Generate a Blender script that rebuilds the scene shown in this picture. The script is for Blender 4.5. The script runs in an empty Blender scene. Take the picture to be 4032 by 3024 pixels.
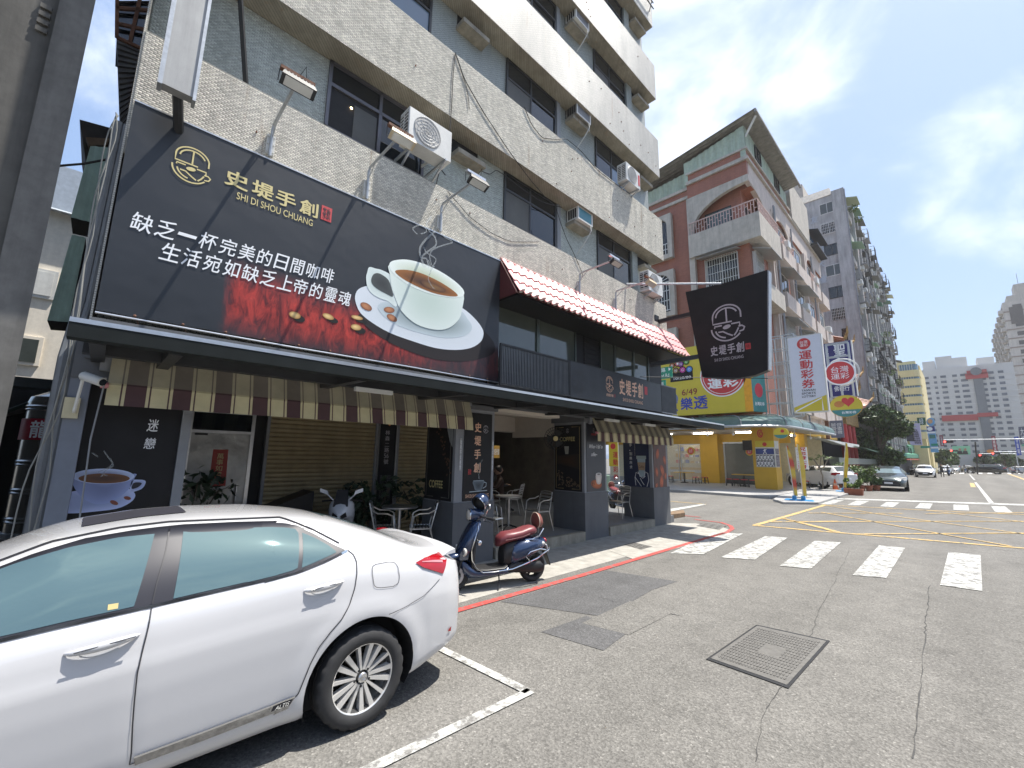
import bpy,math,random
import numpy as np
from mathutils import Vector,Matrix
random.seed(7)
SC=bpy.context.scene
COL=SC.collection
R=math.radians
#  camera
CR=Vector((0.6937502795,0.7200491031,0.0154867305))
CU=Vector((0.1102478663,-0.1274215807,0.9857023632))
CF=Vector((-0.7117274462,0.6821239109,0.1677826345))
FPX=1680.52
CAM=Vector((0,0,1.8))
cd=bpy.data.cameras.new('camera');cam=bpy.data.objects.new('camera',cd);COL.objects.link(cam)
cd.sensor_width=36;cd.lens=36*FPX/4032;cd.clip_start=.05;cd.clip_end=3000
cam.matrix_world=Matrix(((CR.x,CU.x,-CF.x,0),(CR.y,CU.y,-CF.y,0),(CR.z,CU.z,-CF.z,1.8),(0,0,0,1)))
SC.camera=cam
#  world and sun
SUN=Vector((1.0,1.6,4.95)).normalized()
W=bpy.data.worlds.new('World');SC.world=W;W.use_nodes=True
nt=W.node_tree;N=nt.nodes;L=nt.links
for n in list(N):N.remove(n)
out=N.new('ShaderNodeOutputWorld');bg=N.new('ShaderNodeBackground');L.new(bg.outputs[0],out.inputs[0])
sky=N.new('ShaderNodeTexSky');sky.sky_type='NISHITA';sky.sun_disc=False
sky.sun_elevation=math.asin(SUN.z);sky.sun_rotation=math.atan2(SUN.x,SUN.y)
sky.air_density=1.2;sky.dust_density=2.2;sky.ozone_density=1.5;sky.altitude=10
bg.inputs[1].default_value=.085
tc=N.new('ShaderNodeTexCoord');mp=N.new('ShaderNodeMapping');L.new(tc.outputs['Generated'],mp.inputs[0])
mp.inputs['Scale'].default_value=(1.0,1.0,1.5);mp.inputs['Location'].default_value=(5.3,2.2,1.1)
n1=N.new('ShaderNodeTexNoise');n1.inputs['Scale'].default_value=2.9;n1.inputs['Detail'].default_value=9;n1.inputs['Roughness'].default_value=.56;n1.inputs['Distortion'].default_value=.35
L.new(mp.outputs[0],n1.inputs[0])
cr=N.new('ShaderNodeMapRange');cr.inputs[1].default_value=.52;cr.inputs[2].default_value=.84;cr.interpolation_type='SMOOTHSTEP'
L.new(n1.outputs[0],cr.inputs[0])
dt=N.new('ShaderNodeVectorMath');dt.operation='DOT_PRODUCT';L.new(tc.outputs['Generated'],dt.inputs[0])
cb=(CF+CR*(640-0)/1680+CU*(1512-360)/1680).normalized();dt.inputs[1].default_value=cb
m1=N.new('ShaderNodeMapRange');m1.inputs[1].default_value=.95;m1.inputs[2].default_value=.998;m1.inputs[3].default_value=0;m1.inputs[4].default_value=.25
L.new(dt.outputs['Value'],m1.inputs[0])
ad=N.new('ShaderNodeMath');ad.operation='ADD';L.new(n1.outputs[0],ad.inputs[0]);L.new(m1.outputs[0],ad.inputs[1]);L.new(ad.outputs[0],cr.inputs[0])
mx=N.new('ShaderNodeMix');mx.data_type='RGBA'
hz=N.new('ShaderNodeMix');hz.data_type='RGBA';hz.inputs[0].default_value=.38;hz.inputs[7].default_value=(4.6,6.5,10.4,1)
L.new(sky.outputs[0],hz.inputs[6])
ml=N.new('ShaderNodeMath');ml.operation='MULTIPLY';ml.inputs[1].default_value=.92;L.new(cr.outputs[0],ml.inputs[0])
L.new(ml.outputs[0],mx.inputs[0]);L.new(hz.outputs[2],mx.inputs[6]);mx.inputs[7].default_value=(10.2,10.6,11.3,1)
L.new(mx.outputs[2],bg.inputs[0])
sd=bpy.data.lights.new('sun','SUN');sd.energy=5.0;sd.angle=R(.53);sd.color=(1,.955,.88)
so=bpy.data.objects.new('sun',sd);COL.objects.link(so);so.rotation_euler=SUN.to_track_quat('Z','Y').to_euler();so.location=(10,12,60)
SC.view_settings.view_transform='Standard';SC.view_settings.look='None';SC.view_settings.exposure=0.82;SC.view_settings.gamma=1;SC.view_settings.use_curve_mapping=False
#  helpers
def at(u,v,x=None,y=None,z=None):
 """world point on a known plane, measured from the photograph"""
 d=CF+CR*((u-2016)/FPX)+CU*((1512-v)/FPX)
 t=(x-CAM.x)/d.x if x is not None else((y-CAM.y)/d.y if y is not None else(z-CAM.z)/d.z)
 return CAM+d*t
def T(x0,y0,s):return lambda a,b:(x0+a*s,y0+b*s)
MATS={}
def mat(name,col,rough=.6,metal=0.,var=.12,scale=6.,bump=0.,spec=.5,coat=0.,emit=None,alpha=1.,trans=0.,bscale=None,island=0.,dirt=0.):
 if name in MATS:return MATS[name]
 m=bpy.data.materials.new(name);m.use_nodes=True;MATS[name]=m
 t=m.node_tree;n=t.nodes;l=t.links;b=n['Principled BSDF']
 b.inputs['Roughness'].default_value=rough;b.inputs['Metallic'].default_value=metal
 b.inputs['Specular IOR Level'].default_value=spec;b.inputs['Coat Weight'].default_value=coat
 b.inputs['Coat Roughness'].default_value=.04
 b.inputs['Base Color'].default_value=(*col,1);b.inputs['Alpha'].default_value=alpha;b.inputs['Transmission Weight'].default_value=trans
 g=n.new('ShaderNodeNewGeometry')
 if var>0 or dirt>0:
  no=n.new('ShaderNodeTexNoise');no.inputs['Scale'].default_value=scale;no.inputs['Detail'].default_value=6;no.inputs['Roughness'].default_value=.62
  l.new(g.outputs['Position'],no.inputs[0])
  mr=n.new('ShaderNodeMapRange');mr.inputs[1].default_value=.3;mr.inputs[2].default_value=.7;mr.inputs[3].default_value=1-var;mr.inputs[4].default_value=1+var
  l.new(no.outputs[0],mr.inputs[0]);cur=mr.outputs[0]
  if dirt>0:
   mpn=n.new('ShaderNodeMapping');mpn.inputs['Scale'].default_value=(2.3,2.3,.22);l.new(g.outputs['Position'],mpn.inputs[0])
   n2=n.new('ShaderNodeTexNoise');n2.inputs['Scale'].default_value=1.6;n2.inputs['Detail'].default_value=7;n2.inputs['Roughness'].default_value=.7;l.new(mpn.outputs[0],n2.inputs[0])
   r2=n.new('ShaderNodeMapRange');r2.inputs[1].default_value=.42;r2.inputs[2].default_value=.72;r2.inputs[3].default_value=1;r2.inputs[4].default_value=1-dirt;l.new(n2.outputs[0],r2.inputs[0])
   mm=n.new('ShaderNodeMath');mm.operation='MULTIPLY';l.new(cur,mm.inputs[0]);l.new(r2.outputs[0],mm.inputs[1]);cur=mm.outputs[0]
  if island>0:
   ri=n.new('ShaderNodeMapRange');ri.inputs[3].default_value=1-island;ri.inputs[4].default_value=1+island;l.new(g.outputs['Random Per Island'],ri.inputs[0])
   mm=n.new('ShaderNodeMath');mm.operation='MULTIPLY';l.new(cur,mm.inputs[0]);l.new(ri.outputs[0],mm.inputs[1]);cur=mm.outputs[0]
  vm=n.new('ShaderNodeVectorMath');vm.operation='SCALE';vm.inputs[0].default_value=col;l.new(cur,vm.inputs['Scale']);l.new(vm.outputs[0],b.inputs['Base Color'])
 if bump>0:
  nb=n.new('ShaderNodeTexNoise');nb.inputs['Scale'].default_value=bscale or scale*8;nb.inputs['Detail'].default_value=5;l.new(g.outputs['Position'],nb.inputs[0])
  bp=n.new('ShaderNodeBump');bp.inputs['Strength'].default_value=min(1,bump*8);bp.inputs['Distance'].default_value=bump*.05;l.new(nb.outputs[0],bp.inputs['Height']);l.new(bp.outputs[0],b.inputs['Normal'])
 if emit:b.inputs['Emission Color'].default_value=(*emit[:3],1);b.inputs['Emission Strength'].default_value=emit[3]
 return m
def vcmat(name,rough=.5,spec=.4):
 """flat print: colour read from the printed sheet's own attribute"""
 if name in MATS:return MATS[name]
 m=bpy.data.materials.new(name);m.use_nodes=True;MATS[name]=m;n=m.node_tree.nodes;b=n['Principled BSDF']
 a=n.new('ShaderNodeVertexColor');a.layer_name='print';m.node_tree.links.new(a.outputs[0],b.inputs['Base Color']);b.inputs['Roughness'].default_value=rough;b.inputs['Specular IOR Level'].default_value=spec
 return m
class MB:
 def __init__(s):s.v=[];s.f=[];s.c=None
 def add(s,v,f):
  k=len(s.v);s.v+=[tuple(p)for p in v];s.f+=[tuple(i+k for i in q)for q in f];return s
 def box(s,x0,x1,y0,y1,z0,z1):
  return s.hexa([(x0,y0,z0),(x1,y0,z0),(x1,y1,z0),(x0,y1,z0),(x0,y0,z1),(x1,y0,z1),(x1,y1,z1),(x0,y1,z1)])
 def hexa(s,p):return s.add(p,[(0,3,2,1),(4,5,6,7),(0,1,5,4),(1,2,6,5),(2,3,7,6),(3,0,4,7)])
 def bev(s,x0,x1,y0,y1,z0,z1,b=.01):
  """box with chamfered vertical and top edges"""
  r=[(x0+b,y0),(x1-b,y0),(x1,y0+b),(x1,y1-b),(x1-b,y1),(x0+b,y1),(x0,y1-b),(x0,y0+b)]
  ri=[(min(max(x,x0+b),x1-b),min(max(y,y0+b),y1-b))for x,y in r]
  v=[(x,y,z0)for x,y in r]+[(x,y,z1-b)for x,y in r]+[(x,y,z1)for x,y in ri]
  f=[tuple(reversed(range(8))),tuple(range(16,24))]
  for k in range(2):
   for i in range(8):j=(i+1)%8;f.append((k*8+i,k*8+j,k*8+8+j,k*8+8+i))
  return s.add(v,f)
 def quad(s,a,b,c,d):return s.add([a,b,c,d],[(0,1,2,3)])
 def poly(s,pts):return s.add(pts,[tuple(range(len(pts)))])
 def prism(s,pts,d):
  """polygon (3D) pushed along vector d"""
  n=len(pts);d=Vector(d);v=[Vector(p)for p in pts];v+=[p+d for p in v]
  nrm=sum(((v[i]-v[0]).cross(v[(i+1)%n]-v[0])for i in range(1,n-1)),Vector());flip=nrm.dot(d)>0
  f=[tuple(range(n)),tuple(range(2*n-1,n-1,-1))]
  f+=[(i,i+n,(i+1)%n+n,(i+1)%n)for i in range(n)]
  if flip:f=[tuple(reversed(q))for q in f]
  return s.add(v,f)
 def tube(s,pts,r,n=6,cap=True,rs=None):
  pts=[Vector(p)for p in pts];v=[];f=[];up=None
  for i,p in enumerate(pts):
   t=(pts[min(i+1,len(pts)-1)]-pts[max(i-1,0)])
   if t.length<1e-9:t=Vector((0,0,1))
   t.normalize()
   if up is None:up=t.orthogonal().normalized()
   up=(up-t*up.dot(t));up=up.normalized()if up.length>1e-6 else t.orthogonal().normalized()
   w=t.cross(up);rr=rs[i]if rs else r
   for k in range(n):a=2*math.pi*k/n;v.append(p+(up*math.cos(a)+w*math.sin(a))*rr)
  for i in range(len(pts)-1):
   for k in range(n):k2=(k+1)%n;f.append((i*n+k,i*n+k2,(i+1)*n+k2,(i+1)*n+k))
  if cap:f+=[tuple(reversed(range(n))),tuple(range((len(pts)-1)*n,len(pts)*n))]
  return s.add(v,f)
 def bar(s,a,b,w,h=None,up=(0,0,1)):
  """rectangular bar from a to b"""
  a=Vector(a);b=Vector(b);h=h or w;t=(b-a).normalized();u=Vector(up)
  if abs(t.dot(u))>.98:u=Vector((1,0,0))
  q=t.cross(u).normalized()*w/2;e=q.cross(t).normalized()*h/2
  return s.hexa([a-q-e,a+q-e,b+q-e,b-q-e,a-q+e,a+q+e,b+q+e,b-q+e])
 def lathe(s,prof,c,ax=(0,0,1),n=16,sx=1,sy=1,a0=0,a1=360):
  """profile of (radius, height) about axis"""
  ax=Vector(ax).normalized();u=ax.orthogonal().normalized();w=ax.cross(u);c=Vector(c);v=[];f=[]
  full=a1-a0>=360;m=n if full else n+1
  for r,h in prof:
   for k in range(m):a=R(a0+(a1-a0)*k/n);v.append(c+ax*h+(u*math.cos(a)*sx+w*math.sin(a)*sy)*r)
  for i in range(len(prof)-1):
   for k in range(n):k2=(k+1)%m if full else k+1;f.append((i*m+k,i*m+k2,(i+1)*m+k2,(i+1)*m+k))
  return s.add(v,f)
 def ball(s,c,r,n=10,sc=(1,1,1)):
  c=Vector(c);v=[];f=[];m=max(4,n//2)
  for i in range(m+1):
   p=math.pi*i/m
   for k in range(n):a=2*math.pi*k/n;v.append((c.x+r*sc[0]*math.sin(p)*math.cos(a),c.y+r*sc[1]*math.sin(p)*math.sin(a),c.z+r*sc[2]*math.cos(p)))
  for i in range(m):
   for k in range(n):k2=(k+1)%n;f.append((i*n+k,(i+1)*n+k,(i+1)*n+k2,i*n+k2))
  return s.add(v,f)
 def loft(s,rings,close=True,cap=True):
  n=len(rings[0]);v=[p for r in rings for p in r];f=[]
  for i in range(len(rings)-1):
   for k in range(n if close else n-1):k2=(k+1)%n;f.append((i*n+k,i*n+k2,(i+1)*n+k2,(i+1)*n+k))
  if cap and close:f+=[tuple(reversed(range(n))),tuple(range((len(rings)-1)*n,len(rings)*n))]
  return s.add(v,f)
def origin(o):
 v=Vector((0,0,0))
 while o is not None:v+=o.location;o=o.parent
 return v
def obj(name,mb,m=None,parent=None,smooth=0,local=False):
 """one mesh object; geometry is given in world coordinates unless local"""
 me=bpy.data.meshes.new(name);me.from_pydata([tuple(p)for p in mb.v],[],mb.f)
 if parent is not None and not local:
  me.transform(Matrix.Translation(-origin(parent)))
 if m:me.materials.append(m)
 if smooth:
  me.polygons.foreach_set('use_smooth',[True]*len(me.polygons));me.set_sharp_from_angle(angle=R(smooth))
 if mb.c:
  a=me.color_attributes.new('print','FLOAT_COLOR','POINT');a.data.foreach_set('color',[k for c in mb.c for k in(*c,1)])
 me.update();o=bpy.data.objects.new(name,me);COL.objects.link(o)
 if parent is not None:o.parent=parent
 return o
def thing(name,label,cat,loc=(0,0,0),rz=0,group=None):
 o=bpy.data.objects.new(name,None);o.empty_display_size=.2;COL.objects.link(o);o.location=loc;o.rotation_euler=(0,0,rz)
 o['label']=label;o['category']=cat
 if group:o['group']=group
 return o
def tag(o,label,cat,group=None):
 o['label']=label;o['category']=cat
 if group:o['group']=group
 return o
def struct(name,mb,m,smooth=0):o=obj(name,mb,m,None,smooth);o['kind']='structure';return o
def copy_tree(o,parent=None):
 c=o.copy();COL.objects.link(c);c.parent=parent
 for ch in list(o.children):copy_tree(ch,c)
 return c
def dup(o,loc,rz=0,label=None,scale=None):
 c=copy_tree(o);c.location=loc;c.rotation_euler=(0,0,rz)
 if label:c['label']=label
 if scale:c.scale=(scale,)*3
 return c
FC=bpy.data.curves.new('font_curve','FONT');FO=bpy.data.objects.new('font_object',FC);COL.objects.link(FO)
def text(body,P,U,V,m,parent=None,bold=0.,shear=0.,name='lettering',th=.003,spacing=1.):
 """lettering fitted exactly to the parallelogram P, U, V (world)"""
 FC.body=body;FC.offset=0;FC.shear=shear;FC.space_character=spacing;FC.resolution_u=3
 FC.align_x='CENTER' if '\n' in body else 'LEFT'
 dg=bpy.context.evaluated_depsgraph_get();dg.update()
 me=bpy.data.meshes.new_from_object(FO.evaluated_get(dg))
 n=len(me.vertices);a=np.empty(n*3,'f');me.vertices.foreach_get('co',a);a=a.reshape(-1,3)
 lo=a.min(0);hi=a.max(0);s=(a-lo)/np.maximum(hi-lo,1e-6)
 P=np.array(P);U=np.array(U);V=np.array(V);nn=np.cross(U,V);nn=nn/np.linalg.norm(nn)
 if bold>.008 and '\n' not in body:
  k=bold*.55;aw=max(1,len(body));sh=[(-k/aw*1.1,-k),(k/aw*1.1,k),(-k/aw*1.1,k),(k/aw*1.1,-k)];s=s*(1-2*np.array([k/aw*1.1,k,0]))+np.array([k/aw*1.1,k,0])
  nv=n;fs=[tuple(p.vertices)for p in me.polygons];vs=[];ff=[]
  for q,(du,dv)in enumerate(sh):vs.append(P+(s[:,:1]+du)*U+(s[:,1:2]+dv)*V+nn*(th+q*.0004));ff+=[tuple(i+q*nv for i in f_)for f_ in fs]
  me=bpy.data.meshes.new(name);w=np.concatenate(vs);me.from_pydata([tuple(x)for x in w],[],ff)
 else:w=P+s[:,:1]*U+s[:,1:2]*V+nn*th
 if parent is not None:w=w-np.array(origin(parent))
 me.vertices.foreach_set('co',w.astype('f').ravel());me.materials.clear();me.materials.append(m);me.update()
 me.name=name;o=bpy.data.objects.new(name,me);COL.objects.link(o)
 if parent is not None:o.parent=parent
 return o
class Plane2:
 """a printed surface: 2D drawing coordinates on a flat sheet, layers a little above each other"""
 def __init__(s,P,U,V):s.P=Vector(P);s.U=Vector(U);s.V=Vector(V);s.n=s.U.cross(s.V).normalized()
 def p(s,a,b,k=1):return s.P+s.U*a+s.V*b+s.n*.0022*k
def ribbon(mb,pts,w,nrm):
 """flat stroke of width w along 3D points on a plane with normal nrm"""
 pts=[Vector(p)for p in pts];nrm=Vector(nrm);v=[]
 for i,p in enumerate(pts):
  t=(pts[min(i+1,len(pts)-1)]-pts[max(i-1,0)]).normalized();q=nrm.cross(t).normalized()*w/2;v+=[p+q,p-q]
 return mb.add(v,[(2*i+1,2*i+3,2*i+2,2*i)for i in range(len(pts)-1)])
def ellipse(cx,cy,rx,ry,rot=0,n=28,a0=0,a1=360):
 c,s_=math.cos(R(rot)),math.sin(R(rot));r=[]
 for k in range(n+(0 if a1-a0>=360 else 1)):
  a=R(a0+(a1-a0)*k/n);x=rx*math.cos(a);y=ry*math.sin(a);r.append((cx+x*c-y*s_,cy+x*s_+y*c))
 return r
def logo(pl,x,y,w,m,parent,lw=.045,k=2):
 """the café's dome, bean and cup emblem drawn in strokes"""
 mb=MB();q=lambda a,b:pl.p(x+a*w/pl.U.length,y+b*w/pl.V.length,k);S=w*lw;n=pl.n
 kk=[0]
 def st(pts):kk[0]+=1;ribbon(mb,[q(*p)+n*kk[0]*.0003 for p in pts],S,n)
 st([(.62,.60),(.05,.60),(.05,.80)]+[(.47-.42*math.cos(R(a)),.80+.36*math.sin(R(a)))for a in range(0,171,10)]+[(.885,.68)])
 st([(.15,.80)]+[(.47-.32*math.cos(R(a)),.80+.265*math.sin(R(a)))for a in range(10,161,15)])
 st([(.47,1.05),(.47,.60)])
 st([(.10,.46),(.10,.52),(.32,.52)]);st([(.60,.52),(.84,.52),(.84,.42)])
 st([(.46-.46*math.cos(R(a)),.44-.43*math.sin(R(a)))for a in range(0,146,9)])
 st([(.46-.34*math.cos(R(a)),.42-.31*math.sin(R(a)))for a in range(10,88,9)]);st([(.20,.32),(.34,.32),(.48,.22),(.62,.14)]);pass
 st([(.80,.36),(.74,.24),(.66,.14)])
 st([(.80,.40),(.90,.41),(.97,.35),(.93,.26),(.82,.24)])
 mb.poly([q(a,b)for a,b in ellipse(.46,.45,.12,.065,12,18)])
 return obj('emblem',mb,m,parent)
 #  materials
def asphalt(name,col,spd=.5):
 m=bpy.data.materials.new(name);m.use_nodes=True;t=m.node_tree;n=t.nodes;l=t.links;b=n['Principled BSDF']
 g=n.new('ShaderNodeNewGeometry')
 def noise(s,d=4,r=.6):
  x=n.new('ShaderNodeTexNoise');x.inputs['Scale'].default_value=s;x.inputs['Detail'].default_value=d;x.inputs['Roughness'].default_value=r;l.new(g.outputs['Position'],x.inputs[0]);return x
 def rng(x,a,b_,c,d):r=n.new('ShaderNodeMapRange');r.inputs[1].default_value=a;r.inputs[2].default_value=b_;r.inputs[3].default_value=c;r.inputs[4].default_value=d;l.new(x,r.inputs[0]);return r.outputs[0]
 def mul(a,b_):r=n.new('ShaderNodeMath');r.operation='MULTIPLY';l.new(a,r.inputs[0]);l.new(b_,r.inputs[1]);return r.outputs[0]
 v=n.new('ShaderNodeTexVoronoi');v.inputs['Scale'].default_value=85;l.new(g.outputs['Position'],v.inputs['Vector'])
 sep=n.new('ShaderNodeSeparateColor');l.new(v.outputs['Color'],sep.inputs[0])
 stone=rng(sep.outputs[0],0,1,1-spd,1+spd)
 spark=rng(sep.outputs[1],.95,.98,1,1.45)
 big=rng(noise(.35,6,.7).outputs[0],.3,.7,.86,1.12);mid=rng(noise(3.5,6,.7).outputs[0],.3,.7,.88,1.12);fine=rng(noise(38,3,.6).outputs[0],.3,.7,.78,1.2)
 mpt=n.new('ShaderNodeMapping');mpt.inputs['Scale'].default_value=(.9,.05,1);l.new(g.outputs['Position'],mpt.inputs[0]);tr=n.new('ShaderNodeTexNoise');tr.inputs['Scale'].default_value=1.0;tr.inputs['Detail'].default_value=4;l.new(mpt.outputs[0],tr.inputs[0])
 stain=rng(noise(1.1,8,.75).outputs[0],.56,.72,1,.74)
 c=mul(mul(mul(mul(stone,spark),mul(big,mid)),fine),mul(rng(tr.outputs[0],.35,.65,.88,1.1),stain))
 vm=n.new('ShaderNodeVectorMath');vm.operation='SCALE';vm.inputs[0].default_value=col;l.new(c,vm.inputs['Scale']);l.new(vm.outputs[0],b.inputs['Base Color'])
 b.inputs['Roughness'].default_value=.85;b.inputs['Specular IOR Level'].default_value=.3
 bp=n.new('ShaderNodeBump');bp.inputs['Strength'].default_value=.6;bp.inputs['Distance'].default_value=.006;l.new(v.outputs['Distance'],bp.inputs['Height']);l.new(bp.outputs[0],b.inputs['Normal'])
 return m
def paint(name,col,wear=.5):
 """road paint worn through to the asphalt"""
 m=bpy.data.materials.new(name);m.use_nodes=True;t=m.node_tree;n=t.nodes;l=t.links;b=n['Principled BSDF']
 g=n.new('ShaderNodeNewGeometry');x=n.new('ShaderNodeTexNoise');x.inputs['Scale'].default_value=7;x.inputs['Detail'].default_value=9;x.inputs['Roughness'].default_value=.8;l.new(g.outputs['Position'],x.inputs[0])
 r=n.new('ShaderNodeMapRange');r.inputs[1].default_value=wear-.01;r.inputs[2].default_value=wear+.09;l.new(x.outputs[0],r.inputs[0])
 mx_=n.new('ShaderNodeMix');mx_.data_type='RGBA';mx_.inputs[6].default_value=(*col,1);mx_.inputs[7].default_value=(.15,.145,.135,1);l.new(r.outputs[0],mx_.inputs[0])
 l.new(mx_.outputs[2],b.inputs['Base Color']);b.inputs['Roughness'].default_value=.7
 bp=n.new('ShaderNodeBump');bp.inputs['Strength'].default_value=.5;bp.inputs['Distance'].default_value=.004;l.new(x.outputs[0],bp.inputs['Height']);l.new(bp.outputs[0],b.inputs['Normal'])
 return m
def tilemat(name,c1,c2,mortar,bw=.06,rh=.026,ms=.004,axis='yz',dirt=.3):
 """small glazed mosaic tiles: brick pattern for the floors too high up to tell the tiles apart"""
 m=bpy.data.materials.new(name);m.use_nodes=True;t=m.node_tree;n=t.nodes;l=t.links;b=n['Principled BSDF']
 g=n.new('ShaderNodeNewGeometry');s=n.new('ShaderNodeSeparateXYZ');l.new(g.outputs['Position'],s.inputs[0]);c=n.new('ShaderNodeCombineXYZ')
 sm=n.new('ShaderNodeMath');sm.operation='ADD';l.new(s.outputs[0],sm.inputs[0]);l.new(s.outputs[1],sm.inputs[1])
 l.new(sm.outputs[0],c.inputs[0]);l.new(s.outputs[2],c.inputs[1])
 br=n.new('ShaderNodeTexBrick');br.inputs['Scale'].default_value=1;br.inputs['Mortar Size'].default_value=ms;br.inputs['Brick Width'].default_value=bw;br.inputs['Row Height'].default_value=rh
 br.inputs['Color1'].default_value=(*c1,1);br.inputs['Color2'].default_value=(*c2,1);br.inputs['Mortar'].default_value=(*mortar,1);l.new(c.outputs[0],br.inputs[0])
 mp_=n.new('ShaderNodeMapping');mp_.inputs['Scale'].default_value=(1.2,1.2,.3);l.new(g.outputs['Position'],mp_.inputs[0])
 x=n.new('ShaderNodeTexNoise');x.inputs['Scale'].default_value=1.3;x.inputs['Detail'].default_value=9;x.inputs['Roughness'].default_value=.72;l.new(mp_.outputs[0],x.inputs[0])
 r=n.new('ShaderNodeMapRange');r.inputs[1].default_value=.3;r.inputs[2].default_value=.7;r.inputs[3].default_value=1+dirt*.4;r.inputs[4].default_value=1-dirt;l.new(x.outputs[0],r.inputs[0])
 vm=n.new('ShaderNodeVectorMath');vm.operation='SCALE';l.new(br.outputs[0],vm.inputs[0]);l.new(r.outputs[0],vm.inputs['Scale']);l.new(vm.outputs[0],b.inputs['Base Color'])
 bp=n.new('ShaderNodeBump');bp.inputs['Strength'].default_value=.5;bp.inputs['Distance'].default_value=.004;bp.invert=True;l.new(br.outputs['Fac'],bp.inputs['Height']);l.new(bp.outputs[0],b.inputs['Normal'])
 b.inputs['Roughness'].default_value=.45
 return m
M_asph=asphalt('asphalt',(.146,.140,.128),.26);M_patch=asphalt('asphalt_patch',(.098,.097,.097),.2)
M_conc=mat('pavement_concrete',(.34,.325,.29),.85,var=.22,scale=5,bump=.15,bscale=60,dirt=.15)
M_floor=mat('floor_tile',(.16,.165,.17),.5,var=.1,scale=3)
M_white=paint('white_paint',(.46,.46,.435),.50);M_whw=paint('white_worn',(.44,.44,.415),.475);M_yel=paint('yellow_paint',(.52,.35,.12),.50);M_red=paint('red_paint',(.38,.055,.045),.52)
M_tile=mat('facade_tile',(.64,.61,.53),.85,var=.10,scale=1.2,island=.22,dirt=.28)
M_grout=mat('tile_grout',(.27,.26,.23),.9,var=.15)
M_tileU=tilemat('upper_tile',(.62,.595,.53),(.55,.53,.465),(.27,.26,.23),dirt=.30)
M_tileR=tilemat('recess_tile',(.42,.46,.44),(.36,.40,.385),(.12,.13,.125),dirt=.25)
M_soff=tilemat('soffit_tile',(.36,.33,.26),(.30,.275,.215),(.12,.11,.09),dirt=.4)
M_black=mat('black_sheet',(.015,.015,.017),.45,spec=.22,var=.2,scale=3,bump=.02,bscale=8)
M_signbk=mat('banner_black',(.022,.025,.030),.42,var=.25,scale=4,bump=.05,bscale=5)
M_gold=mat('gold_print',(.62,.53,.25),.45,var=.05);M_peach=mat('peach_print',(.72,.43,.28),.45,var=.05)
M_wprint=mat('white_print',(.80,.82,.84),.5,var=.04);M_rprint=mat('red_print',(.52,.04,.045),.5,var=.05);M_blue=mat('blue_print',(.035,.06,.36),.5,var=.04)
M_silver=mat('grey_print',(.42,.40,.43),.5,var=.05)
M_steel=mat('galvanised_steel',(.42,.44,.46),.45,.6,var=.15,scale=20);M_dkst=mat('dark_steel',(.03,.031,.033),.5,0,spec=.3,var=.15,scale=8)
M_alu=mat('aluminium',(.62,.62,.62),.28,.9,var=.08,scale=15);M_rust=mat('rusty_iron',(.16,.075,.045),.85,var=.4,scale=14,bump=.1)
M_grey=mat('grey_render',(.115,.12,.128),.75,var=.1,scale=3,bump=.05,bscale=30,dirt=.18)
M_greyL=mat('light_grey_render',(.24,.25,.265),.7,var=.1,scale=3)
M_frame=mat('window_frame_dark',(.05,.052,.055),.4,.4,var=.1);M_glass=mat('dark_glass',(.012,.016,.02),.05,var=0,spec=.7)
M_glassL=mat('tinted_glass',(.06,.07,.065),.06,var=.25,scale=1.3,spec=.7);M_mesh=mat('window_screen',(.085,.085,.08),.6,var=.15,scale=2)
M_wire=mat('black_cable',(.02,.02,.02),.6,var=0);M_wirew=mat('white_cable',(.5,.5,.47),.5,var=.05)
M_acw=mat('white_metal',(.62,.62,.59),.45,var=.08,scale=6,dirt=.15);M_acg=mat('grille_grey',(.40,.40,.39),.5,var=.1)
M_cream=mat('cream_ceiling',(.60,.54,.46),.8,var=.05)
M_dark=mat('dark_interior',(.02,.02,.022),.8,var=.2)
M_conD=mat('stained_concrete',(.30,.275,.22),.85,var=.2,scale=5,dirt=.4,bump=.08,bscale=25)
def rust(m,col=(.27,.17,.09),thr=.60,amt=.75):
 """brown rain runs below old fixings"""
 t=m.node_tree;n=t.nodes;l=t.links;b=n['Principled BSDF'];src=b.inputs['Base Color'].links[0].from_socket;g=n.new('ShaderNodeNewGeometry')
 mp_=n.new('ShaderNodeMapping');mp_.inputs['Scale'].default_value=(3.2,3.2,.35);l.new(g.outputs['Position'],mp_.inputs[0]);x=n.new('ShaderNodeTexNoise');x.inputs['Scale'].default_value=1.0;x.inputs['Detail'].default_value=6;x.inputs['Roughness'].default_value=.75;l.new(mp_.outputs[0],x.inputs[0])
 r=n.new('ShaderNodeMapRange');r.inputs[1].default_value=thr;r.inputs[2].default_value=thr+.12;r.inputs[4].default_value=amt;l.new(x.outputs[0],r.inputs[0]);k=n.new('ShaderNodeMix');k.data_type='RGBA';l.new(r.outputs[0],k.inputs[0]);l.new(src,k.inputs[6]);k.inputs[7].default_value=(*col,1);l.new(k.outputs[2],b.inputs['Base Color'])
for m_ in(M_tile,M_tileU,M_soff,M_conD):rust(m_)
rust(M_asph,(.065,.062,.058),.60,.6)
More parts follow.
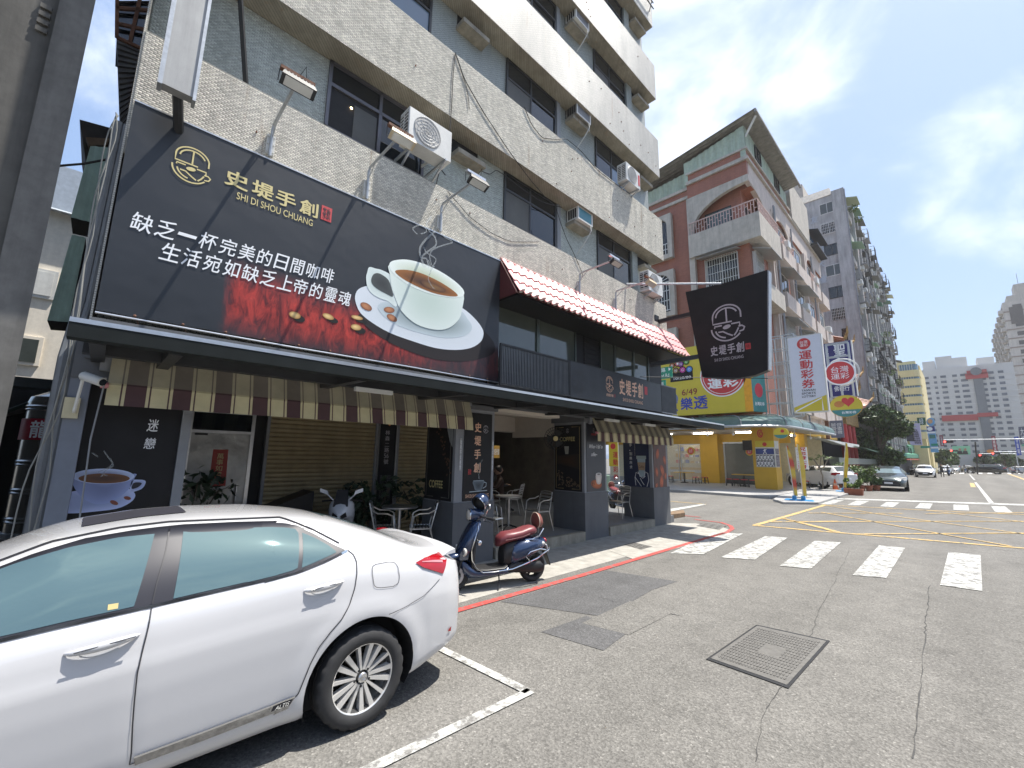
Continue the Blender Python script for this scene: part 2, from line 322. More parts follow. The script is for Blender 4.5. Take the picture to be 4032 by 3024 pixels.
#  ground
g=MB();g.box(-700,700,-300,1100,-1,0);struct("road",g,M_asph)
g=MB();g.box(-5.98,-4.52,-1.2,11.6,.0005,.004)
struct('pavement',g,M_conc)
g=MB();g.prism([at(*p,z=.001)for p in[(2400,2170),(2560,2075),(2640,2060),(2740,2062),(2850,2078),(2880,2090),(2850,2115),(2700,2150),(2500,2205)]],(0,0,.007));struct('corner_pavement',g,M_conc)
def P5(a,b):return(1600+a*.663,1500+b*.663)
for pts in([(560,1310),(1190,1125),(1610,1190),(1460,1240),(1180,1400)],[(800,1490),(1070,1395),(1320,1490),(1170,1600)]):
 g=MB();g.poly([at(*P5(*p),z=.004)for p in pts]);struct('asphalt_patch',g,M_patch)
def paintq(name,m,*quads,z=.009):
 g=MB()
 for q in quads:g.poly([at(*p,z=z)for p in q])
 if len(quads):struct(name,g,m)
E5=lambda a,b:(3400+a*.30138,2000+b*.30138)
bars=[[E5(1108,575),E5(1530,612),E5(1553,1083),E5(1000,1005)],[(3461,2147),(3564,2157),(3490,2275),(3357,2264)]]
F4=lambda a,b:(a*1.8228,b*1.8228)
bars+=[[F4(1760,1168),F4(1817,1171),F4(1752,1228),F4(1684,1222)],[F4(1653,1158),F4(1702,1161),F4(1630,1209),F4(1556,1204)],[F4(1540,1151),F4(1606,1152),F4(1520,1197),F4(1447,1195)]]
for b_ in bars:paintq('crosswalk_bar',M_whw,b_)
P4=lambda a,b:(3232+a*.4822,1400+b*.4822)
for q_ in([(90,1175),(192,1180),(85,1216),(-20,1213)],[(290,1184),(398,1187),(318,1224),(218,1218)],[(535,1195),(648,1199),(590,1238),(482,1231)],[(812,1203),(914,1208),(890,1251),(768,1245)],[(1083,1217),(1203,1220),(1212,1266),(1083,1260)],[(1388,1228),(1505,1232),(1570,1284),(1424,1277)]):
 paintq('crosswalk_bar',M_whw,[P4(*p)for p in q_])
paintq('stop_line',M_white,[P4(130,1163),P4(1660,1213),P4(1660,1225),P4(130,1172)])
def strip(name,m,pts,w,z=.009):
 g=MB();pts=[at(*p,z=z)for p in pts];ribbon(g,pts,w,(0,0,1));struct(name,g,m)
strip('red_line',M_red,[(1500,2500),(1782,2408),(2300,2262),(2700,2142),(2800,2113),(2860,2096),(2884,2082),(2876,2070),(2840,2057),(2735,2045)],.11)
strip('red_line',M_red,[(2640,2025),(2760,2036)],.10)
strip('parking_line',M_whw,[(2090,2718),(1455,3026),(1100,3200)],.085);strip('parking_line',M_whw,[(2080,2722),(1720,2545),(1600,2488)],.085)
strip('lane_line',M_white,[P4(1400,1212),P4(1262,1035)],.16);strip('lane_line',M_white,[P4(1255,1015),P4(1215,972)],.16)
strip('lane_line',M_white,[P4(1150,945),P4(1100,925)],.2);strip('yellow_line',M_yel,[P4(1530,965),P4(1659,1010),P4(1900,1100)],.3)
paintq('yellow_dash',M_yel,[P4(1215,1040),P4(1250,1042),P4(1265,1075),P4(1225,1073)])
C2=lambda a,b:(2500+a*.4822,1300+b*.4822)
strip('yellow_box_edge',M_yel,[C2(960,1592),P4(0,1433),P4(1659,1572),P4(2600,1660)],.15)
strip('yellow_box_edge',M_yel,[C2(980,1592),C2(1200,1530),C2(1560,1425),P4(40,1218)],.15)
strip('yellow_box_edge',M_yel,[P4(0,1218),P4(850,1262),P4(1659,1298),P4(2600,1345)],.15)
for pts in([C2(1190,1530),P4(0,1400),P4(150,1440),P4(420,1490)][:3],[P4(0,1277),P4(900,1440),P4(1560,1556)],[P4(40,1222),P4(450,1290),P4(1659,1455),P4(2600,1590)],[P4(850,1262),P4(1659,1357),P4(2500,1460)],[P4(-160,1357),P4(800,1353),P4(1659,1352)],[P4(300,1456),P4(1659,1448),P4(2500,1440)],[P4(-100,1285),P4(670,1288)],[P4(850,1290),P4(1659,1282)],[C2(1100,1565),C2(1660,1558)],[C2(1200,1535),C2(1659,1650)]):
 strip('yellow_box_diagonal',M_yel,pts,.09,.013)
strip('yellow_line',M_yel,[C2(270,1395),C2(580,1422)],.12);paintq('stop_line',M_white,[C2(280,1460),C2(560,1418),C2(580,1424),C2(290,1480)])
def crack(pts,w=.012):
 rng=random.Random(len(pts)*7+int(pts[0][0]));g=MB();P=[]
 for i in range(len(pts)-1):
  for k in range(9):t=k/9;P.append((pts[i][0]*(1-t)+pts[i+1][0]*t+rng.uniform(-5,5),pts[i][1]*(1-t)+pts[i+1][1]*t+rng.uniform(-3,3)))
 q=[at(*p,z=.004)for p in P];v=[]
 for i,p in enumerate(q):
  t=(q[min(i+1,len(q)-1)]-q[max(i-1,0)]).normalized();n_=Vector((-t.y,t.x,0))*w*rng.uniform(.15,1)/2;v+=[p+n_,p-n_]
 g.add(v,[(2*i,2*i+1,2*i+3,2*i+2)for i in range(len(q)-1)]);struct('asphalt_crack',g,M_crack)
M_crack=mat('crack_tar',(.055,.054,.052),.9,var=.3)
crack([E5(865,1000),E5(845,1200),E5(820,1450),E5(800,1659),(3620,2760),(3590,3010)],.014)
crack([F4(1835,1190),F4(1800,1260),F4(1770,1320),F4(1745,1390),F4(1690,1480),F4(1650,1540),F4(1630,1659)],.009);crack([F4(1785,1150),F4(1610,1130)],.03);crack([F4(1470,1330),F4(1330,1300),F4(1290,1290)],.02)
crack([(2085,2716),(1830,2830),(1455,3020)],.012);crack([(2080,2715),(1900,2625),(1730,2546)],.012)
M_iron=mat('cast_iron',(.15,.145,.135),.7,.5,var=.2,scale=20,bump=.1)
def cover(label,corners,nx,ny,h=.006,m=M_iron):
 c=[at(*p,z=.004)for p in corners];o=sum(c,Vector())/4;t=thing('manhole_cover',label,'manhole cover',(o.x,o.y,0))
 g=MB();g.prism([o+(p-o)*1.07 for p in c],(0,0,h*.6));obj('frame',g,M_dkst if m is M_iron else m,t)
 g=MB();g.prism([o+(p-o)*1.0+Vector((0,0,h*.6))for p in c],(0,0,h*.5));obj('plate',g,m,t)
 g=MB()
 for i in range(nx):
  for j in range(ny):
   if(i+j)%2 and nx>8:pass
   P=lambda a,b:(c[0]*(1-a)+c[1]*a)*(1-b)+(c[3]*(1-a)+c[2]*a)*b
   if nx>8 and .36<(i+.5)/nx<.64 and .36<(j+.5)/ny<.66:continue
   a0=.05+.9*(i+.2)/nx;a1=.05+.9*(i+.8)/nx;b0=.05+.9*(j+(.2 if i%2 else .3))/ny;b1=.05+.9*(j+(.72 if i%2 else .85))/ny
   g.prism([P(a,b)+Vector((0,0,h*1.1))for a,b in((a0,b0),(a1,b0),(a1,b1),(a0,b1))],(0,0,.005 if h>.002 else .0015))
 o2=obj('tread_stud',g,m,t);o2['kind']='stuff';return t
cover('large dark rectangular iron cover in the road, studded all over',[F4(1535,1423),F4(1636,1353),F4(1785,1386),F4(1700,1481)],16,22)
cover('small iron grid set in the pale concrete strip by the red line',[P5(1290,975),P5(1352,960),P5(1462,985),P5(1395,1003)],4,3)
cover('iron grid at the rounded pavement corner beside the crossing',[C2(500,1600),C2(560,1572),C2(740,1600),C2(690,1632)],5,3)
cover('faint worn square cover sunk in the dark asphalt patch',[P5(1060,1435),P5(1330,1312),P5(1560,1380),P5(1320,1500)],3,3,.0012,M_asph)
#  the corner building above the café
XB=-5.97;XR=-6.41;Y0=-.2;Y1=12.41
BLD=thing('apartment_building','tall tiled concrete building over the café, with projecting bands and recessed dark windows','building',(-9,6,0))
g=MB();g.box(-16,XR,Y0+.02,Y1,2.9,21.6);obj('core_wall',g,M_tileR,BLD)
def tiles(name,P,U,V,w,h,tw,th,gap,d,parent,m):
 """every mosaic tile as its own little raised slab, joined into one part"""
 P=np.array(P,float);U=np.array(U,float);V=np.array(V,float);Nn=np.cross(U,V)
 rows=int(h/th);cols=int(w/tw)+1;rs=np.random.RandomState(3)
 j,i=np.meshgrid(np.arange(rows),np.arange(cols),indexing='ij');j=j.ravel();i=i.ravel()
 u0=np.clip((i-(j%2)*.5)*tw+gap/2,0,w);u1=np.clip((i-(j%2)*.5+1)*tw-gap/2,0,w);ok=u1-u0>.01;i,j,u0,u1=i[ok],j[ok],u0[ok],u1[ok]
 v0=j*th+gap/2;v1=(j+1)*th-gap/2;dd=d*(.7+.6*rs.rand(len(i)));k=gap*.25;n=len(i);C=[]
 for a,b,c in((u0,v0,0),(u1,v0,0),(u1,v1,0),(u0,v1,0),(u0+k,v0+k,1),(u1-k,v0+k,1),(u1-k,v1-k,1),(u0+k,v1-k,1)):
  C.append(P+a[:,None]*U+b[:,None]*V+(c*dd)[:,None]*Nn)
 C=np.stack(C,1).reshape(-1,3)-np.array(origin(parent));b=np.arange(n)[:,None]*8
 F=np.concatenate([b+np.array([q])for q in((4,5,6,7),(0,1,5,4),(1,2,6,5),(2,3,7,6),(3,0,4,7))],1).reshape(-1,4)
 me=bpy.data.meshes.new(name);me.vertices.add(len(C));me.vertices.foreach_set('co',C.astype('f').ravel())
 me.loops.add(F.size);me.loops.foreach_set('vertex_index',F.astype('i').ravel());me.polygons.add(len(F));me.polygons.foreach_set('loop_start',np.arange(0,F.size,4).astype('i'))
 me.update(calc_edges=True);me.materials.append(m);o=bpy.data.objects.new(name,me);COL.objects.link(o);o.parent=parent;o['kind']='stuff';return o
BZ=[(5.0,6.58),(8.1,9.52),(11.06,12.48),(14.06,15.42),(17.02,18.42),(20.0,21.5)]
for i,(a,b_)in enumerate(BZ):
 g=MB();g.box(XR,XB,Y0,Y1,a+.012,b_);o=obj('spandrel',g,M_grout if i<2 else M_tileU,BLD)
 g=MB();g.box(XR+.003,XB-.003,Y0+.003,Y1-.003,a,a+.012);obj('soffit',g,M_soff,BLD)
 if i<2:tiles('mosaic_tile',(XB,Y0,a+(.2 if i==0 else 0)),(0,1,0),(0,0,1),Y1-Y0,b_-a-(.2 if i==0 else 0),.062,.0262,.006,.0025,BLD,M_tile)
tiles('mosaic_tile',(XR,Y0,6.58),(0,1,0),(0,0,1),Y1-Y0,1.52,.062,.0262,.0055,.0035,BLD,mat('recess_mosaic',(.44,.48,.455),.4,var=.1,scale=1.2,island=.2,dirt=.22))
g=MB();g.box(XR-.6,XB-.01,Y0-.02,Y0-.002,2.9,21.5);obj('end_wall',g,M_tileU,BLD)
def window(y0,y1,z0,z1,split=.44,panes=(0,1),x=XR,tz=.66,nm='window',gl=None):
 """dark aluminium window; part = frame, sub-parts = panes"""
 f=MB();w=.05;xo=x+.045
 f.box(x-.02,xo,y0,y1,z1-w,z1);f.box(x-.02,xo,y0,y1,z0,z0+w);f.box(x-.02,xo,y0,y0+w,z0+w,z1-w);f.box(x-.02,xo,y1-w,y1,z0+w,z1-w)
 zm=z0+(z1-z0)*tz;f.box(x-.02,xo-.004,y0+w,y1-w,zm-.025,zm+.025);ym=y0+(y1-y0)*.47;f.box(x-.02,xo-.008,ym-.025,ym+.025,z0+w,z1-w)
 o=obj(nm,f,M_frame,BLD)
 for a,b_,c,d,k in((y0,ym,zm,z1,0),(ym,y1,zm,z1,1),(y0,ym,z0,zm,2),(ym,y1,z0,zm,3)):
  p=MB();dx=.022 if k!=3 else .012;p.box(x-.01,x+dx,a+.02,b_-.02,c+.02,d-.02);obj('pane',p,(gl or[M_glass,M_glass,M_mesh,M_glass])[k],o)
 return o
M_bluegl=mat('sky_blue_glass',(.10,.15,.21),.06,var=0,spec=.9)
for k,zb in enumerate((6.9,9.9,12.9,15.85,18.8)):
 zt=BZ[k+1][0]-.01;zb=BZ[k][1]+.02 if k else 6.86
 for i,(a,b_)in enumerate(((1.93,3.73),(5.78,7.55),(9.32,11.05))):
  if k==0 and i==0:continue
  window(a,b_,zb,zt,gl=[M_glass,M_glass,M_mesh if(i+k)%3 else M_glass,M_bluegl if(i+k)%2 and i!=1 else M_glass])
 g=MB();g.box(XR,XR+.09,11.07,11.38,zb-.3,zt);obj('pier',g,M_tileR,BLD);g=MB();g.box(XR,XR+.06,7.57,7.7,zb-.3,zt);obj('pier',g,M_greyL,BLD)
 for a,b_ in((4.34,5.04),(7.96,8.7),(11.45,12.2)):
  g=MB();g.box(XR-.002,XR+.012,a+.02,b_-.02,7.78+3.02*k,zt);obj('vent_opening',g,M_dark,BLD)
  g=MB();g.box(XR,-6.12 if a>5 else-6.13,a,b_,7.64+3.02*k,7.74+3.02*k);obj('ledge',g,M_conD,BLD)
f=MB();x=XR;y0,y1,z0,z1=1.93,3.73,6.86,8.09
for q_ in((y0,y1,z1-.05,z1),(y0,y1,z0,z0+.05),(y0,y0+.05,z0,z1),(y1-.05,y1,z0,z1),(y0+.05,y1-.05,7.64,7.70),(2.80,2.86,z0,7.65),(2.80,2.85,7.69,z1)):f.box(x-.02,x+.05,*q_)
o=obj('window',f,mat('window_frame_grey',(.12,.12,.135),.4,.4,var=.08),BLD)
for(a,b_,c,d),m_ in zip(((1.98,2.8,7.7,8.05),(2.85,3.68,7.7,8.05),(1.98,2.8,6.9,7.64),(2.86,3.68,6.9,7.64)),(M_glass,M_glass,M_dark,M_glass)):
 p=MB();p.box(x-.01,x+.01,a,b_,c,d);obj('pane',p,m_,o)
g=MB();g.box(x+.012,x+.02,2.38,2.78,6.92,7.55);obj('insect_screen',g,M_mesh,o)
g=MB();g.ball((x+.025,2.33,7.46),.022,8,(.4,1,1));obj('lamp',g,mat('warm_lamp',(1,.8,.5),emit=(1,.75,.42,6)),o)
g=MB();rr=random.Random(5)
for k in range(60):
 b_=rr.choice(BZ[:4]);y=rr.uniform(0,12.2);z=rr.uniform(b_[0]+.1,b_[1]-.05);g.box(XB,XB+.02,y-.008,y+.008,z-.012,z+.012)
o=obj('anchor_bolt',g,M_rust,BLD);o['kind']='stuff'
g=MB()
for z_ in(17.3,17.55):g.tube([(XB+.12,10.2,z_+.3),(XB+.12,12.3,z_+.3)],.02)
for y_ in(10.6,11.4,12.2):g.tube([(XB,y_,17.5),(XB+.12,y_,17.85)],.015)
obj('rail',g,M_dkst,BLD)
#  air conditioners
def condenser(label,x0,y0,z0,w=.84,h=.58,d=.3,stick=None):
 """outdoor unit: back to the wall, fan grille to the street"""
 t=thing('air_conditioner',label,'air conditioner',(x0,y0+w/2,z0),group='outdoor units of air conditioners on the tiled building')
 g=MB();g.bev(x0,x0+d,y0,y0+w,z0,z0+h,.012);obj('casing',g,M_acw,t)
 g=MB();yc=y0+w*.42;zc=z0+h*.5;rr_=h*.42;xf=x0+d
 g.lathe([(0,.004),(rr_,.004),(rr_*1.02,.012),(rr_*1.06,.004)],(xf,yc,zc),(1,0,0),28);obj('fan_ring',g,M_acg,t,40)
 g=MB()
 for r_ in(.28,.5,.72,.95):
  pts=[(xf+.018,yc+rr_*r_*math.cos(a),zc+rr_*r_*math.sin(a))for a in[2*math.pi*k/24 for k in range(25)]];g.tube(pts,.004,4)
 for k in range(12):a=math.pi*k/6;g.bar((xf+.018,yc,zc),(xf+.018,yc+rr_*math.cos(a),zc+rr_*math.sin(a)),.004)
 obj('grille',g,M_acg,t)
 g=MB();g.box(x0+.03,x0+d-.03,y0-.004,y0,z0+.06,z0+h-.06);o=obj('side_vent',g,M_dark,t);g=MB()
 for k in range(8):g.box(x0+.03,x0+d-.03,y0-.012,y0-.002,z0+.07+k*(h-.14)/7.5,z0+.09+k*(h-.14)/7.5)
 g.box(x0+d*.5-.01,x0+d*.5+.01,y0-.014,y0-.003,z0+.06,z0+h-.06);obj('louvre',g,M_acw,o)
 if stick:
  g=MB();g.box(xf,xf+.006,y0+w*.84,y0+w*.95,z0+h*.2,z0+h*.8);obj('sticker',g,M_rprint,t)
 g=MB()
 for y in(y0+.12,y0+w-.12):g.bar((x0-.35,y,z0-.02),(x0+d+.03,y,z0-.02),.035);g.bar((x0-.2,y,z0-.3),(x0+d,y,z0-.03),.03)
 obj('bracket',g,M_steel,t);return t
condenser('white outdoor unit with a big round fan, under the open window above the billboard',-6.0,3.02,6.92,.86,.60)
condenser('white outdoor unit with a red sticker on the middle floor near the right corner',-6.02,9.85,9.62,.78,.56,stick=True)
condenser('white outdoor unit on brackets at the right corner, just above the pink tile eave',-6.02,10.9,6.62,.85,.62)
def window_ac(label,y0,z0,front,w=.62,h=.38,side=M_acw):
 x0=XR;t=thing('window_air_conditioner',label,'air conditioner',(x0,y0+w/2,z0),group='box air conditioners standing on the ledges')
 g=MB();g.bev(x0,x0+.36,y0,y0+w,z0,z0+h,.01);obj('casing',g,side,t)
 g=MB();g.box(x0+.36,x0+.366,y0+.05,y0+w-.05,z0+.05,z0+h-.05);obj('coil',g,front,t)
 g=MB();g.box(x0+.36,x0+.378,y0,y0+w,z0,z0+.04);g.box(x0+.36,x0+.378,y0,y0+w,z0+h-.04,z0+h);g.box(x0+.36,x0+.378,y0,y0+.04,z0+.04,z0+h-.04);g.box(x0+.36,x0+.378,y0+w-.04,y0+w,z0+.04,z0+h-.04);obj('front_frame',g,M_acw,t)
 for k in range(4):
  g=MB();g.box(x0+.06+k*.07,x0+.11+k*.07,y0-.005,y0,z0+.06,z0+h-.07);obj('side_slot',g,M_dark,t)
 g=MB();g.tube([(x0+.36,y0+w-.08,z0+.02),(x0+.40,y0+w-.1,z0-.15),(x0+.28,y0+w-.2,z0-.45),(x0+.05,y0+w-.28,z0-.75)],.012);obj('drain_hose',g,M_wirew,t)
window_ac('box air conditioner with a teal front on the lowest ledge',8.0,7.75,mat('teal_panel',(.05,.20,.25),.4,var=.1))
window_ac('box air conditioner with a grey front on the ledge one floor above the teal one',8.0,10.77,mat('grey_coil',(.16,.16,.17),.5,var=.1),side=mat('dirty_case',(.2,.19,.17),.7,var=.4,dirt=.5))
window_ac('topmost box air conditioner in the frame, grey front, thin hanging hose',8.0,13.79,mat('grey_coil',(.16,.16,.17)),side=M_acw)
#  sign lamps on arms
def sign_lamp(label,y,xt=-4.93,zt=6.2,kind=0):
 t=thing('sign_lamp',label,'lamp',(XB,y,5.7),group='floodlights on arms over the billboard and eave')
 g=MB();g.box(XB,XB+.03,y-.05,y+.05,5.72,6.0)
 for z in(5.75,5.86,5.97):g.box(XB+.03,XB+.045,y-.045,y-.025,z-.01,z+.01);g.box(XB+.03,XB+.045,y+.025,y+.045,z-.01,z+.01)
 obj('wall_plate',g,M_acw,t)
 g=MB();g.tube([(XB+.05,y,5.68),(XB+.05,y,zt-.06),(XB+.09,y,zt),(xt,y,zt+.02)],.021,8);obj('arm',g,M_steel,t,40)
 g=MB();g.bar((XB+.05,y,zt-.18),(XB+.3,y,zt),.012);obj('brace',g,M_steel,t)
 g=MB();g.box(xt-.06,xt,y-.19,y+.19,zt+.06,zt+.10);obj('ballast',g,M_rust if kind!=2 else M_alu,t)
 g=MB();g.hexa([(xt-.02,y-.19,zt-.14),(xt+.1,y-.19,zt-.08),(xt+.1,y+.19,zt-.08),(xt-.02,y+.19,zt-.14),(xt-.04,y-.17,zt-.08),(xt+.07,y-.17,zt-.01),(xt+.07,y+.17,zt-.01),(xt-.04,y+.17,zt-.08)]);o=obj('lamp_housing',g,M_dkst if kind!=1 else mat('lamp_cream',(.5,.42,.28),.6,var=.2),t)
 g=MB();g.quad((xt-.01,y-.15,zt-.137),(xt-.01,y+.15,zt-.137),(xt+.09,y+.15,zt-.086),(xt+.09,y-.15,zt-.086));obj('lens',g,mat('lamp_lens',(.45,.46,.44),.2,var=0),o)
 g=MB()
 for k in range(9):a=y-.15+k*.0375;g.bar((xt-.03,a,zt-.07),(xt+.06,a,zt+.005),.006,.035)
 obj('cooling_fin',g,M_steel,o)
 g=MB();g.tube([(xt-.05,y-.19,zt+.07),(xt-.03,y-.2,zt-.1)],.006,5);g.tube([(xt-.05,y+.19,zt+.07),(xt-.03,y+.2,zt-.1)],.006,5)
 g.tube([(xt,y+.02,zt+.1),(xt+.05,y+.06,zt+.2),(xt-.02,y+.09,zt+.12)],.004,5);obj('lamp_wire',g,M_wire,t);return t
for y,l_,k in((1.16,'floodlight with fins on an arm, leftmost above the gold lettering',0),(2.51,'cream lamp on an arm in front of the big white outdoor unit',1),(3.87,'floodlight on an arm above the steam of the painted cup',2),(7.88,'floodlight on an arm above the middle of the pink eave',2),(9.45,'rusty lamp on the arm nearest the black hanging sign',1)):
 sign_lamp(l_,y,kind=k,zt=6.2 if y>2 else 6.12)
def cable(pts,r=.008,m=M_wire,label=None,x=XB+.02):
 g=MB();P=[at(*p,x=x)for p in pts];Q=[]
 for i in range(len(P)-1):
  for k in range(5):Q.append(P[i].lerp(P[i+1],k/5))
 Q.append(P[-1]);S_=[Q[0]]+[(Q[i-1]+Q[i]*2+Q[i+1])/4 for i in range(1,len(Q)-1)]+[Q[-1]];g.tube(S_,r,5);o=obj('cable',g,m);tag(o,label,'cable');return o
U3=lambda a,b:(1700+a*.6028,b*.6028)
cable([U3(155,345),U3(140,480),U3(130,700),U3(115,880),U3(60,1080),U3(30,1200)],label='black cable hanging straight down the facade from the hook')
cable([U3(155,345),U3(215,520),U3(330,720),U3(500,980),U3(640,1170),U3(760,1310),U3(820,1350)],label='long slanting black cable running from the hook to the lower right')
cable([U3(155,350),U3(225,560),U3(240,640),U3(245,710)],.006,label='short curled black cable end below the hook')
cable([U3(605,700),U3(650,810),U3(720,900),U3(800,910),U3(880,905),U3(980,990),U3(1080,1110),U3(1200,1200),U3(1260,1245)],label='drooping cable below the middle windows that runs on to the red stickered unit')
cable([U3(330,1120),U3(380,1140),U3(420,1110),U3(470,1140),U3(600,1240),U3(720,1320),U3(850,1355)],.009,label='thick cable looping across the first row of windows',x=-6.2)
cable([U3(0,1010),U3(40,1080),U3(90,1145)],.01,label='black cable stub left of the floodlight over the steam',x=-6.2)
cable([U3(105,1250),U3(250,1420),U3(400,1530),U3(520,1580),U3(700,1580)],.006,label='thin slack cable above the right end of the billboard')
cable([U3(810,1350),U3(840,1450),U3(880,1560),U3(930,1659),U3(990,1800),(2265,1140)],.007,label='thin cable falling from the teal air conditioner to the eave')
g=MB()
for k,(a,b_)in enumerate((((1430,780),(1480,860)),((1440,790),(1500,900)))):
 pts=[at(*T(800,0,.6028)(*p),x=-6.1)for p in((1425+k*12,785),(1470+k*14,840),(1500+k*10,930),(1505+k*8,1010),(1470,1060),(1425,1080+k*12))];g.tube(pts,.014,6)
tag(obj('insulated_pipe',g,M_wirew),'pair of white insulated pipes looping out of the big outdoor unit','pipe')
#  the billboard
SX=-5.93
SGN=thing('billboard','big black coffee billboard with gold name, white slogan and a painted cup on red wood','sign',(SX,2.6,3.2))
sy0,sy1,sz0,sz1=-.185,5.31,3.19,5.63
m=bpy.data.materials.new('banner_print');m.use_nodes=True;t_=m.node_tree;n_=t_.nodes;l_=t_.links;b_=n_['Principled BSDF']
ge=n_.new('ShaderNodeNewGeometry');sp=n_.new('ShaderNodeSeparateXYZ');l_.new(ge.outputs['Position'],sp.inputs[0])
wood=n_.new('ShaderNodeTexNoise');wood.inputs['Scale'].default_value=1;wood.inputs['Detail'].default_value=6;wood.inputs['Distortion'].default_value=1.2;wood.inputs['Roughness'].default_value=.65
mpw=n_.new('ShaderNodeMapping');mpw.inputs['Scale'].default_value=(1,9,3.0);mpw.inputs['Rotation'].default_value=(R(14),0,0);l_.new(ge.outputs['Position'],mpw.inputs[0]);l_.new(mpw.outputs[0],wood.inputs[0])
def mth(op,a,c,d=None):
 q=n_.new('ShaderNodeMath');q.operation=op
 for k,v_ in enumerate((a,c,d)):
  if v_ is None:continue
  if isinstance(v_,(int,float)):q.inputs[k].default_value=v_
  else:l_.new(v_,q.inputs[k])
 return q.outputs[0]
y_,z_=sp.outputs[1],sp.outputs[2]
def ssm(v_,a,c):q=n_.new('ShaderNodeMapRange');q.interpolation_type='SMOOTHSTEP';q.inputs[1].default_value=a;q.inputs[2].default_value=c;l_.new(v_,q.inputs[0]);return q.outputs[0]
edge=mth('MULTIPLY_ADD',wood.outputs[0],.07,-.035);ze=mth('ADD',z_,edge);ye=mth('ADD',y_,edge)
low=mth('MULTIPLY_ADD',y_,-.02,3.36);hi=mth('MULTIPLY_ADD',y_,-.05,4.22)
msk=mth('MULTIPLY',ssm(mth('SUBTRACT',ze,low),-.22,.22),ssm(mth('SUBTRACT',hi,ze),-.05,.42))
msk=mth('MULTIPLY',msk,ssm(ye,.84,.98));msk=mth('MULTIPLY',msk,mth('SUBTRACT',1,mth('MULTIPLY',ssm(ye,3.1,4.2),.8)))
cw=n_.new('ShaderNodeValToRGB');cw.color_ramp.elements[0].position=.36;cw.color_ramp.elements[0].color=(.09,.006,.006,1);cw.color_ramp.elements[1].position=.66;cw.color_ramp.elements[1].color=(.50,.045,.03,1);l_.new(wood.outputs[0],cw.inputs[0])
mxb=n_.new('ShaderNodeMix');mxb.data_type='RGBA';l_.new(msk,mxb.inputs[0]);mxb.inputs[6].default_value=(.021,.024,.029,1);l_.new(cw.outputs[0],mxb.inputs[7]);l_.new(mxb.outputs[2],b_.inputs['Base Color']);b_.inputs['Roughness'].default_value=.38
wr=n_.new('ShaderNodeTexNoise');wr.inputs['Scale'].default_value=1.4;wr.inputs['Detail'].default_value=3;l_.new(ge.outputs['Position'],wr.inputs[0]);bpw=n_.new('ShaderNodeBump');bpw.inputs['Strength'].default_value=.35;bpw.inputs['Distance'].default_value=.05;l_.new(wr.outputs[0],bpw.inputs['Height']);l_.new(bpw.outputs[0],b_.inputs['Normal'])
M_banner=m
g=MB();n1_,n2_=60,14;v=[]
for j in range(n2_+1):
 for i in range(n1_+1):
  u_=i/n1_;w_=j/n2_;sag=.004*(1-w_)**3*math.sin(i*1.35)+.0*u_;v.append((SX-.002+sag*.4*(1-w_),sy0+(sy1-sy0)*u_,sz0+(sz1-sz0)*w_+(sag*.9+.012)if j==0 else sz0+(sz1-sz0)*w_))
g.add(v,[(j*(n1_+1)+i,j*(n1_+1)+i+1,(j+1)*(n1_+1)+i+1,(j+1)*(n1_+1)+i)for j in range(n2_)for i in range(n1_)]);obj('banner',g,M_banner,SGN,60)
g=MB();g.box(SX-.035,SX-.006,sy0+.01,sy1-.01,sz0+.03,sz1);obj('backing_frame',g,M_dkst,SGN)
g=MB();g.box(SX-.03,SX+.006,sy0,sy1,sz1,sz1+.015);g.tube([(SX+.01,sy0,sz0-.012),(SX+.012,1.6,sz0-.02),(SX+.01,3.4,sz0-.008),(SX+.012,sy1,sz0-.015)],.012,6);obj('edge_rail',g,M_alu,SGN)
g=MB();rr=random.Random(3)
for k in range(13):y=sy0+.3+k*.41;g.ball((SX+.008,y,sz0+.02),.016,6);g.tube([(SX+.005,y,sz0+.02),(SX,y+.06,sz0-.1)],.004,4)
obj('lacing',g,M_rust,SGN)
S1=lambda a,b:at(a*.6028,b*.6028,x=SX);S2=lambda a,b:at(800+a*.6028,b*.6028,x=SX);S5=lambda a,b:at(900+a*.6028,900+b*.6028,x=SX);S4=lambda a,b:at(a*.6028,900+b*.6028,x=SX)
def glyphs(s_,boxes,m,pr,bold,th=.003):
 for ch,(a,b_,c,d)in zip(s_,boxes):text(ch,(SX,a,c),(0,b_-a,0),(0,0,d-c),m,pr,bold,th=th)
def bx(fn,*p):
 q=[fn(*k)for k in p];return(min(k.y for k in q),max(k.y for k in q),min(k.z for k in q),max(k.z for k in q))
nb=[bx(S2,(150,1105),(300,1180),(140,1230),(270,1280)),bx(S2,(330,1165),(465,1210),(310,1300),(455,1330)),bx(S2,(490,1235),(612,1265),(470,1320),(600,1370)),bx(S2,(640,1290),(752,1320),(625,1400),(745,1440))]
zl=sum(k[2]for k in nb)/4;zh=sum(k[3]for k in nb)/4;nb=[(a,b_,zl+.04,zh-.02)for a,b_,_,_ in nb];glyphs('史堤手創',nb,M_gold,SGN,.035)
q0=S2(215,1310);q1=S2(712,1487);text('SHI DI SHOU CHUANG',(SX,q0.y,zl-.10),(0,q1.y-q0.y,0),(0,0,.095),M_gold,SGN,.012,th=.004)
a,b_,c,d=bx(S2,(775,1345),(842,1365),(768,1430),(835,1448));g=MB();g.box(SX,SX+.004,a,b_,c,d);o=obj('seal',g,M_rprint,SGN);text('茶飲',(SX+.004,a+.02,c+.02),(0,b_-a-.04,0),(0,0,d-c-.04),M_signbk,SGN,.01,th=.002)
pl=Plane2((SX,0,0),(0,1,0),(0,0,1));e0=S1(1125,1060);e1=S1(1385,1150);eb=S1(1270,1205);et=S1(1250,912)
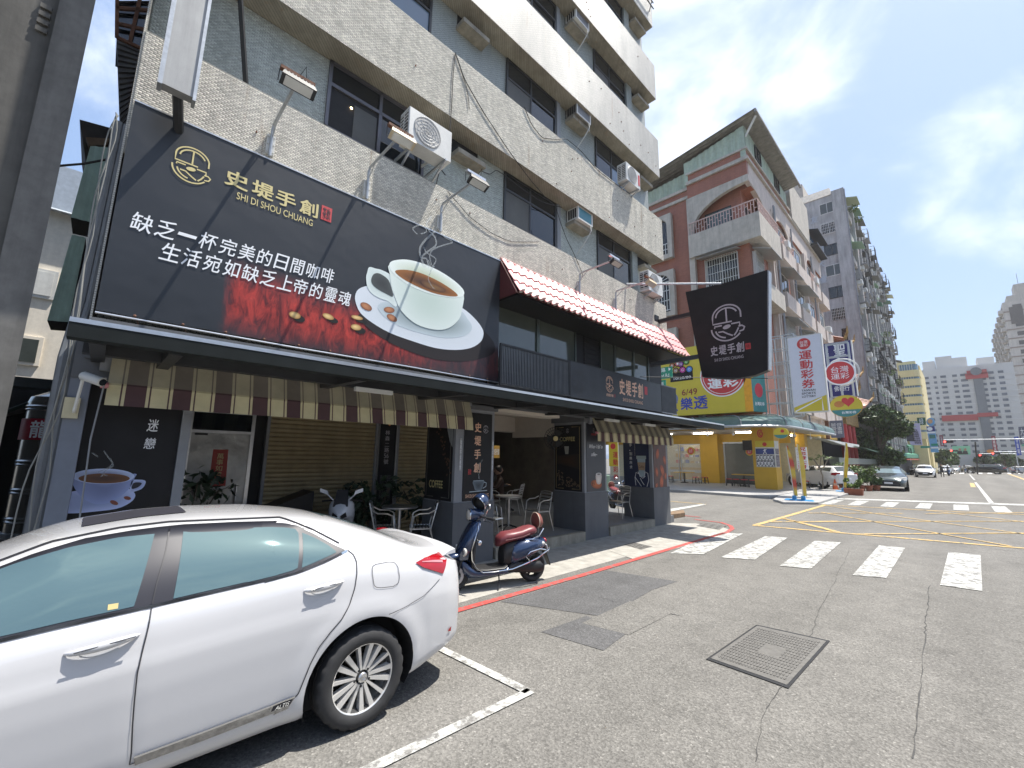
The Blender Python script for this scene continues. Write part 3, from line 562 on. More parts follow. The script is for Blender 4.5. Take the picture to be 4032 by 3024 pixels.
logo(Plane2((SX,e0.y,eb.z),(0,1,0),(0,0,1)),0,0,e1.y-e0.y+.0,M_gold,SGN,.042,2)
def line(s_,fn0,p0,fn1,p1,h,m=M_wprint,bold=.012):
 a=fn0(*p0);b_=fn1(*p1);n=len(s_);w=(b_.y-a.y)/(n-1)
 for i,ch in enumerate(s_):
  yc=a.y+w*i;zc=a.z+(b_.z-a.z)*i/(n-1);hh=h if ch!='一' else h*.18;ww=.82*h if ch!='一' else .8*h
  text(ch,(SX,yc-ww/2,zc-hh/2),(0,ww,0),(.0,.04*h,hh),m,SGN,bold,shear=.12,th=.004)
line('缺乏一杯完美的日間咖啡',S1,(925,1455),S5,(645,305),.215)
line('生活宛如缺乏上帝的靈魂',S4,(1108,155),S5,(755,455),.215)
PR=vcmat('banner_print_colours')
def art(name,fn,pts,k,c0,c1=None,c2=None,ctr=None,parent=SGN,X=SX):
 """printed shape; the print itself shades from its middle colour to its rim colour"""
 q=[fn(*p)for p in pts];q=[Vector((X+.0016*k,p.y,p.z))for p in q];n=len(q);c=Vector((X+.0016*k,sum(p.y for p in q)/n,sum(p.z for p in q)/n))
 if ctr:c=fn(*ctr);c=Vector((X+.0016*k,c.y,c.z))
 g=MB();g.c=[];g.v=[tuple(c)];g.c.append(c0);rings=5
 for r_ in range(1,rings+1):
  t=r_/rings
  for i,p in enumerate(q):
   g.v.append(tuple(c.lerp(p,t)));cc=c1 or c0
   if c2:s_=(p.z-c.z)/(max(abs(k_.z-c.z)for k_ in q)+1e-6);cc=tuple(cc[j]*(1-max(0,s_))+c2[j]*max(0,s_)for j in range(3))
   g.c.append(tuple(c0[j]*(1-t**1.6)+cc[j]*t**1.6 for j in range(3)))
 g.f=[(0,1+(i+1)%n,1+i)for i in range(n)]
 for r_ in range(rings-1):
  for i in range(n):j=(i+1)%n;g.f.append((1+r_*n+i,1+r_*n+j,1+(r_+1)*n+j,1+(r_+1)*n+i))
 a,b2,c_=(Vector(g.v[k_])for k_ in g.f[0])
 if(b2-a).cross(c_-a).x<0:g.f=[tuple(reversed(f_))for f_ in g.f]
 return obj(name,g,PR,parent)
def sm(pts,n=3):
 """closed smooth curve through points"""
 N_=len(pts);r=[]
 for i in range(N_):
  p0,p1,p2,p3=(pts[(i+k-1)%N_]for k in range(4))
  for j in range(n):
   t=j/n;r.append(tuple(.5*((2*p1[d])+(-p0[d]+p2[d])*t+(2*p0[d]-5*p1[d]+4*p2[d]-p3[d])*t*t+(-p0[d]+3*p1[d]-3*p2[d]+p3[d])*t**3)for d in(0,1)))
 return r
sauc=sm([(826,440),(850,395),(920,372),(1040,366),(1200,400),(1400,460),(1520,515),(1600,580),(1655,650),(1664,700),(1640,745),(1580,780),(1480,793),(1350,780),(1200,735),(1050,680),(930,610),(860,550),(832,490)])
art('printed_saucer_shadow',S5,sm([(850,560),(1100,560),(1500,560),(1700,700),(1740,800),(1650,850),(1500,868),(1330,850),(1150,790),(1010,720),(900,640)]),1,(.01,.008,.008),(.018,.012,.012))
art('printed_saucer',S5,sauc,2,(.55,.60,.63),(.66,.71,.76))
art('printed_saucer_well',S5,sm([(975,500),(1080,470),(1300,480),(1500,530),(1560,590),(1590,650),(1540,700),(1420,715),(1280,690),(1120,640),(1010,570)]),3,(.14,.19,.18),(.50,.58,.62))
art('printed_cup_handle',S5,sm([(1062,310),(1000,272),(960,262),(918,252),(905,285),(897,320),(905,380),(935,425),(985,455),(1040,475),(1090,512),(1100,480),(1075,440),(1060,380)]),4,(.50,.58,.55),(.66,.74,.72))
art('printed_handle_gap',S5,sm([(945,300),(975,292),(1010,308),(1045,340),(1062,390),(1072,445),(1030,428),(975,398),(940,368),(930,335)]),5,(.03,.035,.038),(.06,.07,.07))
art('printed_cup',S5,sm([(1050,232),(1052,300),(1062,380),(1085,450),(1115,520),(1160,575),(1225,625),(1310,655),(1390,662),(1455,640),(1505,590),(1525,520),(1534,430),(1480,380),(1370,300),(1200,220)]),6,(.50,.60,.54),(.66,.74,.70),(.72,.78,.74),ctr=(1300,480))
art('printed_cup_rim',S5,sm([(1048,235),(1062,216),(1100,206),(1160,204),(1250,224),(1370,275),(1470,340),(1525,392),(1537,425),(1520,445),(1480,452),(1420,447),(1320,428),(1200,382),(1110,325),(1060,275)]),7,(.45,.52,.35),(.80,.86,.82))
art('printed_coffee',S5,sm([(1085,282),(1120,270),(1190,275),(1270,298),(1370,345),(1450,395),(1492,432),(1482,444),(1420,440),(1330,420),(1220,375),(1130,325)]),8,(.03,.010,.006),(.30,.11,.02),ctr=(1290,370))
art('printed_crema',S5,sm([(1255,345),(1300,345),(1370,375),(1415,400),(1400,418),(1340,405),(1280,380)]),9,(.20,.10,.03),(.09,.035,.015))
def bean(fn,cx,cy,rx,ry,rot,dark=(.20,.07,.03),X=SX,parent=SGN,k=4,lite=(.50,.22,.10)):
 art('printed_bean',fn,ellipse(cx,cy,rx,ry,rot,16),k,lite,dark,ctr=(cx-rx*.2,cy-ry*.3),parent=parent,X=X)
for b_ in((898,510,42,22,30),(1048,532,36,20,8),(1066,584,38,20,32)):bean(S5,*b_)
for cx,cy,rx,ry,rot in((432,566,40,22,18),(650,575,40,18,22),(838,582,40,14,14),(832,645,36,20,12)):
 art('printed_bean_shadow',S5,ellipse(cx+28,cy+22,rx,ry,rot,16),2,(.008,.006,.005));bean(S5,cx,cy,rx,ry,rot,(.32,.15,.04),k=3,lite=(.80,.58,.25))
M_steam=mat('steam_print',(.62,.66,.66),.5,var=0,alpha=.30)
g=MB()
for pts,w_ in(([(1310,240),(1290,200),(1255,190),(1300,150),(1350,110),(1345,60),(1310,20),(1290,-30),(1330,-60)],.03),([(1340,250),(1310,190),(1330,140),(1400,110),(1460,90),(1410,60),(1370,30)],.022),([(1300,300),(1330,250),(1350,200),(1290,160),(1270,130)],.02),([(1230,40),(1200,0),(1260,-20),(1290,20),(1240,40)],.02),([(1340,390),(1300,330),(1320,270),(1300,210)],.014),([(1290,240),(1250,180),(1250,120),(1300,60),(1350,30)],.035)):
 w3=[S5(*p)for p in sm(pts,4)[:-4]];ribbon(g,[(SX+.017,p.y,p.z)for p in w3],w_,(1,0,0))
obj('printed_steam',g,M_steam,SGN)
t=thing('blade_sign','blank grey sheet-metal vertical sign box hanging high at the left end of the facade','sign',(-5.4,.1,5.6))
g=MB();g.box(-5.52,-5.40,.01,.27,5.62,13);obj('sheet',g,mat('sheet_metal',(.36,.36,.35),.55,.3,var=.12,scale=2,dirt=.25),t)
g=MB();g.box(-5.53,-5.385,-.03,.01,5.60,13);g.box(-5.53,-5.385,.27,.30,5.58,13);obj('folded_rim',g,M_steel,t)
g=MB();g.tube([(-5.95,.22,5.5),(-5.52,.14,5.72)],.05,8);obj('steel_arm',g,M_dkst,t)
g=MB();g.bar((-6.3,.88,6.62),(-5.46,.25,9.2),.05,.05);obj('stay',g,M_dkst,t)
#  café ground floor
CAF=thing('cafe','dark grey café arcade of the corner building with pillars, posters and steel canopy','shop',(-7.5,6,0))
g=MB();g.box(-16,-6.0,-.2,12.36,.0,.19);obj('floor_slab',g,M_floor,CAF)
for y0,y1 in((5.32,7.96),(8.93,11.06)):
 g=MB();g.box(-6.02,-5.9,y0,y1,0,.2);obj('step',g,M_conD,CAF)
PIL=((4.38,5.28),(8.0,8.9),(11.1,12.04))
for k,(y0,y1)in enumerate(PIL):
 g=MB();g.box(-6.86,-5.93,y0,y1,0,1.02);obj('pillar_base',g,M_grey,CAF)
 g=MB();g.box(-6.84,-5.95,y0+.015,y1-.015,1.02,2.62);obj('pillar',g,M_greyL,CAF)
 g=MB();g.box(-6.9,-5.90,y0-.03,y1+.03,2.62,3.0);obj('pillar_head',g,M_grey,CAF)
g=MB();g.box(-6.25,-5.95,-.27,-.12,0,3.0);obj('corner_post',g,mat('blue_grey_paint',(.17,.19,.23),.6,var=.08),CAF)
g=MB();g.box(-6.3,-5.93,-.27,.35,2.5,2.95);obj('post_head',g,M_grey,CAF)
g=MB();g.box(-13,-6.1,-.2,5.3,2.85,2.9);obj('arcade_ceiling',g,M_grey,CAF)
g=MB();g.box(-13,-6.1,5.3,12.2,2.84,2.9);obj('arcade_ceiling',g,M_cream,CAF)
g=MB();g.box(-6.5,-6.12,5.28,7.35,2.66,2.84);g.box(-8.6,-8.2,5.28,8.2,2.45,2.84);obj('ceiling_beam',g,M_cream,CAF)
g=MB();g.box(-8.3,-6.86,8.0,8.1,2.3,2.84);obj('side_beam',g,M_cream,CAF)
XG=-4.55;ZG=2.79
CAN=thing('canopy','dark steel canopy with a bright gutter edge running the whole length of the café','canopy',(-5.2,6,2.6))
g=MB();g.box(XG-.14,XG,-.27,12.68,ZG-.15,ZG-.034);obj('gutter',g,mat('gutter_green_black',(.012,.015,.015),.6,0,var=.2,spec=.15),CAN)
g=MB();g.box(XG-.05,XG+.004,-.27,12.68,ZG-.034,ZG+.002);obj('gutter_lip',g,M_alu,CAN)
g=MB();g.hexa([(XG-.14,-.25,ZG-.03),(XG-.14,12.66,ZG-.03),(-5.98,12.66,ZG+.16),(-5.98,-.25,ZG+.16),(XG-.14,-.25,ZG-.01),(XG-.14,12.66,ZG-.01),(-5.98,12.66,ZG+.18),(-5.98,-.25,ZG+.18)]);obj('roof_sheet',g,M_dkst,CAN)
for y in(-.15,.35,2.05,3.55,5.2,6.7,8.3,9.9,11.5):
 g=MB();g.hexa([(XG-.12,y,ZG-.16),(XG-.12,y+.1,ZG-.16),(-5.98,y+.1,ZG-.12),(-5.98,y,ZG-.12),(XG-.12,y,ZG-.05),(XG-.12,y+.1,ZG-.05),(-5.98,y+.1,ZG+.13),(-5.98,y,ZG+.13)]);obj('rafter',g,M_dkst,CAN)
g=MB();g.box(-5.40,-5.30,-.2,12.6,ZG-.14,ZG-.03);obj('purlin',g,M_dkst,CAN)
for y in(2.2,7.6,9.2):
 g=MB();g.box(-5.12,-5.06,y,y+.5,ZG-.22,ZG-.17);obj('strip_lamp',g,M_acw,CAN)
g=MB();g.box(-5.97,-5.90,-.2,12.4,2.70,3.12);obj('fascia',g,M_grey,CAN)
M_awcs=mat('awning_cream_skylit',(.44,.40,.28),.85,var=.15,scale=4,bump=.05);M_awbs=mat('awning_taupe_skylit',(.19,.165,.135),.85,var=.15,scale=4,bump=.05)  # upper-slope stripes: muted sky light painted into the colour
M_awc=mat('awning_cream',(.58,.53,.33),.8,var=.12,scale=4,bump=.05);M_awb=mat('awning_brown',(.085,.045,.05),.8,var=.12,scale=4,bump=.05)
def awning(label,y0,y1,per,xt,zt,xf,zf,xb,zb_,skew=0):
 t=thing('awning',label,'awning',(xt,y0,zt));y=y0;k=0;seq=[(.26,'c'),(.025,'b'),(.045,'c'),(.30,'b'),(.045,'c'),(.025,'b')]
 y=y0;i=0;off=.10
 y-=per*off
 while y<y1-.005:
  w,c=seq[i%6];w=w*per/.7;a=max(y,y0);b_=min(y+w,y1);y+=w;i+=1
  if b_-a<.004:continue
  g=MB();n=5;v=[];fl=lambda yy:.012*math.sin(yy*5.1)
  for yy in(a,b_):
   for p in((xt,zt),((xt+xf)/2,(zt+zf)/2+.006),(xf,zf),(xf+.012,zf-.02),(xf+.010,zf-.045),(xb+fl(yy),zb_)):v.append((p[0],yy,p[1]))
   for p in((xt-.006,zt),((xt+xf)/2-.006,(zt+zf)/2),(xf-.006,zf),(xf+.005,zf-.02),(xf+.004,zf-.045),(xb-.005+fl(yy),zb_)):v.append((p[0],yy,p[1]))
  f=[(q,12+q,13+q,1+q)for q in range(5)]+[(6+q,7+q,19+q,18+q)for q in range(5)]+[(5,17,23,11),(0,6,18,12)]
  if a==y0:f.append((0,1,2,3,4,5,11,10,9,8,7,6))
  if b_==y1:f.append(tuple(reversed((12,13,14,15,16,17,23,22,21,20,19,18))))
  g.add(v,f);so_=obj('stripe',g,M_awc if c=='c' else M_awb,t,35);so_.data.materials.append(M_awcs if c=='c' else M_awbs);so_.data.polygons[0].material_index=1;so_.data.polygons[1].material_index=1
 g=MB();g.tube([(xt+.01,y0-.06,zt),(xt+.01,y1+.06,zt)],.03,8);g.box(xt-.05,xt+.02,y0-.08,y0,zt-.18,zt+.06);g.box(xt-.05,xt+.02,y1,y1+.05,zt-.1,zt+.06);obj('roller',g,M_greyL,t)
 g=MB();g.tube([(xf,y0-.05,zf-.03),(xf,y0+.01,zf-.03)],.03,8);obj('end_cap',g,mat('pink_cap',(.5,.2,.22),.5),t);return t
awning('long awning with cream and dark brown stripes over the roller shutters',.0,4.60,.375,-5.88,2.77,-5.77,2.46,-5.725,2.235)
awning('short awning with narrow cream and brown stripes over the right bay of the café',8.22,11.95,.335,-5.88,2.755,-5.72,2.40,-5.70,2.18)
g=MB();g.tube([(-5.72,-.02,2.5),(-5.70,-.05,1.9),(-5.66,-.02,.9)],.007,6);tag(obj('awning_crank',g,M_greyL),'thin crank rod hanging in front of the 迷戀 poster','crank')
XP=-6.12
t=thing('poster','tall black poster with 迷戀 and a steaming cup, beside the left corner post','poster',(XP,.25,0))
g=MB();g.box(XP-.04,XP,-.13,.655,0,2.5);obj('board',g,M_black,t)
t4=lambda a,b:at(a*.6028,900+b*.6028,x=XP);t60=lambda a,b:at(a*.4221,1450+b*.4221,x=XP)
for ch,(a,b_)in(('迷',((955,1325),(1040,1248))),('戀',((935,1438),(1022,1368)))):
 p=t4(*a);q=t4(*b_);text(ch,(XP,p.y,p.z),(0,q.y-p.y,0),(0,0,q.z-p.z),M_wprint,t,.015,shear=.1)
A=lambda n_,pts,k,*c,**kw:art(n_,t4,pts,k,*c,parent=t,X=XP,**kw)
A('printed_saucer',sm([(400,1780),(420,1730),(600,1700),(800,1695),(860,1710),(884,1745),(850,1790),(760,1830),(600,1850),(480,1860),(400,1850)]),1,(.22,.27,.45),(.45,.52,.78))
A('printed_cup',sm([(472,1630),(480,1680),(520,1740),(590,1790),(660,1800),(740,1780),(800,1740),(850,1690),(878,1630),(880,1600),(700,1640)]),2,(.16,.19,.33),(.28,.34,.58))
A('printed_handle',sm([(860,1650),(900,1640),(945,1645),(950,1665),(925,1700),(870,1720),(845,1725)]),2,(.25,.30,.5),(.45,.52,.75));A('printed_handle_gap',sm([(872,1662),(915,1658),(925,1668),(900,1690),(860,1700)]),3,(.02,.02,.03),(.02,.02,.03))
A('printed_rim',ellipse(675,1618,203,50,0),3,(.12,.14,.22),(.50,.58,.80));A('printed_coffee',ellipse(680,1632,168,33,0),4,(.06,.03,.02),(.16,.07,.03))
bean(t4,745,1790,28,14,20,X=XP,parent=t,k=3,lite=(.18,.05,.04));bean(t4,832,1760,24,12,10,X=XP,parent=t,k=3,lite=(.18,.05,.04))
g=MB()
for pts in([(700,1615),(640,1590),(715,1560),(735,1530),(690,1470),(680,1450)],[(660,1620),(690,1580),(740,1550),(720,1500)],[(640,1490),(600,1465)]):
 ribbon(g,[(XP+.012,t4(*p).y,t4(*p).z)for p in pts],.012,(1,0,0))
obj('printed_steam',g,M_steam,t)
g=MB();g.box(-6.2,-6.08,.66,.75,.0,2.6)
for z in(.6,1.0,1.4,1.8,2.2):g.box(-6.08,-6.07,.69,.72,z-.012,z+.012)
obj('steel_post',g,M_greyL,CAF)
XS=-8.0
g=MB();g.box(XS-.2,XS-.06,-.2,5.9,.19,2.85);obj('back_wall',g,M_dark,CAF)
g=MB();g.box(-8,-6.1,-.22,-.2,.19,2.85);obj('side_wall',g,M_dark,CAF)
t=thing('steel_door','battered stainless-steel door with a red and gold New Year sheet','door',(XS,1.4,.19))
g=MB();g.box(XS-.03,XS+.03,.95,1.0,.19,2.45);g.box(XS-.03,XS+.03,1.78,1.83,.19,2.45);g.box(XS-.03,XS+.03,1.0,1.78,2.40,2.45);g.box(XS-.03,XS+.03,1.0,1.78,2.09,2.13);obj('frame',g,M_alu,t)
g=MB();g.box(XS-.02,XS+.01,1.0,1.78,.2,2.09);obj('leaf',g,mat('brushed_steel',(.30,.30,.29),.38,.75,var=.25,scale=3,bump=.3,bscale=5),t)
g=MB();g.box(XS-.02,XS,1.0,1.78,2.13,2.40);obj('fanlight',g,M_glass,t)
g=MB();g.box(XS+.03,XS+.05,1.04,1.2,2.05,2.08);obj('closer',g,M_dkst,t)
g=MB();g.tube([(XS+.05,1.66,.95),(XS+.05,1.66,1.3)],.012,6);obj('handle',g,M_alu,t)
g=MB();g.prism([(XS+.011,1.30,1.28),(XS+.011,1.52,1.28),(XS+.011,1.50,1.84),(XS+.011,1.30,1.84)],(.003,0,0));o=obj('new_year_sheet',g,mat('festive_red',(.36,.03,.02),.5,var=.15,scale=20),t)
text('萬\n事\n如\n意',(XS+.014,1.36,1.42),(0,.09,0),(0,0,.36),M_gold,o,.02)
def shutter(label,y0,y1,z0,z1,group=None):
 t=thing('roller_shutter',label,'shutter',(XS,y0,.19),group=group);n=int((z1-z0)/.075)
 for k in range(n):
  za=z0+k*.075;g=MB();pr=[(0,za),(.012,za+.006),(.03,za+.03),(.028,za+.05),(.008,za+.068),(0,za+.072)]
  g.add([(XS+a,y,z)for y in(y0,y1)for a,z in pr],[(i,6+i,7+i,i+1)for i in range(5)]+[(0,1,2,3,4,5),(11,10,9,8,7,6)]);obj('slat',g,M_shut,t)
 g=MB();g.box(XS-.03,XS+.05,y0-.05,y0-.002,z0,z1);g.box(XS-.03,XS+.05,y1+.002,y1+.05,z0,z1);obj('guide_rail',g,M_greyL,t);return t
M_shut=mat('shutter_beige',(.40,.325,.19),.5,.15,var=.12,scale=5,dirt=.15)
shutter('wide beige roller shutter in the left bay, closed',2.05,3.93,.2,2.62);shutter('narrow beige roller shutter right of the black address strip',4.45,5.25,.2,2.62)
t=thing('address_sign','tall narrow black address strip with 林森二路56號 between the two shutters','sign',(XS,4.2,.19))
g=MB();g.box(XS-.03,XS+.03,4.02,4.38,.2,2.62);obj('board',g,M_black,t)
g=MB();g.box(XS+.0,XS+.05,3.985,4.02,.2,2.62);g.box(XS+.0,XS+.05,4.38,4.40,.2,2.62);obj('trim',g,M_alu,t)
for k,ch in enumerate(('林','森','二','路','56','號')):text(ch,(XS+.03,4.14,2.19-k*.115),(0,.10,0),(0,0,.095 if ch!='二' else .07),M_silver,t,.02)
text('週一至週五\n咖啡・茶飲\n輕食・甜點\n手工・烘焙\n外帶・外送',(XS+.03,4.08,.95),(0,.24,0),(0,0,.45),mat('dim_print',(.16,.16,.17)),t)
g=MB();g.prism([(XS+.03,4.19,2.40),(XS+.03,4.22,2.37),(XS+.03,4.25,2.40),(XS+.03,4.22,2.43)],(.004,0,0));obj('diamond',g,mat('orange_print',(.5,.2,.05)),t)
def poster(name,label,P,U,V,m=M_black,th=.012):
 P,U,V=map(Vector,(P,U,V));n=U.cross(V).normalized();c=P+U/2;t=thing(name,label,'poster',(c.x,c.y,0));g=MB();g.prism([P,P+U,P+U+V,P+V],n*th);obj('board',g,m,t);return t,Plane2(P+n*th,U.normalized(),V.normalized())
M_navy=mat('navy_print',(.012,.022,.065),.4,var=.15)
def on(pl,s_,a,b,w,h,m,t,bold=.02,**k):return text(s_,pl.p(a,b,0),pl.U*w,pl.V*h,m,t,bold,**k)
def pl_art(name,pl,pts,k,c0,c1,t,ctr=None):
 q=[pl.p(a,b,k)for a,b in pts];n=len(q);c=pl.p(*ctr,k)if ctr else sum(q,Vector())/n;g=MB();g.v=[tuple(c)];g.c=[c0]
 for r_ in(.5,1):g.v+=[tuple(c.lerp(p,r_))for p in q];g.c+=[tuple(c0[j]*(1-r_**1.5)+c1[j]*r_**1.5 for j in range(3))]*n
 g.f=[(0,1+i,1+(i+1)%n)for i in range(n)]+[(1+i,1+n+i,1+n+(i+1)%n,1+(i+1)%n)for i in range(n)]
 a=Vector(g.v[0]);b_=Vector(g.v[1]);c_=Vector(g.v[2])
 if(b_-a).cross(c_-a).dot(pl.n)<0:g.f=[tuple(reversed(f_))for f_ in g.f]
 return obj(name,g,PR,t)
def border(pl,w,h,t,m=M_silver,i=.05,lw=.012):
 g=MB()
 for a in([(w*.35,i),(i,i),(i,h-i),(w*.35,h-i)],[(w*.65,i),(w-i,i),(w-i,h-i),(w*.65,h-i)]):ribbon(g,[pl.p(*p)for p in a],lw,pl.n)
 obj('border_line',g,m,t)
t,pl=poster('poster','black poster with vertical café name over a blue cup, front of the first pillar',(-5.95,4.57,1.04),(0,.63,0),(0,0,1.52))
for k,ch in enumerate('史堤手創'):on(pl,ch,.225,1.18-k*.235,.15,.17,M_peach,t,.035)
on(pl,'茶飲',.10,.38+.06,.07,.10,M_rprint,t);logo(pl,.42,1.17,.12,M_silver,t,.042);on(pl,'SHI DI SHOU CHUANG',.06,.05,.52,.06,M_peach,t,.02)
pl_art('printed_cup',pl,sm([(.22,.33),(.24,.24),(.28,.17),(.40,.17),(.44,.24),(.46,.33)]),2,(.03,.04,.05),(.13,.17,.2),t)
g=MB();ribbon(g,[pl.p(*p,3)for p in((.46,.31),(.52,.29),(.51,.23),(.44,.2))],.014,pl.n);ribbon(g,[pl.p(*p,3)for p in((.22,.335),(.46,.335))],.008,pl.n);ribbon(g,[pl.p(*p,3)for p in((.14,.15),(.54,.16))],.014,pl.n);obj('printed_outline',g,mat('cup_line',(.35,.42,.46)),t)
g=MB();ribbon(g,[pl.p(*p,3)for p in((.35,.36),(.33,.45),(.38,.52),(.34,.62),(.42,.7))],.018,pl.n);obj('printed_steam',g,M_steam,t)
t,pl=poster('poster','black COFFEE poster with falling beans and white cup edge, side of first pillar',(-6.82,4.395,1.04),(.80,0,0),(0,0,1.5))
border(pl,.80,1.5,t,mat('dim_line',(.2,.2,.17)));on(pl,'COFFEE',.14,.20,.42,.13,M_gold,t,.03);rr=random.Random(2)
pl_art('printed_cup_edge',pl,[(.62,1.48),(.8,1.48),(.8,.9),(.72,1.0),(.64,1.2)],1,(.25,.27,.28),(.35,.37,.38),t)
def beans(pl,t,n,area,sz,c=(.16,.08,.05),c1=(.04,.02,.012)):
 for k in range(n):
  a,b_=area(rr);pl_art('printed_bean',pl,ellipse(a,b_,sz,sz*.65,rr.uniform(0,180),8),2,c,c1,t)
beans(pl,t,34,lambda r_:(lambda s_:(.28+s_*.45+r_.uniform(-.07,.07),1.42-s_*.9+r_.uniform(-.1,.1)))(r_.random()),.028)
t,pl=poster('poster','black COFFEE poster with gold frame and bean heap, side of middle pillar',(-6.82,8.015,1.04),(.80,0,0),(0,0,1.52))
border(pl,.80,1.52,t,mat('gold_line',(.4,.3,.14)));on(pl,'COFFEE',.16,1.14,.46,.10,M_gold,t,.035);logo(pl,.36,1.33,.09,M_silver,t)
pl_art('printed_cup',pl,[(.30,1.02),(.44,1.02),(.42,.84),(.33,.84)],1,(.3,.3,.25),(.4,.4,.34),t);beans(pl,t,60,lambda r_:(lambda s_:(.08+s_*.66,.1+r_.random()*(.42-.38*s_)))(r_.random()),.026,(.28,.20,.13))
pl_art('printed_wood',pl,[(.06,.62),(.74,.5),(.74,.85),(.06,.8)],1,(.05,.025,.015),(.02,.015,.012),t)
t,pl=poster('poster','dark poster reading When I fall in coffee, front of the middle pillar',(-5.95,8.09,1.04),(0,.73,0),(0,0,1.55),mat('slate_print',(.03,.034,.045),.4,var=.15))
text('When I fall in',pl.p(.10,.98,0),pl.U*.53,pl.V*.09+pl.U*.01,M_wprint,t,0,shear=.35);text('coffee~',pl.p(.17,.80,0),pl.U*.24,pl.V*.09,M_wprint,t,0,shear=.35);logo(pl,.24,1.34,.09,M_silver,t);on(pl,'史堤手創',.18,1.28,.2,.05,M_rprint,t)
pl_art('printed_saucer',pl,ellipse(.36,.16,.22,.10,-8),1,(.50,.14,.04),(.18,.05,.02),t);pl_art('printed_cup',pl,sm([(.34,.38),(.35,.22),(.40,.16),(.50,.16),(.55,.22),(.56,.38)]),2,(.65,.6,.55),(.45,.38,.33),t);pl_art('printed_coffee',pl,ellipse(.45,.385,.11,.035),3,(.05,.02,.015),(.7,.68,.65),t)
beans(pl,t,6,lambda r_:(r_.uniform(.2,.3),r_.uniform(.1,.2)),.018,(.05,.02,.01))
t,pl=poster('poster','navy poster of a hand holding a paper coffee cup, side of right pillar',(-6.84,11.115,1.02),(.80,0,0),(0,0,1.3),M_navy)
for k,ch in enumerate('手・別無所求'):on(pl,ch,.20,1.12-k*.125,.085 if ch!='・' else .03,.09 if ch!='・' else .03,M_wprint,t,.01)
text('nothing more',pl.p(.36,1.2,0),-pl.V*.34,pl.U*.03,M_silver,t,.01)
pl_art('printed_cup',pl,[(.44,.80),(.70,.80),(.66,.28),(.50,.28)],1,(.30,.40,.45),(.40,.50,.55),t);pl_art('printed_sleeve',pl,[(.45,.68),(.69,.68),(.67,.46),(.48,.46)],2,(.45,.33,.22),(.42,.30,.20),t);pl_art('printed_lid',pl,[(.42,.86),(.72,.86),(.72,.77),(.42,.77)],2,(.32,.40,.40),(.36,.44,.44),t)
text('Coffee',pl.p(.49,.52,3),pl.U*.16,pl.V*.08,M_rust,t,0,shear=.3)
g=MB()
for pts in([(.38,.04),(.36,.25),(.40,.40),(.48,.36)],[(.36,.27),(.45,.15),(.55,.02)],[(.72,.02),(.78,.2),(.76,.38),(.68,.42),(.66,.32)],[(.46,.42),(.52,.30),(.60,.24),(.68,.30)],[(.52,.24),(.58,.14),(.64,.06)]):ribbon(g,[pl.p(*p,4)for p in pts],.016,pl.n)
obj('printed_hand',g,M_wprint,t)
t,pl=poster('poster','orange-brown poster of giant coffee beans, front of the right pillar',(-5.95,11.19,1.02),(0,.72,0),(0,0,1.32),mat('bean_print',(.07,.022,.015),.4,var=.4,scale=8))
for a,b_,s_,r_ in((.22,.92,.15,70),(.14,.42,.13,100),(.46,.46,.17,120),(.40,.16,.18,80),(.62,.75,.13,110),(.1,.06,.08,30),(.64,.3,.1,70)):
 pl_art('printed_bean',pl,ellipse(a,b_,s_,s_*.58,r_,18),2,(.62,.17,.07),(.22,.05,.03),t);g=MB();ribbon(g,[pl.p(a+s_*k_*.8*math.cos(R(r_))+.012*math.sin(k_*3),b_+s_*k_*.8*math.sin(R(r_)),3)for k_ in(-1,-.5,0,.5,1)],.014,pl.n);obj('printed_crease',g,mat('crease',(.10,.02,.015)),t)
pl_art('printed_header',pl,[(0,1.2),(.72,1.2),(.72,1.31),(0,1.31)],2,(.6,.13,.05),(.6,.13,.05),t)
for y,l_ in((4.50,'left'),(5.23,'right')):
 g=MB();g.box(-5.945,-5.94,y-.02,y+.02,1.55,2.1);o=obj('edge_strip',g,mat('strip_grey',(.35,.36,.36)),CAF);text('咖啡茶飲輕食'[::1].replace('','\n').strip('\n'),(-5.94,y-.016,1.57),(0,.032,0),(0,0,.5),M_wprint,o,.01)
 #  upper shop front: windows, slatted balcony, second sign, tiled eave
XU=-6.22
UP=thing('upper_shop_front','black upper floor front with wide windows under the pink tile eave','shop front',(XU,9,3.1))
g=MB();g.box(XU-.1,XU-.03,5.33,12.41,2.95,5.02);obj('cladding',g,M_black,UP)
for k in range(9):g=MB();g.box(XU-.03,XU-.01,8.45,9.1,3.9+k*.125,4.015+k*.125);obj('board',g,M_black,UP)
M_wfr=mat('bronze_frame',(.10,.115,.10),.35,.6,var=.1)
for ya,yb in((5.35,6.72),(6.72,8.08),(9.1,9.78),(9.78,10.75),(10.75,11.6)):
 f=MB();w=.045;z0,z1=3.5,4.93
 f.box(XU-.03,XU+.03,ya,ya+w,z0,z1);f.box(XU-.03,XU+.03,yb-w,yb-.001,z0,z1);f.box(XU-.03,XU+.028,ya+w,yb-w,z1-w,z1);f.box(XU-.03,XU+.028,ya+w,yb-w,z0,z0+w);o=obj('window',f,M_wfr,UP)
 p=MB();p.box(XU-.02,XU-.005,ya+w,yb-w,z0+w,z1-w);obj('pane',p,mat('olive_glass',(.075,.085,.07),.04,var=.2,scale=.8,spec=.9),o)
g=MB();g.box(XU-.02,XU+.0,11.65,12.41,2.95,4.95);obj('corner_panel',g,M_black,UP)
XB2=-5.75
t=thing('slatted_railing','balcony screen of upright dark metal slats between billboard and café name sign','railing',(XB2,6.2,3.1))
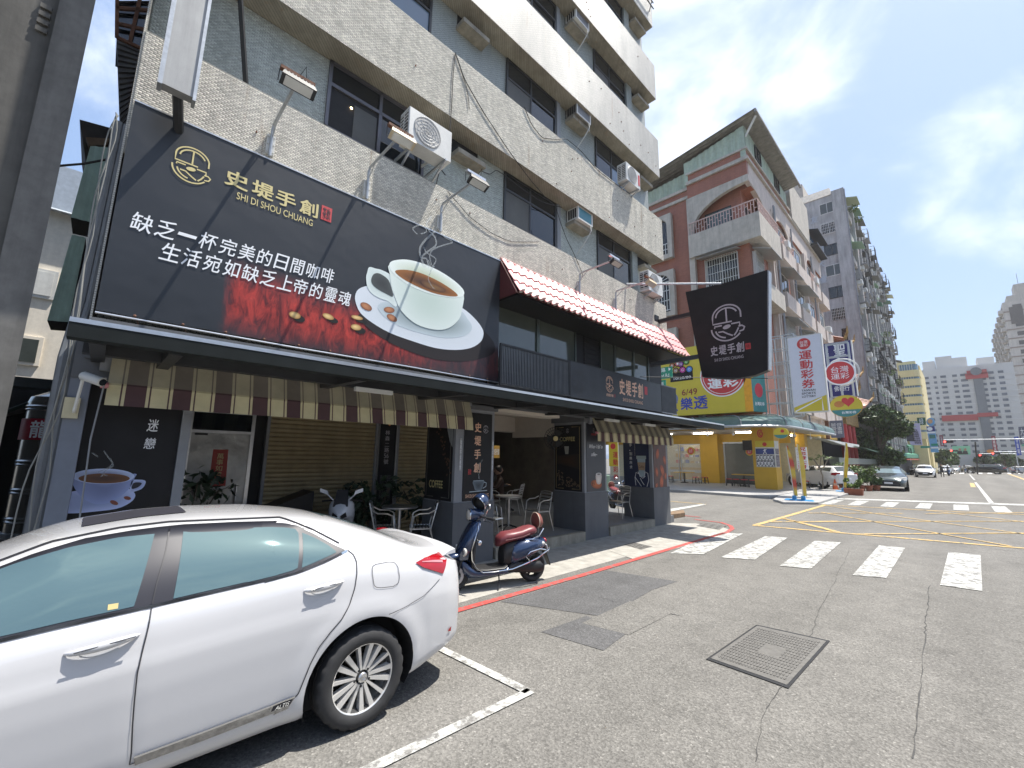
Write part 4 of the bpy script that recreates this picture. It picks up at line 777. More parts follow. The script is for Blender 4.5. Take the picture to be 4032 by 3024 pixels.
g=MB();g.box(XB2-.03,XB2+.01,5.20,7.27,3.86,3.90);g.box(XB2-.03,XB2+.01,5.2,7.27,3.10,3.14);g.box(XB2-.03,XB2+.01,5.19,5.23,3.14,3.86);g.box(XB2-.03,XB2+.01,7.23,7.27,3.14,3.86);obj('frame',g,M_dkst,t)
for k in range(46):g=MB();y=5.25+k*.0431;g.box(XB2-.02,XB2,y,y+.02,3.14,3.86);obj('slat',g,mat('slat_grey',(.11,.115,.12),.5,.3),t)
g=MB();g.box(XU,XB2-.02,5.2,12.35,2.97,3.0);g.box(-6.0,-5.95,5.33,7.4,2.98,3.16);obj('balcony_floor',g,M_conD,t)
t=thing('name_sign','long black fascia sign with emblem and peach café name above the right bay','sign',(XB2,9.3,3.1))
g=MB();g.box(XB2-.08,XB2,7.29,11.41,3.11,3.90);obj('panel',g,M_signbk,t);pl=Plane2((XB2,7.29,3.11),(0,1,0),(0,0,1))
g=MB();g.box(XB2-.08,XB2+.006,7.29,11.41,3.9,3.915);g.box(XB2-.08,XB2+.006,7.29,11.41,3.095,3.11);obj('trim',g,M_dkst,t)
for k,ch in enumerate('史堤手創'):on(pl,ch,1.94+k*.30,.27,.26,.40,M_peach,t,.04)
on(pl,'SHI DI SHOU CHUANG',2.09,.11,.98,.085,M_peach,t,.025);logo(pl,1.35,.27,.33,M_peach,t,.042);on(pl,'史堤手創',1.36,.16,.3,.07,M_peach,t,.03);on(pl,'茶',1.7,.16,.05,.08,M_rprint,t)
pl_art('seal',pl,[(3.19,.40),(3.34,.40),(3.34,.62),(3.19,.62)],1,(.5,.04,.05),(.5,.04,.05),t);logo(pl,.05,.1,.45,mat('ghost_print',(.035,.035,.038)),t,.04)
t=thing('slatted_railing','short grey slatted box at the right end of the café name sign','railing',(XB2,11.9,3.1))
g=MB();g.box(XB2-.35,XB2-.04,11.43,12.36,3.12,3.89);obj('box',g,M_dkst,t)
g=MB();g.box(XB2-.03,XB2+.01,11.43,12.37,3.88,3.91);g.box(XB2-.03,XB2+.01,11.43,12.37,3.09,3.12);obj('frame',g,M_greyL,t)
for k in range(22):g=MB();y=11.45+k*.042;g.box(XB2-.03,XB2,y,y+.02,3.12,3.88);obj('slat',g,mat('slat_grey',()),t)
t=thing('tile_eave','steep faded pink metal tile eave over the upper windows','eave',(-5.8,9,5))
M_pink=mat('faded_pink_tile',(.60,.235,.235),.45,var=.14,scale=6,island=.06,dirt=.12);M_eedge=mat('tile_edge_white',(.66,.60,.56),.6,var=.1)
Pt=Vector((-5.955,0,5.67));Pb=Vector((-5.45,0,4.86));dn=(Pb-Pt);ln=dn.length;dn.normalize();nr=Vector((-dn.z,0,dn.x));nr=nr if nr.x>0 else-nr
NR=38;pit=(12.82-5.34)/NR
for c in range(3):
 for i in range(NR):
  g=MB();y=5.34+i*pit;s0=ln*(c/3);s1=ln*((c+1)/3)+.02;n=6;v=[]
  for s_,lift in((s0,.0),(s1,.022)):
   for k in range(n+1):
    u_=k/n;hgt=.030*math.sin(math.pi*min(1,u_/.62))if u_<.62 else-.010*math.sin(math.pi*(u_-.62)/.38);p=Pt+dn*(s_+.012*math.sin(math.pi*u_)*(1 if s_==s1 else 0))+nr*(hgt+lift+.03);v.append((p.x,y+u_*pit,p.z))
  f=[(k,k+1,n+2+k,n+1+k)for k in range(n)];m0=len(v)
  for k in range(n+1):q=Vector(v[n+1+k])-nr*.022;v.append(tuple(q))
  f+=[(n+1+k,n+2+k,m0+k+1,m0+k)for k in range(n)];g.add(v,f);o=obj('roof_tile',g,M_pink,t,50)
g=MB();g.hexa([(Pt+dn*.0)+Vector((0,5.34,0)),(Pt)+Vector((0,12.82,0)),(Pb)+Vector((0,12.82,0)),(Pb)+Vector((0,5.34,0)),(Pt+Vector((-.02,5.34,-.1))),(Pt+Vector((-.02,12.82,-.1))),Pb+Vector((-.04,12.82,0)),Pb+Vector((-.04,5.34,0))]);obj('deck',g,mat('maroon_deck',(.10,.02,.02),.6),t)
g=MB();g.tube([Pt+Vector((.0,5.33,.02)),Pt+Vector((.0,12.83,.02))],.04,8);obj('ridge_cap',g,mat('ridge_pink',(.62,.33,.30),.6,var=.1),t)
for i in range(NR):g=MB();y=5.34+i*pit;p=Pb+nr*.05;g.lathe([(0,0),(pit*.34,0),(pit*.34,.006),(0,.006)],(p.x+.012,y+pit*.31,p.z+.0),(dn.x,0,dn.z),10,1,.6);obj('edge_cap',g,M_eedge,t)
g=MB();g.box(XU-.02,-5.5,5.36,12.8,4.82,4.86);obj('eave_soffit',g,M_black,t)
g=MB();g.prism([(-5.95,5.33,5.68),(-5.44,5.33,4.84),(-6.2,5.33,4.84)],(0,-.02,0));obj('end_board',g,mat('maroon_deck',()),t)
YH=11.8
t=thing('hanging_sign','black flared hanging sign with silver emblem, held out from the café corner on two arms','sign',(-4,YH,3.9))
hp=[at(*p,y=YH)for p in((2699,1150),(2860,1112),(3022,1062),(3023,1457),(2970,1478),(2886,1492),(2830,1490),(2765,1484))]
g=MB();g.prism([Vector(p)for p in hp],(0,.22,0));obj('panel',g,M_black,t);hf=MB();hf.hexa([hp[2]+Vector((.002,.0,0)),hp[2]+Vector((.03,0,-.03)),hp[3]+Vector((.03,0,.02)),hp[3]+Vector((.002,0,0)),hp[2]+Vector((.002,.22,0)),hp[2]+Vector((.03,.22,-.03)),hp[3]+Vector((.03,.22,.02)),hp[3]+Vector((.002,.22,0))]);obj('side_plate',hf,M_steel,t)
H=lambda a,b:at(*b1_(a,b),y=YH-.002)
b1_=lambda a,b:(2500+a*.6028,400+b*.6028)
e0=H(507,1580);e1=H(712,1320);pl=Plane2((e0.x,YH-.003,e0.z),(1,0,0),(0,0,1));logo(pl,0,0,e1.x-e0.x,M_silver,t,.045)
C=lambda a,b:at(2500+a*.4822,1300+b*.4822,y=YH-.002);q0=C(615,222);q1=C(893,112);n0=(q1.x-q0.x)/4
for k,ch in enumerate('史堤手創'):text(ch,(q0.x+k*n0+.02,YH-.003,q0.z+.02),(n0*.88,0,0),(0,0,.27),M_silver,t,.035)
a_=C(650,245);b2_=C(886,195);text('SHI DI SHOU CHUANG',(a_.x,YH-.003,a_.z-.05),(b2_.x-a_.x,0,0),(0,0,.085),M_silver,t,.01)
a_=C(905,158);b2_=C(943,103);g=MB();g.box(a_.x,b2_.x,YH-.004,YH,a_.z,b2_.z);o=obj('seal',g,M_rprint,t);text('茶飲',(a_.x+.02,YH-.004,a_.z+.03),(b2_.x-a_.x-.04,0,0),(0,0,b2_.z-a_.z-.06),M_black,o,.01)
g=MB();g.bar(at(2595,1267,x=-5.97),hp[0].lerp(hp[7],.26)+Vector((.1,.1,0)),.11,.11);g.bar((-6.0,11.75,5.75),(-5.95,11.75,6.1),.25,.02);obj('upper_arm',g,M_dkst,t)
g=MB();g.bar(at(2560,1437,x=-6.0),hp[0].lerp(hp[7],.76)+Vector((.1,.1,0)),.11,.11);obj('lower_arm',g,M_dkst,t)
g=MB();g.tube([at(2467,1119,x=-5.95),at(2839,1117,y=YH)],.03,6);obj('top_rod',g,M_steel,t);g=MB();g.tube([at(2520,1484,x=-5.6),at(3023,1490,y=YH)],.01,5);obj('stay_cable',g,M_dkst,t)
#  arcade interior and furniture
XI=-10.2
ARC=thing('arcade_interior','dim café interior behind the arcade with glass front and doorway','interior',(XI,8,.19))
g=MB();g.box(XI-.1,XI,5.9,7.45,.19,2.84);obj('glass_front',g,M_glassL,ARC)
g=MB();g.box(XI-.02,XI+.05,7.45,7.55,.19,2.84);g.box(XI-.02,XI+.05,5.9,5.96,.19,2.84);g.box(XI-.02,XI+.05,5.96,7.45,2.6,2.66);obj('frame',g,M_alu,ARC)
g=MB();g.box(-8.2,-8.06,5.3,5.9,.19,2.84);g.box(-10.2,-8.06,5.84,5.9,.19,2.84);obj('side_wall',g,M_dark,ARC)
t=thing('menu_board','black menu board behind the glass with white hand-lettered price lists','menu',(XI+.08,6.5,1))
g=MB();g.box(XI+.01,XI+.03,6.0,7.35,.95,2.2);obj('board',g,M_black,t);rr=random.Random(9)
text('COFFEE',(XI+.03,6.35,1.98),(0,.6,0),(0,0,.1),M_silver,t);
for c_ in range(3):text('\n'.join(['美式','拿鐵','摩卡','可可','紅茶','綠茶','奶茶','果茶','氣泡']),(XI+.03,6.08+c_*.45,1.05),(0,.14,0),(0,0,.8),mat('chalk',(.22,.22,.22)),t);text('\n'.join(['50','60','65','70','35','35','50','55','60']),(XI+.03,6.28+c_*.45,1.05),(0,.08,0),(0,0,.8),mat('chalk',()),t)
g=MB();g.box(-14,-13.9,5.9,12.3,.19,2.9);o_=0;g.box(-14,-9.3,12.26,12.34,.19,2.9);obj('far_wall',g,mat('far_wall',(.12,.10,.08),.8,var=.3,scale=2),ARC)
for y,c_ in((8.9,(.3,.03,.03)),(9.25,(.35,.04,.03))):g=MB();g.box(-13.89,-13.85,y,y+.18,.8,2.3);obj('red_couplet',g,mat('couplet',c_),ARC)
g=MB();g.tube([(-10.6,9.2,.19),(-10.6,9.2,2.84)],.05,8);obj('steel_column',g,M_steel,ARC);g=MB();g.box(-9.4,-9.2,8.0,9.1,2.76,2.80);obj('ceiling_lamp',g,mat('lit_panel',(1,1,1),emit=(1,.97,.9,9)),ARC)
g=MB();g.box(-10.55,-10.5,9.22,9.55,1.75,2.15);o=obj('notice',g,mat('notice_y',(.6,.36,.06)),ARC);text('歡迎光臨',(-10.5,9.25,1.85),(0,.28,0),(0,0,.2),M_wprint,o,.03)
def chair_proto():
 t=thing('cafe_chair','x','chair');tb=.012
 for s in(-1,1):
  g=MB();g.tube([(.20,s*.26,0),(.17,s*.25,.42),(.14,s*.25,.62),(.05,s*.26,.665),(-.10,s*.26,.67),(-.20,s*.24,.72)],tb,6);obj('front_leg',g,M_alu,t,40,local=True)
  g=MB();g.tube([(-.24,s*.25,0),(-.14,s*.22,.40),(-.16,s*.22,.5),(-.24,s*.20,.82)],tb,6);obj('rear_leg',g,M_alu,t,40,local=True)
 for k in range(7):g=MB();x=-.15+k*.052;g.box(x,x+.036,-.21,.21,.425,.437);obj('seat_slat',g,M_alu,t,local=True)
 for k in range(4):g=MB();z=.56+k*.07;xo=-.175-k*.018;g.box(xo-.006,xo+.006,-.20,.20,z,z+.045);obj('back_slat',g,M_alu,t,local=True)
 g=MB();g.tube([(-.24,-.20,.82),(-.26,-.1,.84),(-.26,.1,.84),(-.24,.20,.82)],tb,6);g.tube([(-.15,-.22,.42),(.19,-.24,.42),(.19,.24,.42),(-.15,.22,.42)],tb,6);obj('frame_rail',g,M_alu,t,40,local=True);return t
def table_proto():
 t=thing('cafe_table','x','table');g=MB();g.lathe([(0,.70),(.30,.70),(.31,.71),(.31,.725),(.30,.735),(0,.735)],(0,0,0),n=28);obj('table_top',g,M_alu,t,40,local=True)
 g=MB();g.lathe([(.03,.05),(.03,.70)],(0,0,0),n=12);obj('stem',g,M_alu,t,40,local=True);g=MB()
 for k in range(4):a=k*math.pi/2+.4;g.tube([(0,0,.09),(.16*math.cos(a),.16*math.sin(a),.06),(.27*math.cos(a),.27*math.sin(a),.01)],.018,6)
 obj('foot',g,M_dkst,t,40,local=True);return t
CH=chair_proto();TB=table_proto();used=[0,0]
def put(pr,k,x,y,rz,label,z=.19):
 o=pr if not used[k]else copy_tree(pr);used[k]=1;o.location=(x,y,z);o.rotation_euler=(0,0,R(rz));o['label']=label;o['group']='metal café chairs' if k==0 else 'round café tables';return o
for x,y,rz,l_ in((-6.75,7.35,-100,'metal chair beside the middle pillar in the open bay, nearest the step'),(-7.1,6.15,55,'metal chair just behind the scooter saddle, turned to the round table'),(-6.5,5.62,10,'metal chair half hidden behind the scooter mirror'),(-6.75,10.7,-100,'metal chair beside the hand-and-cup poster in the right bay'),(-7.3,9.35,60,'metal chair half hidden by the middle pillar in the right bay'),(-6.8,3.62,60,'metal chair left of the small table in front of the shutter'),(-6.45,4.12,-120,'metal chair against the first pillar, right of the small table'),(-9.0,7.9,30,'metal chair at the back table in front of the seated people'),(-9.0,8.8,-150,'metal chair at the back table nearest the middle pillar')):put(CH,0,x,y,rz,l_)
for x,y,l_ in((-7.3,6.95,'round metal table in the open bay behind the scooter'),(-7.1,10.05,'round metal table in the right bay'),(-6.9,3.95,'small round table in front of the narrow shutter'),(-9.6,8.3,'round table at the back of the arcade with the seated people')):put(TB,1,x,y,0,l_)
t=thing('wall_fan','black cage fan mounted high on the middle pillar beside the COFFEE poster','fan',(-6.9,7.85,2.2));c=Vector((-6.55,7.70,2.24));ax=Vector((.75,-.6,-.15)).normalized()
u=ax.orthogonal().normalized();w=ax.cross(u);g=MB()
for r_ in(.26,.2,.13):g.tube([c+ax*(.05*(1-r_/.26)+.03)+(u*math.cos(a)+w*math.sin(a))*r_ for a in[2*math.pi*k/24 for k in range(25)]],.005,4)
for k in range(26):a=2*math.pi*k/26;d=u*math.cos(a)+w*math.sin(a);g.tube([c+ax*.08,c+ax*.05+d*.18,c+d*.26,c-ax*.07+d*.2,c-ax*.09],.003,4)
obj('cage',g,M_wire,t);g=MB();g.lathe([(0,.09),(.05,.085),(.06,.07)],c,ax,14);obj('badge',g,M_gold,t)
for k in range(3):a=k*2.09;d=u*math.cos(a)+w*math.sin(a);e=u*math.cos(a+1)+w*math.sin(a+1);g=MB();g.prism([c+d*.04,c+d*.22,c+e*.22+ax*.03,c+e*.05],ax*.006);obj('blade',g,M_dkst,t)
g=MB();g.lathe([(.07,-.2),(.075,-.06),(.04,-.04)],c,ax,12);obj('motor',g,M_dkst,t);g=MB();g.tube([c-ax*.15,(-6.85,7.9,2.1),(-6.85,7.99,2.0)],.025,8);obj('wall_arm',g,M_dkst,t)
t=thing('security_camera','white bullet security camera on the left corner post below the gutter','camera',(-5.93,-.2,2.2));a=at(330,1480,x=-5.75);b_=at(402,1505,x=-5.62)
d=(b_-a).normalized();g=MB();g.tube([a-d*.02,a,b_,b_+d*.005],.045,10,rs=[.03,.045,.045,.04]);obj('body',g,M_acw,t,40);g=MB();g.tube([b_+d*.006,b_+d*.012],.034,10);obj('lens',g,M_glass,t);g=MB();g.tube([(-5.94,-.2,2.15),(-5.88,-.2,2.17),a],.014,6);obj('bracket',g,M_acw,t)
g=MB();g.box(-5.95,-5.91,-.28,-.17,2.1,2.3);tag(obj('junction_box',g,mat('yellowed_plastic',(.5,.45,.3),.5)),'yellowed junction box above the security camera','junction box')
#  white sedan (right-hand third of the frame's left)
KC=.97;XC=-3.816;YC=1.50
ip=lambda x,xs,ys:float(np.interp(x,xs,ys))
def smooth_ip(xs,ys,w=.12):
 X=np.linspace(xs[0]-.3,xs[-1]+.3,700);Y=np.interp(X,xs,ys);k=int(w/(X[1]-X[0]));ker=np.hanning(2*k+3);ker/=ker.sum()
 Yp=np.pad(Y,k+1,mode='edge');Ys=np.convolve(Yp,ker,'valid');return lambda l:float(np.interp(l,X,Ys))
M_car=mat('pearl_white_paint',(.53,.53,.54),.26,var=0,spec=.5,coat=1.0)
M_blk=mat('gloss_black_trim',(.022,.022,.03),.5,var=0);M_chr=mat('chrome',(.75,.76,.78),.10,1.0,var=0);M_rub=mat('tyre_rubber',(.028,.028,.029),.75,var=.15,scale=20)
M_cglass=mat('teal_mirror_glass',(.125,.20,.205),.03,.5,var=0,spec=1.0);M_seam=mat('panel_gap',(.03,.03,.035),.6,var=0)
M_tail=mat('tail_lamp_red',(.30,.004,.010),.2,var=0,coat=.5);M_tailc=mat('tail_lamp_clear',(.5,.22,.24),.3,var=0,coat=0);M_under=mat('underbody',(.012,.012,.013),.9,var=0)
M_rim=mat('machined_rim',(.72,.71,.69),.32,.6,var=0);M_rimd=mat('rim_grey',(.05,.05,.05),.4,.7,var=0)
class Body:
 """sedan shell as smooth station curves: l runs rearward from the rear axle (metres)"""
 def __init__(s):
  s.H=smooth_ip([-3.66,-3.62,-3.3,-2.80,-2.65,-1.95,-1.75,-1.6,-1.3,-1.0,-.6,-.3,-.1,.23,.5,.64,.90,.955,.985],[.55,.70,.86,.98,1.01,1.26,1.35,1.395,1.437,1.45,1.435,1.395,1.352,1.237,1.12,1.08,1.07,1.03,.60],.10)
  s.zb=smooth_ip([-3.66,-3.3,-2.7,-1.75,-1.2,-.6,-.15,.3,.7,.97],[.60,.74,.92,.995,1.03,1.075,1.09,1.05,1.0,.90],.25)
  s.zr=smooth_ip([-3.66,-3.3,-2.75,-1.95,-1.6,-1.2,-.6,-.3,-.1,.23,.5,.7,.97],[.62,.80,.96,1.20,1.335,1.38,1.36,1.31,1.26,1.14,1.06,1.03,.93],.12)
  s.wr=smooth_ip([-3.66,-2.8,-2.0,-1.2,-.5,.40,.97],[.55,.72,.585,.57,.575,.68,.62],.2)
  s.pl=smooth_ip([-3.66,-3.55,-3.3,-2.9,-2.4,.25,.55,.75,.90,.97,.99],[.62,.76,.86,.95,1.0,1.0,.975,.925,.85,.75,.69],.06)
  s.zbot=smooth_ip([-3.66,-3.0,-2.5,-.5,.4,.6,.97],[.26,.20,.175,.175,.20,.26,.33],.2)
 def wlow(s,l,z):
  zb=s.zb(l);t=(z-.16)/(zb-.16)
  w=ip(t,[0,.08,.18,.35,.55,.70,.76,.84,.93,1.0],[.80,.845,.862,.876,.885,.884,.872,.862,.842,.806])
  for cl in(0,-2.70):
   d=math.hypot(l-cl,z-.316)
   if d<.56:w+=.016*max(0,1-abs(d-.43)/.11)
  return w*s.pl(l)
 def W(s,l,z):
  zb=s.zb(l)
  if z<=zb:return s.wlow(l,z)
  zr=max(s.zr(l),zb+.004);t=min(1,(z-zb)/(zr-zb));wb=s.wlow(l,zb);wr=s.wr(l)*min(1,s.pl(l)*1.02);t2=t+.10*math.sin(math.pi*t)*(1 if zr-zb>.15 else 0)
  return wb+(wr-wb)*(t-.28*math.sin(math.pi*t)*.5*(1 if zr-zb>.15 else 0))
 def ring(s,l):
  zbot,zb,zr,H=s.zbot(l),s.zb(l),s.zr(l),s.H(l);H=max(H,.5);zb=min(zb,H-.03);zr=min(max(zr,zb+.01),H-.012);r=[]
  for k in range(19):z=zbot+(zb-zbot)*k/18;r.append((s.W(l,z)if k else s.W(l,z)-.02,z))
  for k in range(1,11):z=zb+(zr-zb)*k/10;r.append((s.W(l,z),z))
  w0=s.wr(l)*min(1,s.pl(l)*1.02)if zr-zb>.02 else r[-1][0];w0=r[-1][0]
  for k in range(1,11):t=k/10;a=t*math.pi/2;r.append((w0*math.cos(a)**.75 if k<10 else 0,zr+(H-zr)*math.sin(a)**.9))
  return r
BD=Body()
def cw(l,w,z):return Vector((XC+KC*w,YC+KC*l,KC*z))
def lz(u,v):
 """where a pixel's line of sight meets the left flank of the car"""
 x=XC+KC*.86
 for _ in range(9):p=at(u,v,x=x);l=(p.y-YC)/KC;z=p.z/KC;x=.5*x+.5*(XC+KC*BD.W(max(-3.6,min(.985,l)),z))
 return l,z
def onb(l,z,off=0.):return cw(l,BD.W(l,z)+off,z)
def resample(pts,n):
 d=[0]
 for a,b_ in zip(pts,pts[1:]):d.append(d[-1]+math.dist(a,b_))
 return[(float(np.interp(d[-1]*k/n,d,[p[0]for p in pts])),float(np.interp(d[-1]*k/n,d,[p[1]for p in pts])))for k in range(n+1)]
def patch(name,up,lo,m,parent,off=.004,nu=24,nv=8,px=True,smooth=60,edge=.0):
 if px:up=[lz(*p)for p in up];lo=[lz(*p)for p in lo]
 U_=resample(up,nu);L_=resample(lo,nu);g=MB()
 for j in range(nv+1):
  for i in range(nu+1):t=j/nv;g.v.append(tuple(onb(L_[i][0]*(1-t)+U_[i][0]*t,L_[i][1]*(1-t)+U_[i][1]*t,off-(edge if j in(0,nv)or i in(0,nu)else 0))))
 g.f=[(j*(nu+1)+i,j*(nu+1)+i+1,(j+1)*(nu+1)+i+1,(j+1)*(nu+1)+i)for j in range(nv)for i in range(nu)];return obj(name,g,m,parent,smooth)
def seam(g,pts,w=.006,off=.0045,px=True):
 if px:pts=[lz(*p)for p in pts]
 pts=resample(pts,40);P=[onb(l,z,off)for l,z in pts];v=[]
 for i,p in enumerate(P):
  t=(P[min(i+1,len(P)-1)]-P[max(i-1,0)]).normalized();nrm=Vector((1,0,.15));q=nrm.cross(t).normalized()*w/2;v+=[p+q,p-q]
 g.add(v,[(2*i,2*i+1,2*i+3,2*i+2)for i in range(len(P)-1)]);return g
t7=lambda a,b:(900+a*.6776,1900+b*.6776);t6=lambda a,b:(a*.66305,1900+b*.66305)
CAR=thing('parked_car','white sedan with tinted teal windows parked in the foreground, cut off by the left edge','car',(XC,YC-1.3,0))
st=sorted(set([round(-3.66+k*.04,3)for k in range(78)]+[round(-.56+k*.026,3)for k in range(44)]+[.60,.64,.68,.72,.76,.80,.83,.86,.885,.91,.93,.945,.96,.97,.98,.987]))
rings=[];RA=.398
for l in st:
 h=BD.ring(l);row=[]
 for(w,z)in h:
  ll=l
  for cl in(0,-2.70):
   d=math.hypot(ll-cl,z-.316)
   if d<RA and w>.5 and z<.8:row.append((ll,w,z,d));break
  else:row.append((ll,w,z,9))
 rings.append(row)
g=MB();n=len(rings[0]);idx={}
inside=[[c[3]<RA for c in r]for r in rings]
keep=[]
for i in range(len(rings)-1):
 for k in range(n-1):
  q=[(i,k),(i+1,k),(i+1,k+1),(i,k+1)]
  if all(inside[a][b]for a,b in q):continue
  keep.append(q)
def vert(a,b,sgn):
 key=(a,b,sgn)
 if key in idx:return idx[key]
 l,w,z,d=rings[a][b]
 if d<RA:
  cl=0 if abs(l)<.7 else-2.70;s_=RA/max(d,.02);l=cl+(l-cl)*s_;z=.316+(z-.316)*s_
  if z>BD.zbot(l):w=BD.W(l,z)
 idx[key]=len(g.v);g.v.append(tuple(cw(l,sgn*w,z)));return idx[key]
for q in keep:
 g.f.append(tuple(vert(a,b,1)for a,b in q));g.f.append(tuple(reversed([vert(a,b,-1)for a,b in q])))
for ri,rev in((0,1),(len(rings)-1,0)):
 f=[vert(ri,k,1)for k in range(n)]+[vert(ri,k,-1)for k in range(n-2,-1,-1)];g.f.append(tuple(reversed(f))if rev else tuple(f))
body=obj('body',g,M_car,CAR,38)
bmod=None
g=MB();g.box(XC-.70,XC+.70,YC-3.3*KC,YC+.42*KC,.16,.34);g.box(XC-.60,XC+.60,YC-3.2,YC+.6,.3,.62);obj('underbody',g,M_under,CAR)
for cl in(0,-2.70):
 for sg in(1,-1):
  g=MB();v=[];m_=28
  for k in range(m_+1):
   a=R(-25+230*k/m_);l=cl+math.cos(a)*(RA+.0);z=.316+math.sin(a)*RA
   w=BD.W(l,max(z,.18))-.004;v+=[cw(l,sg*w,z),cw(l,sg*(w-.02),z),cw(l,sg*.52,z)]
  f=[(3*k+j,3*k+j+1,3*k+4+j,3*k+3+j)for k in range(m_)for j in(0,1)];g.add(v,f);b0=len(g.v);g.add([cw(cl,sg*.53,.45)]+[v[3*k+2]for k in range(m_+1)],[(0,k+1,k+2)for k in range(m_)]);obj('wheel_well',g,M_under,CAR)
def thing_part(name,loc,parent):
 o=bpy.data.objects.new(name,None);o.empty_display_size=.1;COL.objects.link(o);o.parent=parent;o.location=Vector(loc)-origin(parent);return o
def wheel(l,sg,steer=0):
 c=cw(l,sg*.775,.316);r=.316*KC;ax=Vector((sg,0,0));o=MB();prof=[(.62*r/.97*.97,.06),(.70*r,.098),(.80*r,.108),(.93*r,.104),(.985*r,.088),(r,.07),(r,.03),(r*.985,.028),(r*.985,.02),(r,.018),(r,-.02),(r*.985,-.022),(r*.985,-.03),(r,-.032),(r,-.07),(.985*r,-.09),(.9*r,-.105),(.68*r,-.10)]
 o.lathe(prof,c,ax,72)
 for i in range(len(prof)):
  if i in(4,5):
   for k in range(72):
    if k%3==0:q=Vector(o.v[i*72+k]);d=(q-c);d-=ax*d.dot(ax);o.v[i*72+k]=tuple(q-d.normalized()*.010)
 w=thing_part('wheel',c,CAR);tyre=obj('tyre',o,M_rub,w,50)
 g=MB();rr_=r*.715;g.lathe([(rr_*1.02,.09),(rr_,.098),(rr_*.94,.09),(rr_*.91,.05),(rr_*.92,-.09)],c,ax,56);obj('rim',g,M_rim,w,40)
 g=MB();g.lathe([(0,.0),(rr_*.55,.0),(rr_*.56,-.02),(0,-.02)],c+ax*.0,ax,40);obj('brake_disc',g,M_rimd,w,40)
 g=MB();g.lathe([(0,-.06),(rr_*.93,-.06)],c,ax,32);obj('rim_back',g,M_under,w)
 for k in range(15):
  a=2*math.pi*k/15+.1;wide=k%3!=1;d=Vector((0,math.cos(a),math.sin(a)));e=Vector((0,-math.sin(a),math.cos(a)));w0,w1=(.014,.022)if wide else(.010,.015);z0,z1=.072,.086
  skew=(.018 if k%3==0 else-.018 if k%3==2 else 0)
  g=MB();a0=c+d*.045+e*skew*.1;a1=c+d*rr_*.96-e*skew*.35;g.hexa([a0-e*w0+ax*(z0-.03),a0+e*w0+ax*(z0-.03),a1+e*w1+ax*(z1-.035),a1-e*w1+ax*(z1-.035),a0-e*w0*.7+ax*z0,a0+e*w0*.7+ax*z0,a1+e*w1*.75+ax*z1,a1-e*w1*.75+ax*z1]);obj('spoke',g,M_rim,w)
 g=MB();g.lathe([(0,.085),(.026,.085),(.031,.08),(.033,.05)],c,ax,20);obj('centre_cap',g,M_alu,w,40)
 for k in range(5):a=2*math.pi*(k+.5)/5+.2;d=Vector((0,math.cos(a),math.sin(a)));g=MB();g.lathe([(0,.074),(.009,.074),(.010,.05)],c+d*.054,ax,8);obj('wheel_nut',g,M_dkst,w)
 if sg>0 and l>-1:
  g=MB()
  for rx,ry in((.018,.012),(.007,.012)):g.tube([c+ax*.087+Vector((0,rx*math.cos(b_),ry*math.sin(b_)))for b_ in[2*math.pi*q/16 for q in range(17)]],.0016,4)
  obj('cap_emblem',g,M_chr,w)
for l in(0,-2.70):
 for sg in(1,-1):wheel(l,sg)
sm_=[t7(690,392),t7(722,415),t7(742,455),t7(745,520),t7(733,610),t7(705,700),t7(655,795),t7(590,870),t7(525,955),t7(475,1050),t7(435,1150),t7(405,1225),t7(386,1245)]
bseam=[t6(903,722),t6(880,860),t6(850,980),t6(815,1130),t6(797,1300),t6(786,1450),t6(779,1610)]
bl=[lz(*p)for p in bseam];rs_=[lz(*p)for p in sm_];sill_z=.335
zl=lambda l:.325
bl2=bl+[(bl[-1][0],.30)];rsx=rs_[:-1]+[(rs_[-1][0]-.02,.335)]
def door(name,left,right,n=26,nv=22):
 Lr=resample(left,nv);Rr=resample(right,nv);g=MB()
 for j in range(nv+1):
  for i in range(n+1):t=i/n;e_=.003 if(i in(0,n)or j in(0,nv))else 0;g.v.append(tuple(onb(Lr[j][0]*(1-t)+Rr[j][0]*t,Lr[j][1]*(1-t)+Rr[j][1]*t,.0035-e_)))
 g.f=[(j*(n+1)+i,(j+1)*(n+1)+i,(j+1)*(n+1)+i+1,j*(n+1)+i+1)for j in range(nv)for i in range(n)];return obj(name,g,M_car,CAR,60)
fl=[(-2.42,BD.zb(-2.42)-.02),(-2.43,.7),(-2.40,.35)]
d_r=door('rear_door',bl2,rsx);d_f=door('front_door',fl,bl2)
g=MB();seam(g,bl2,.006,.005,False);seam(g,rsx,.0065,.005,False);seam(g,fl,.006,.005,False)
seam(g,[(bl2[-1][0],.30),(rsx[-1][0],.335)],.005,.005,False)
seam(g,[t7(930,765),t7(1040,715),t7(1130,660),t7(1190,600),t7(1225,560)],.004)
fd=[t7(835,488),t7(850,475),t7(930,460),t7(965,464),t7(983,490),t7(992,550),t7(985,585),t7(955,603),t7(880,611),t7(852,607),t7(843,590),t7(835,530),t7(833,500),t7(835,488)]
seam(g,fd,.004);obj('panel_gap',g,M_seam,CAR)['kind']='stuff'
UPW=[t6(-60,520),t6(200,420),t6(500,330),t6(800,280),t6(940,262),t6(1090,247),t6(1400,232),t6(1659,226),t7(200,228),t7(340,236),t7(400,250),t7(500,300),t7(600,355),t7(672,388)]
LOW=[t6(-60,945),t6(0,930),t6(300,858),t6(600,792),t6(900,725),t6(1200,655),t6(1659,553),t7(0,607),t7(200,568),t7(400,515),t7(480,488),t7(560,450),t7(640,410),t7(676,392)]
patch('window_surround',UPW,LOW,M_blk,CAR,.0045,70,10)
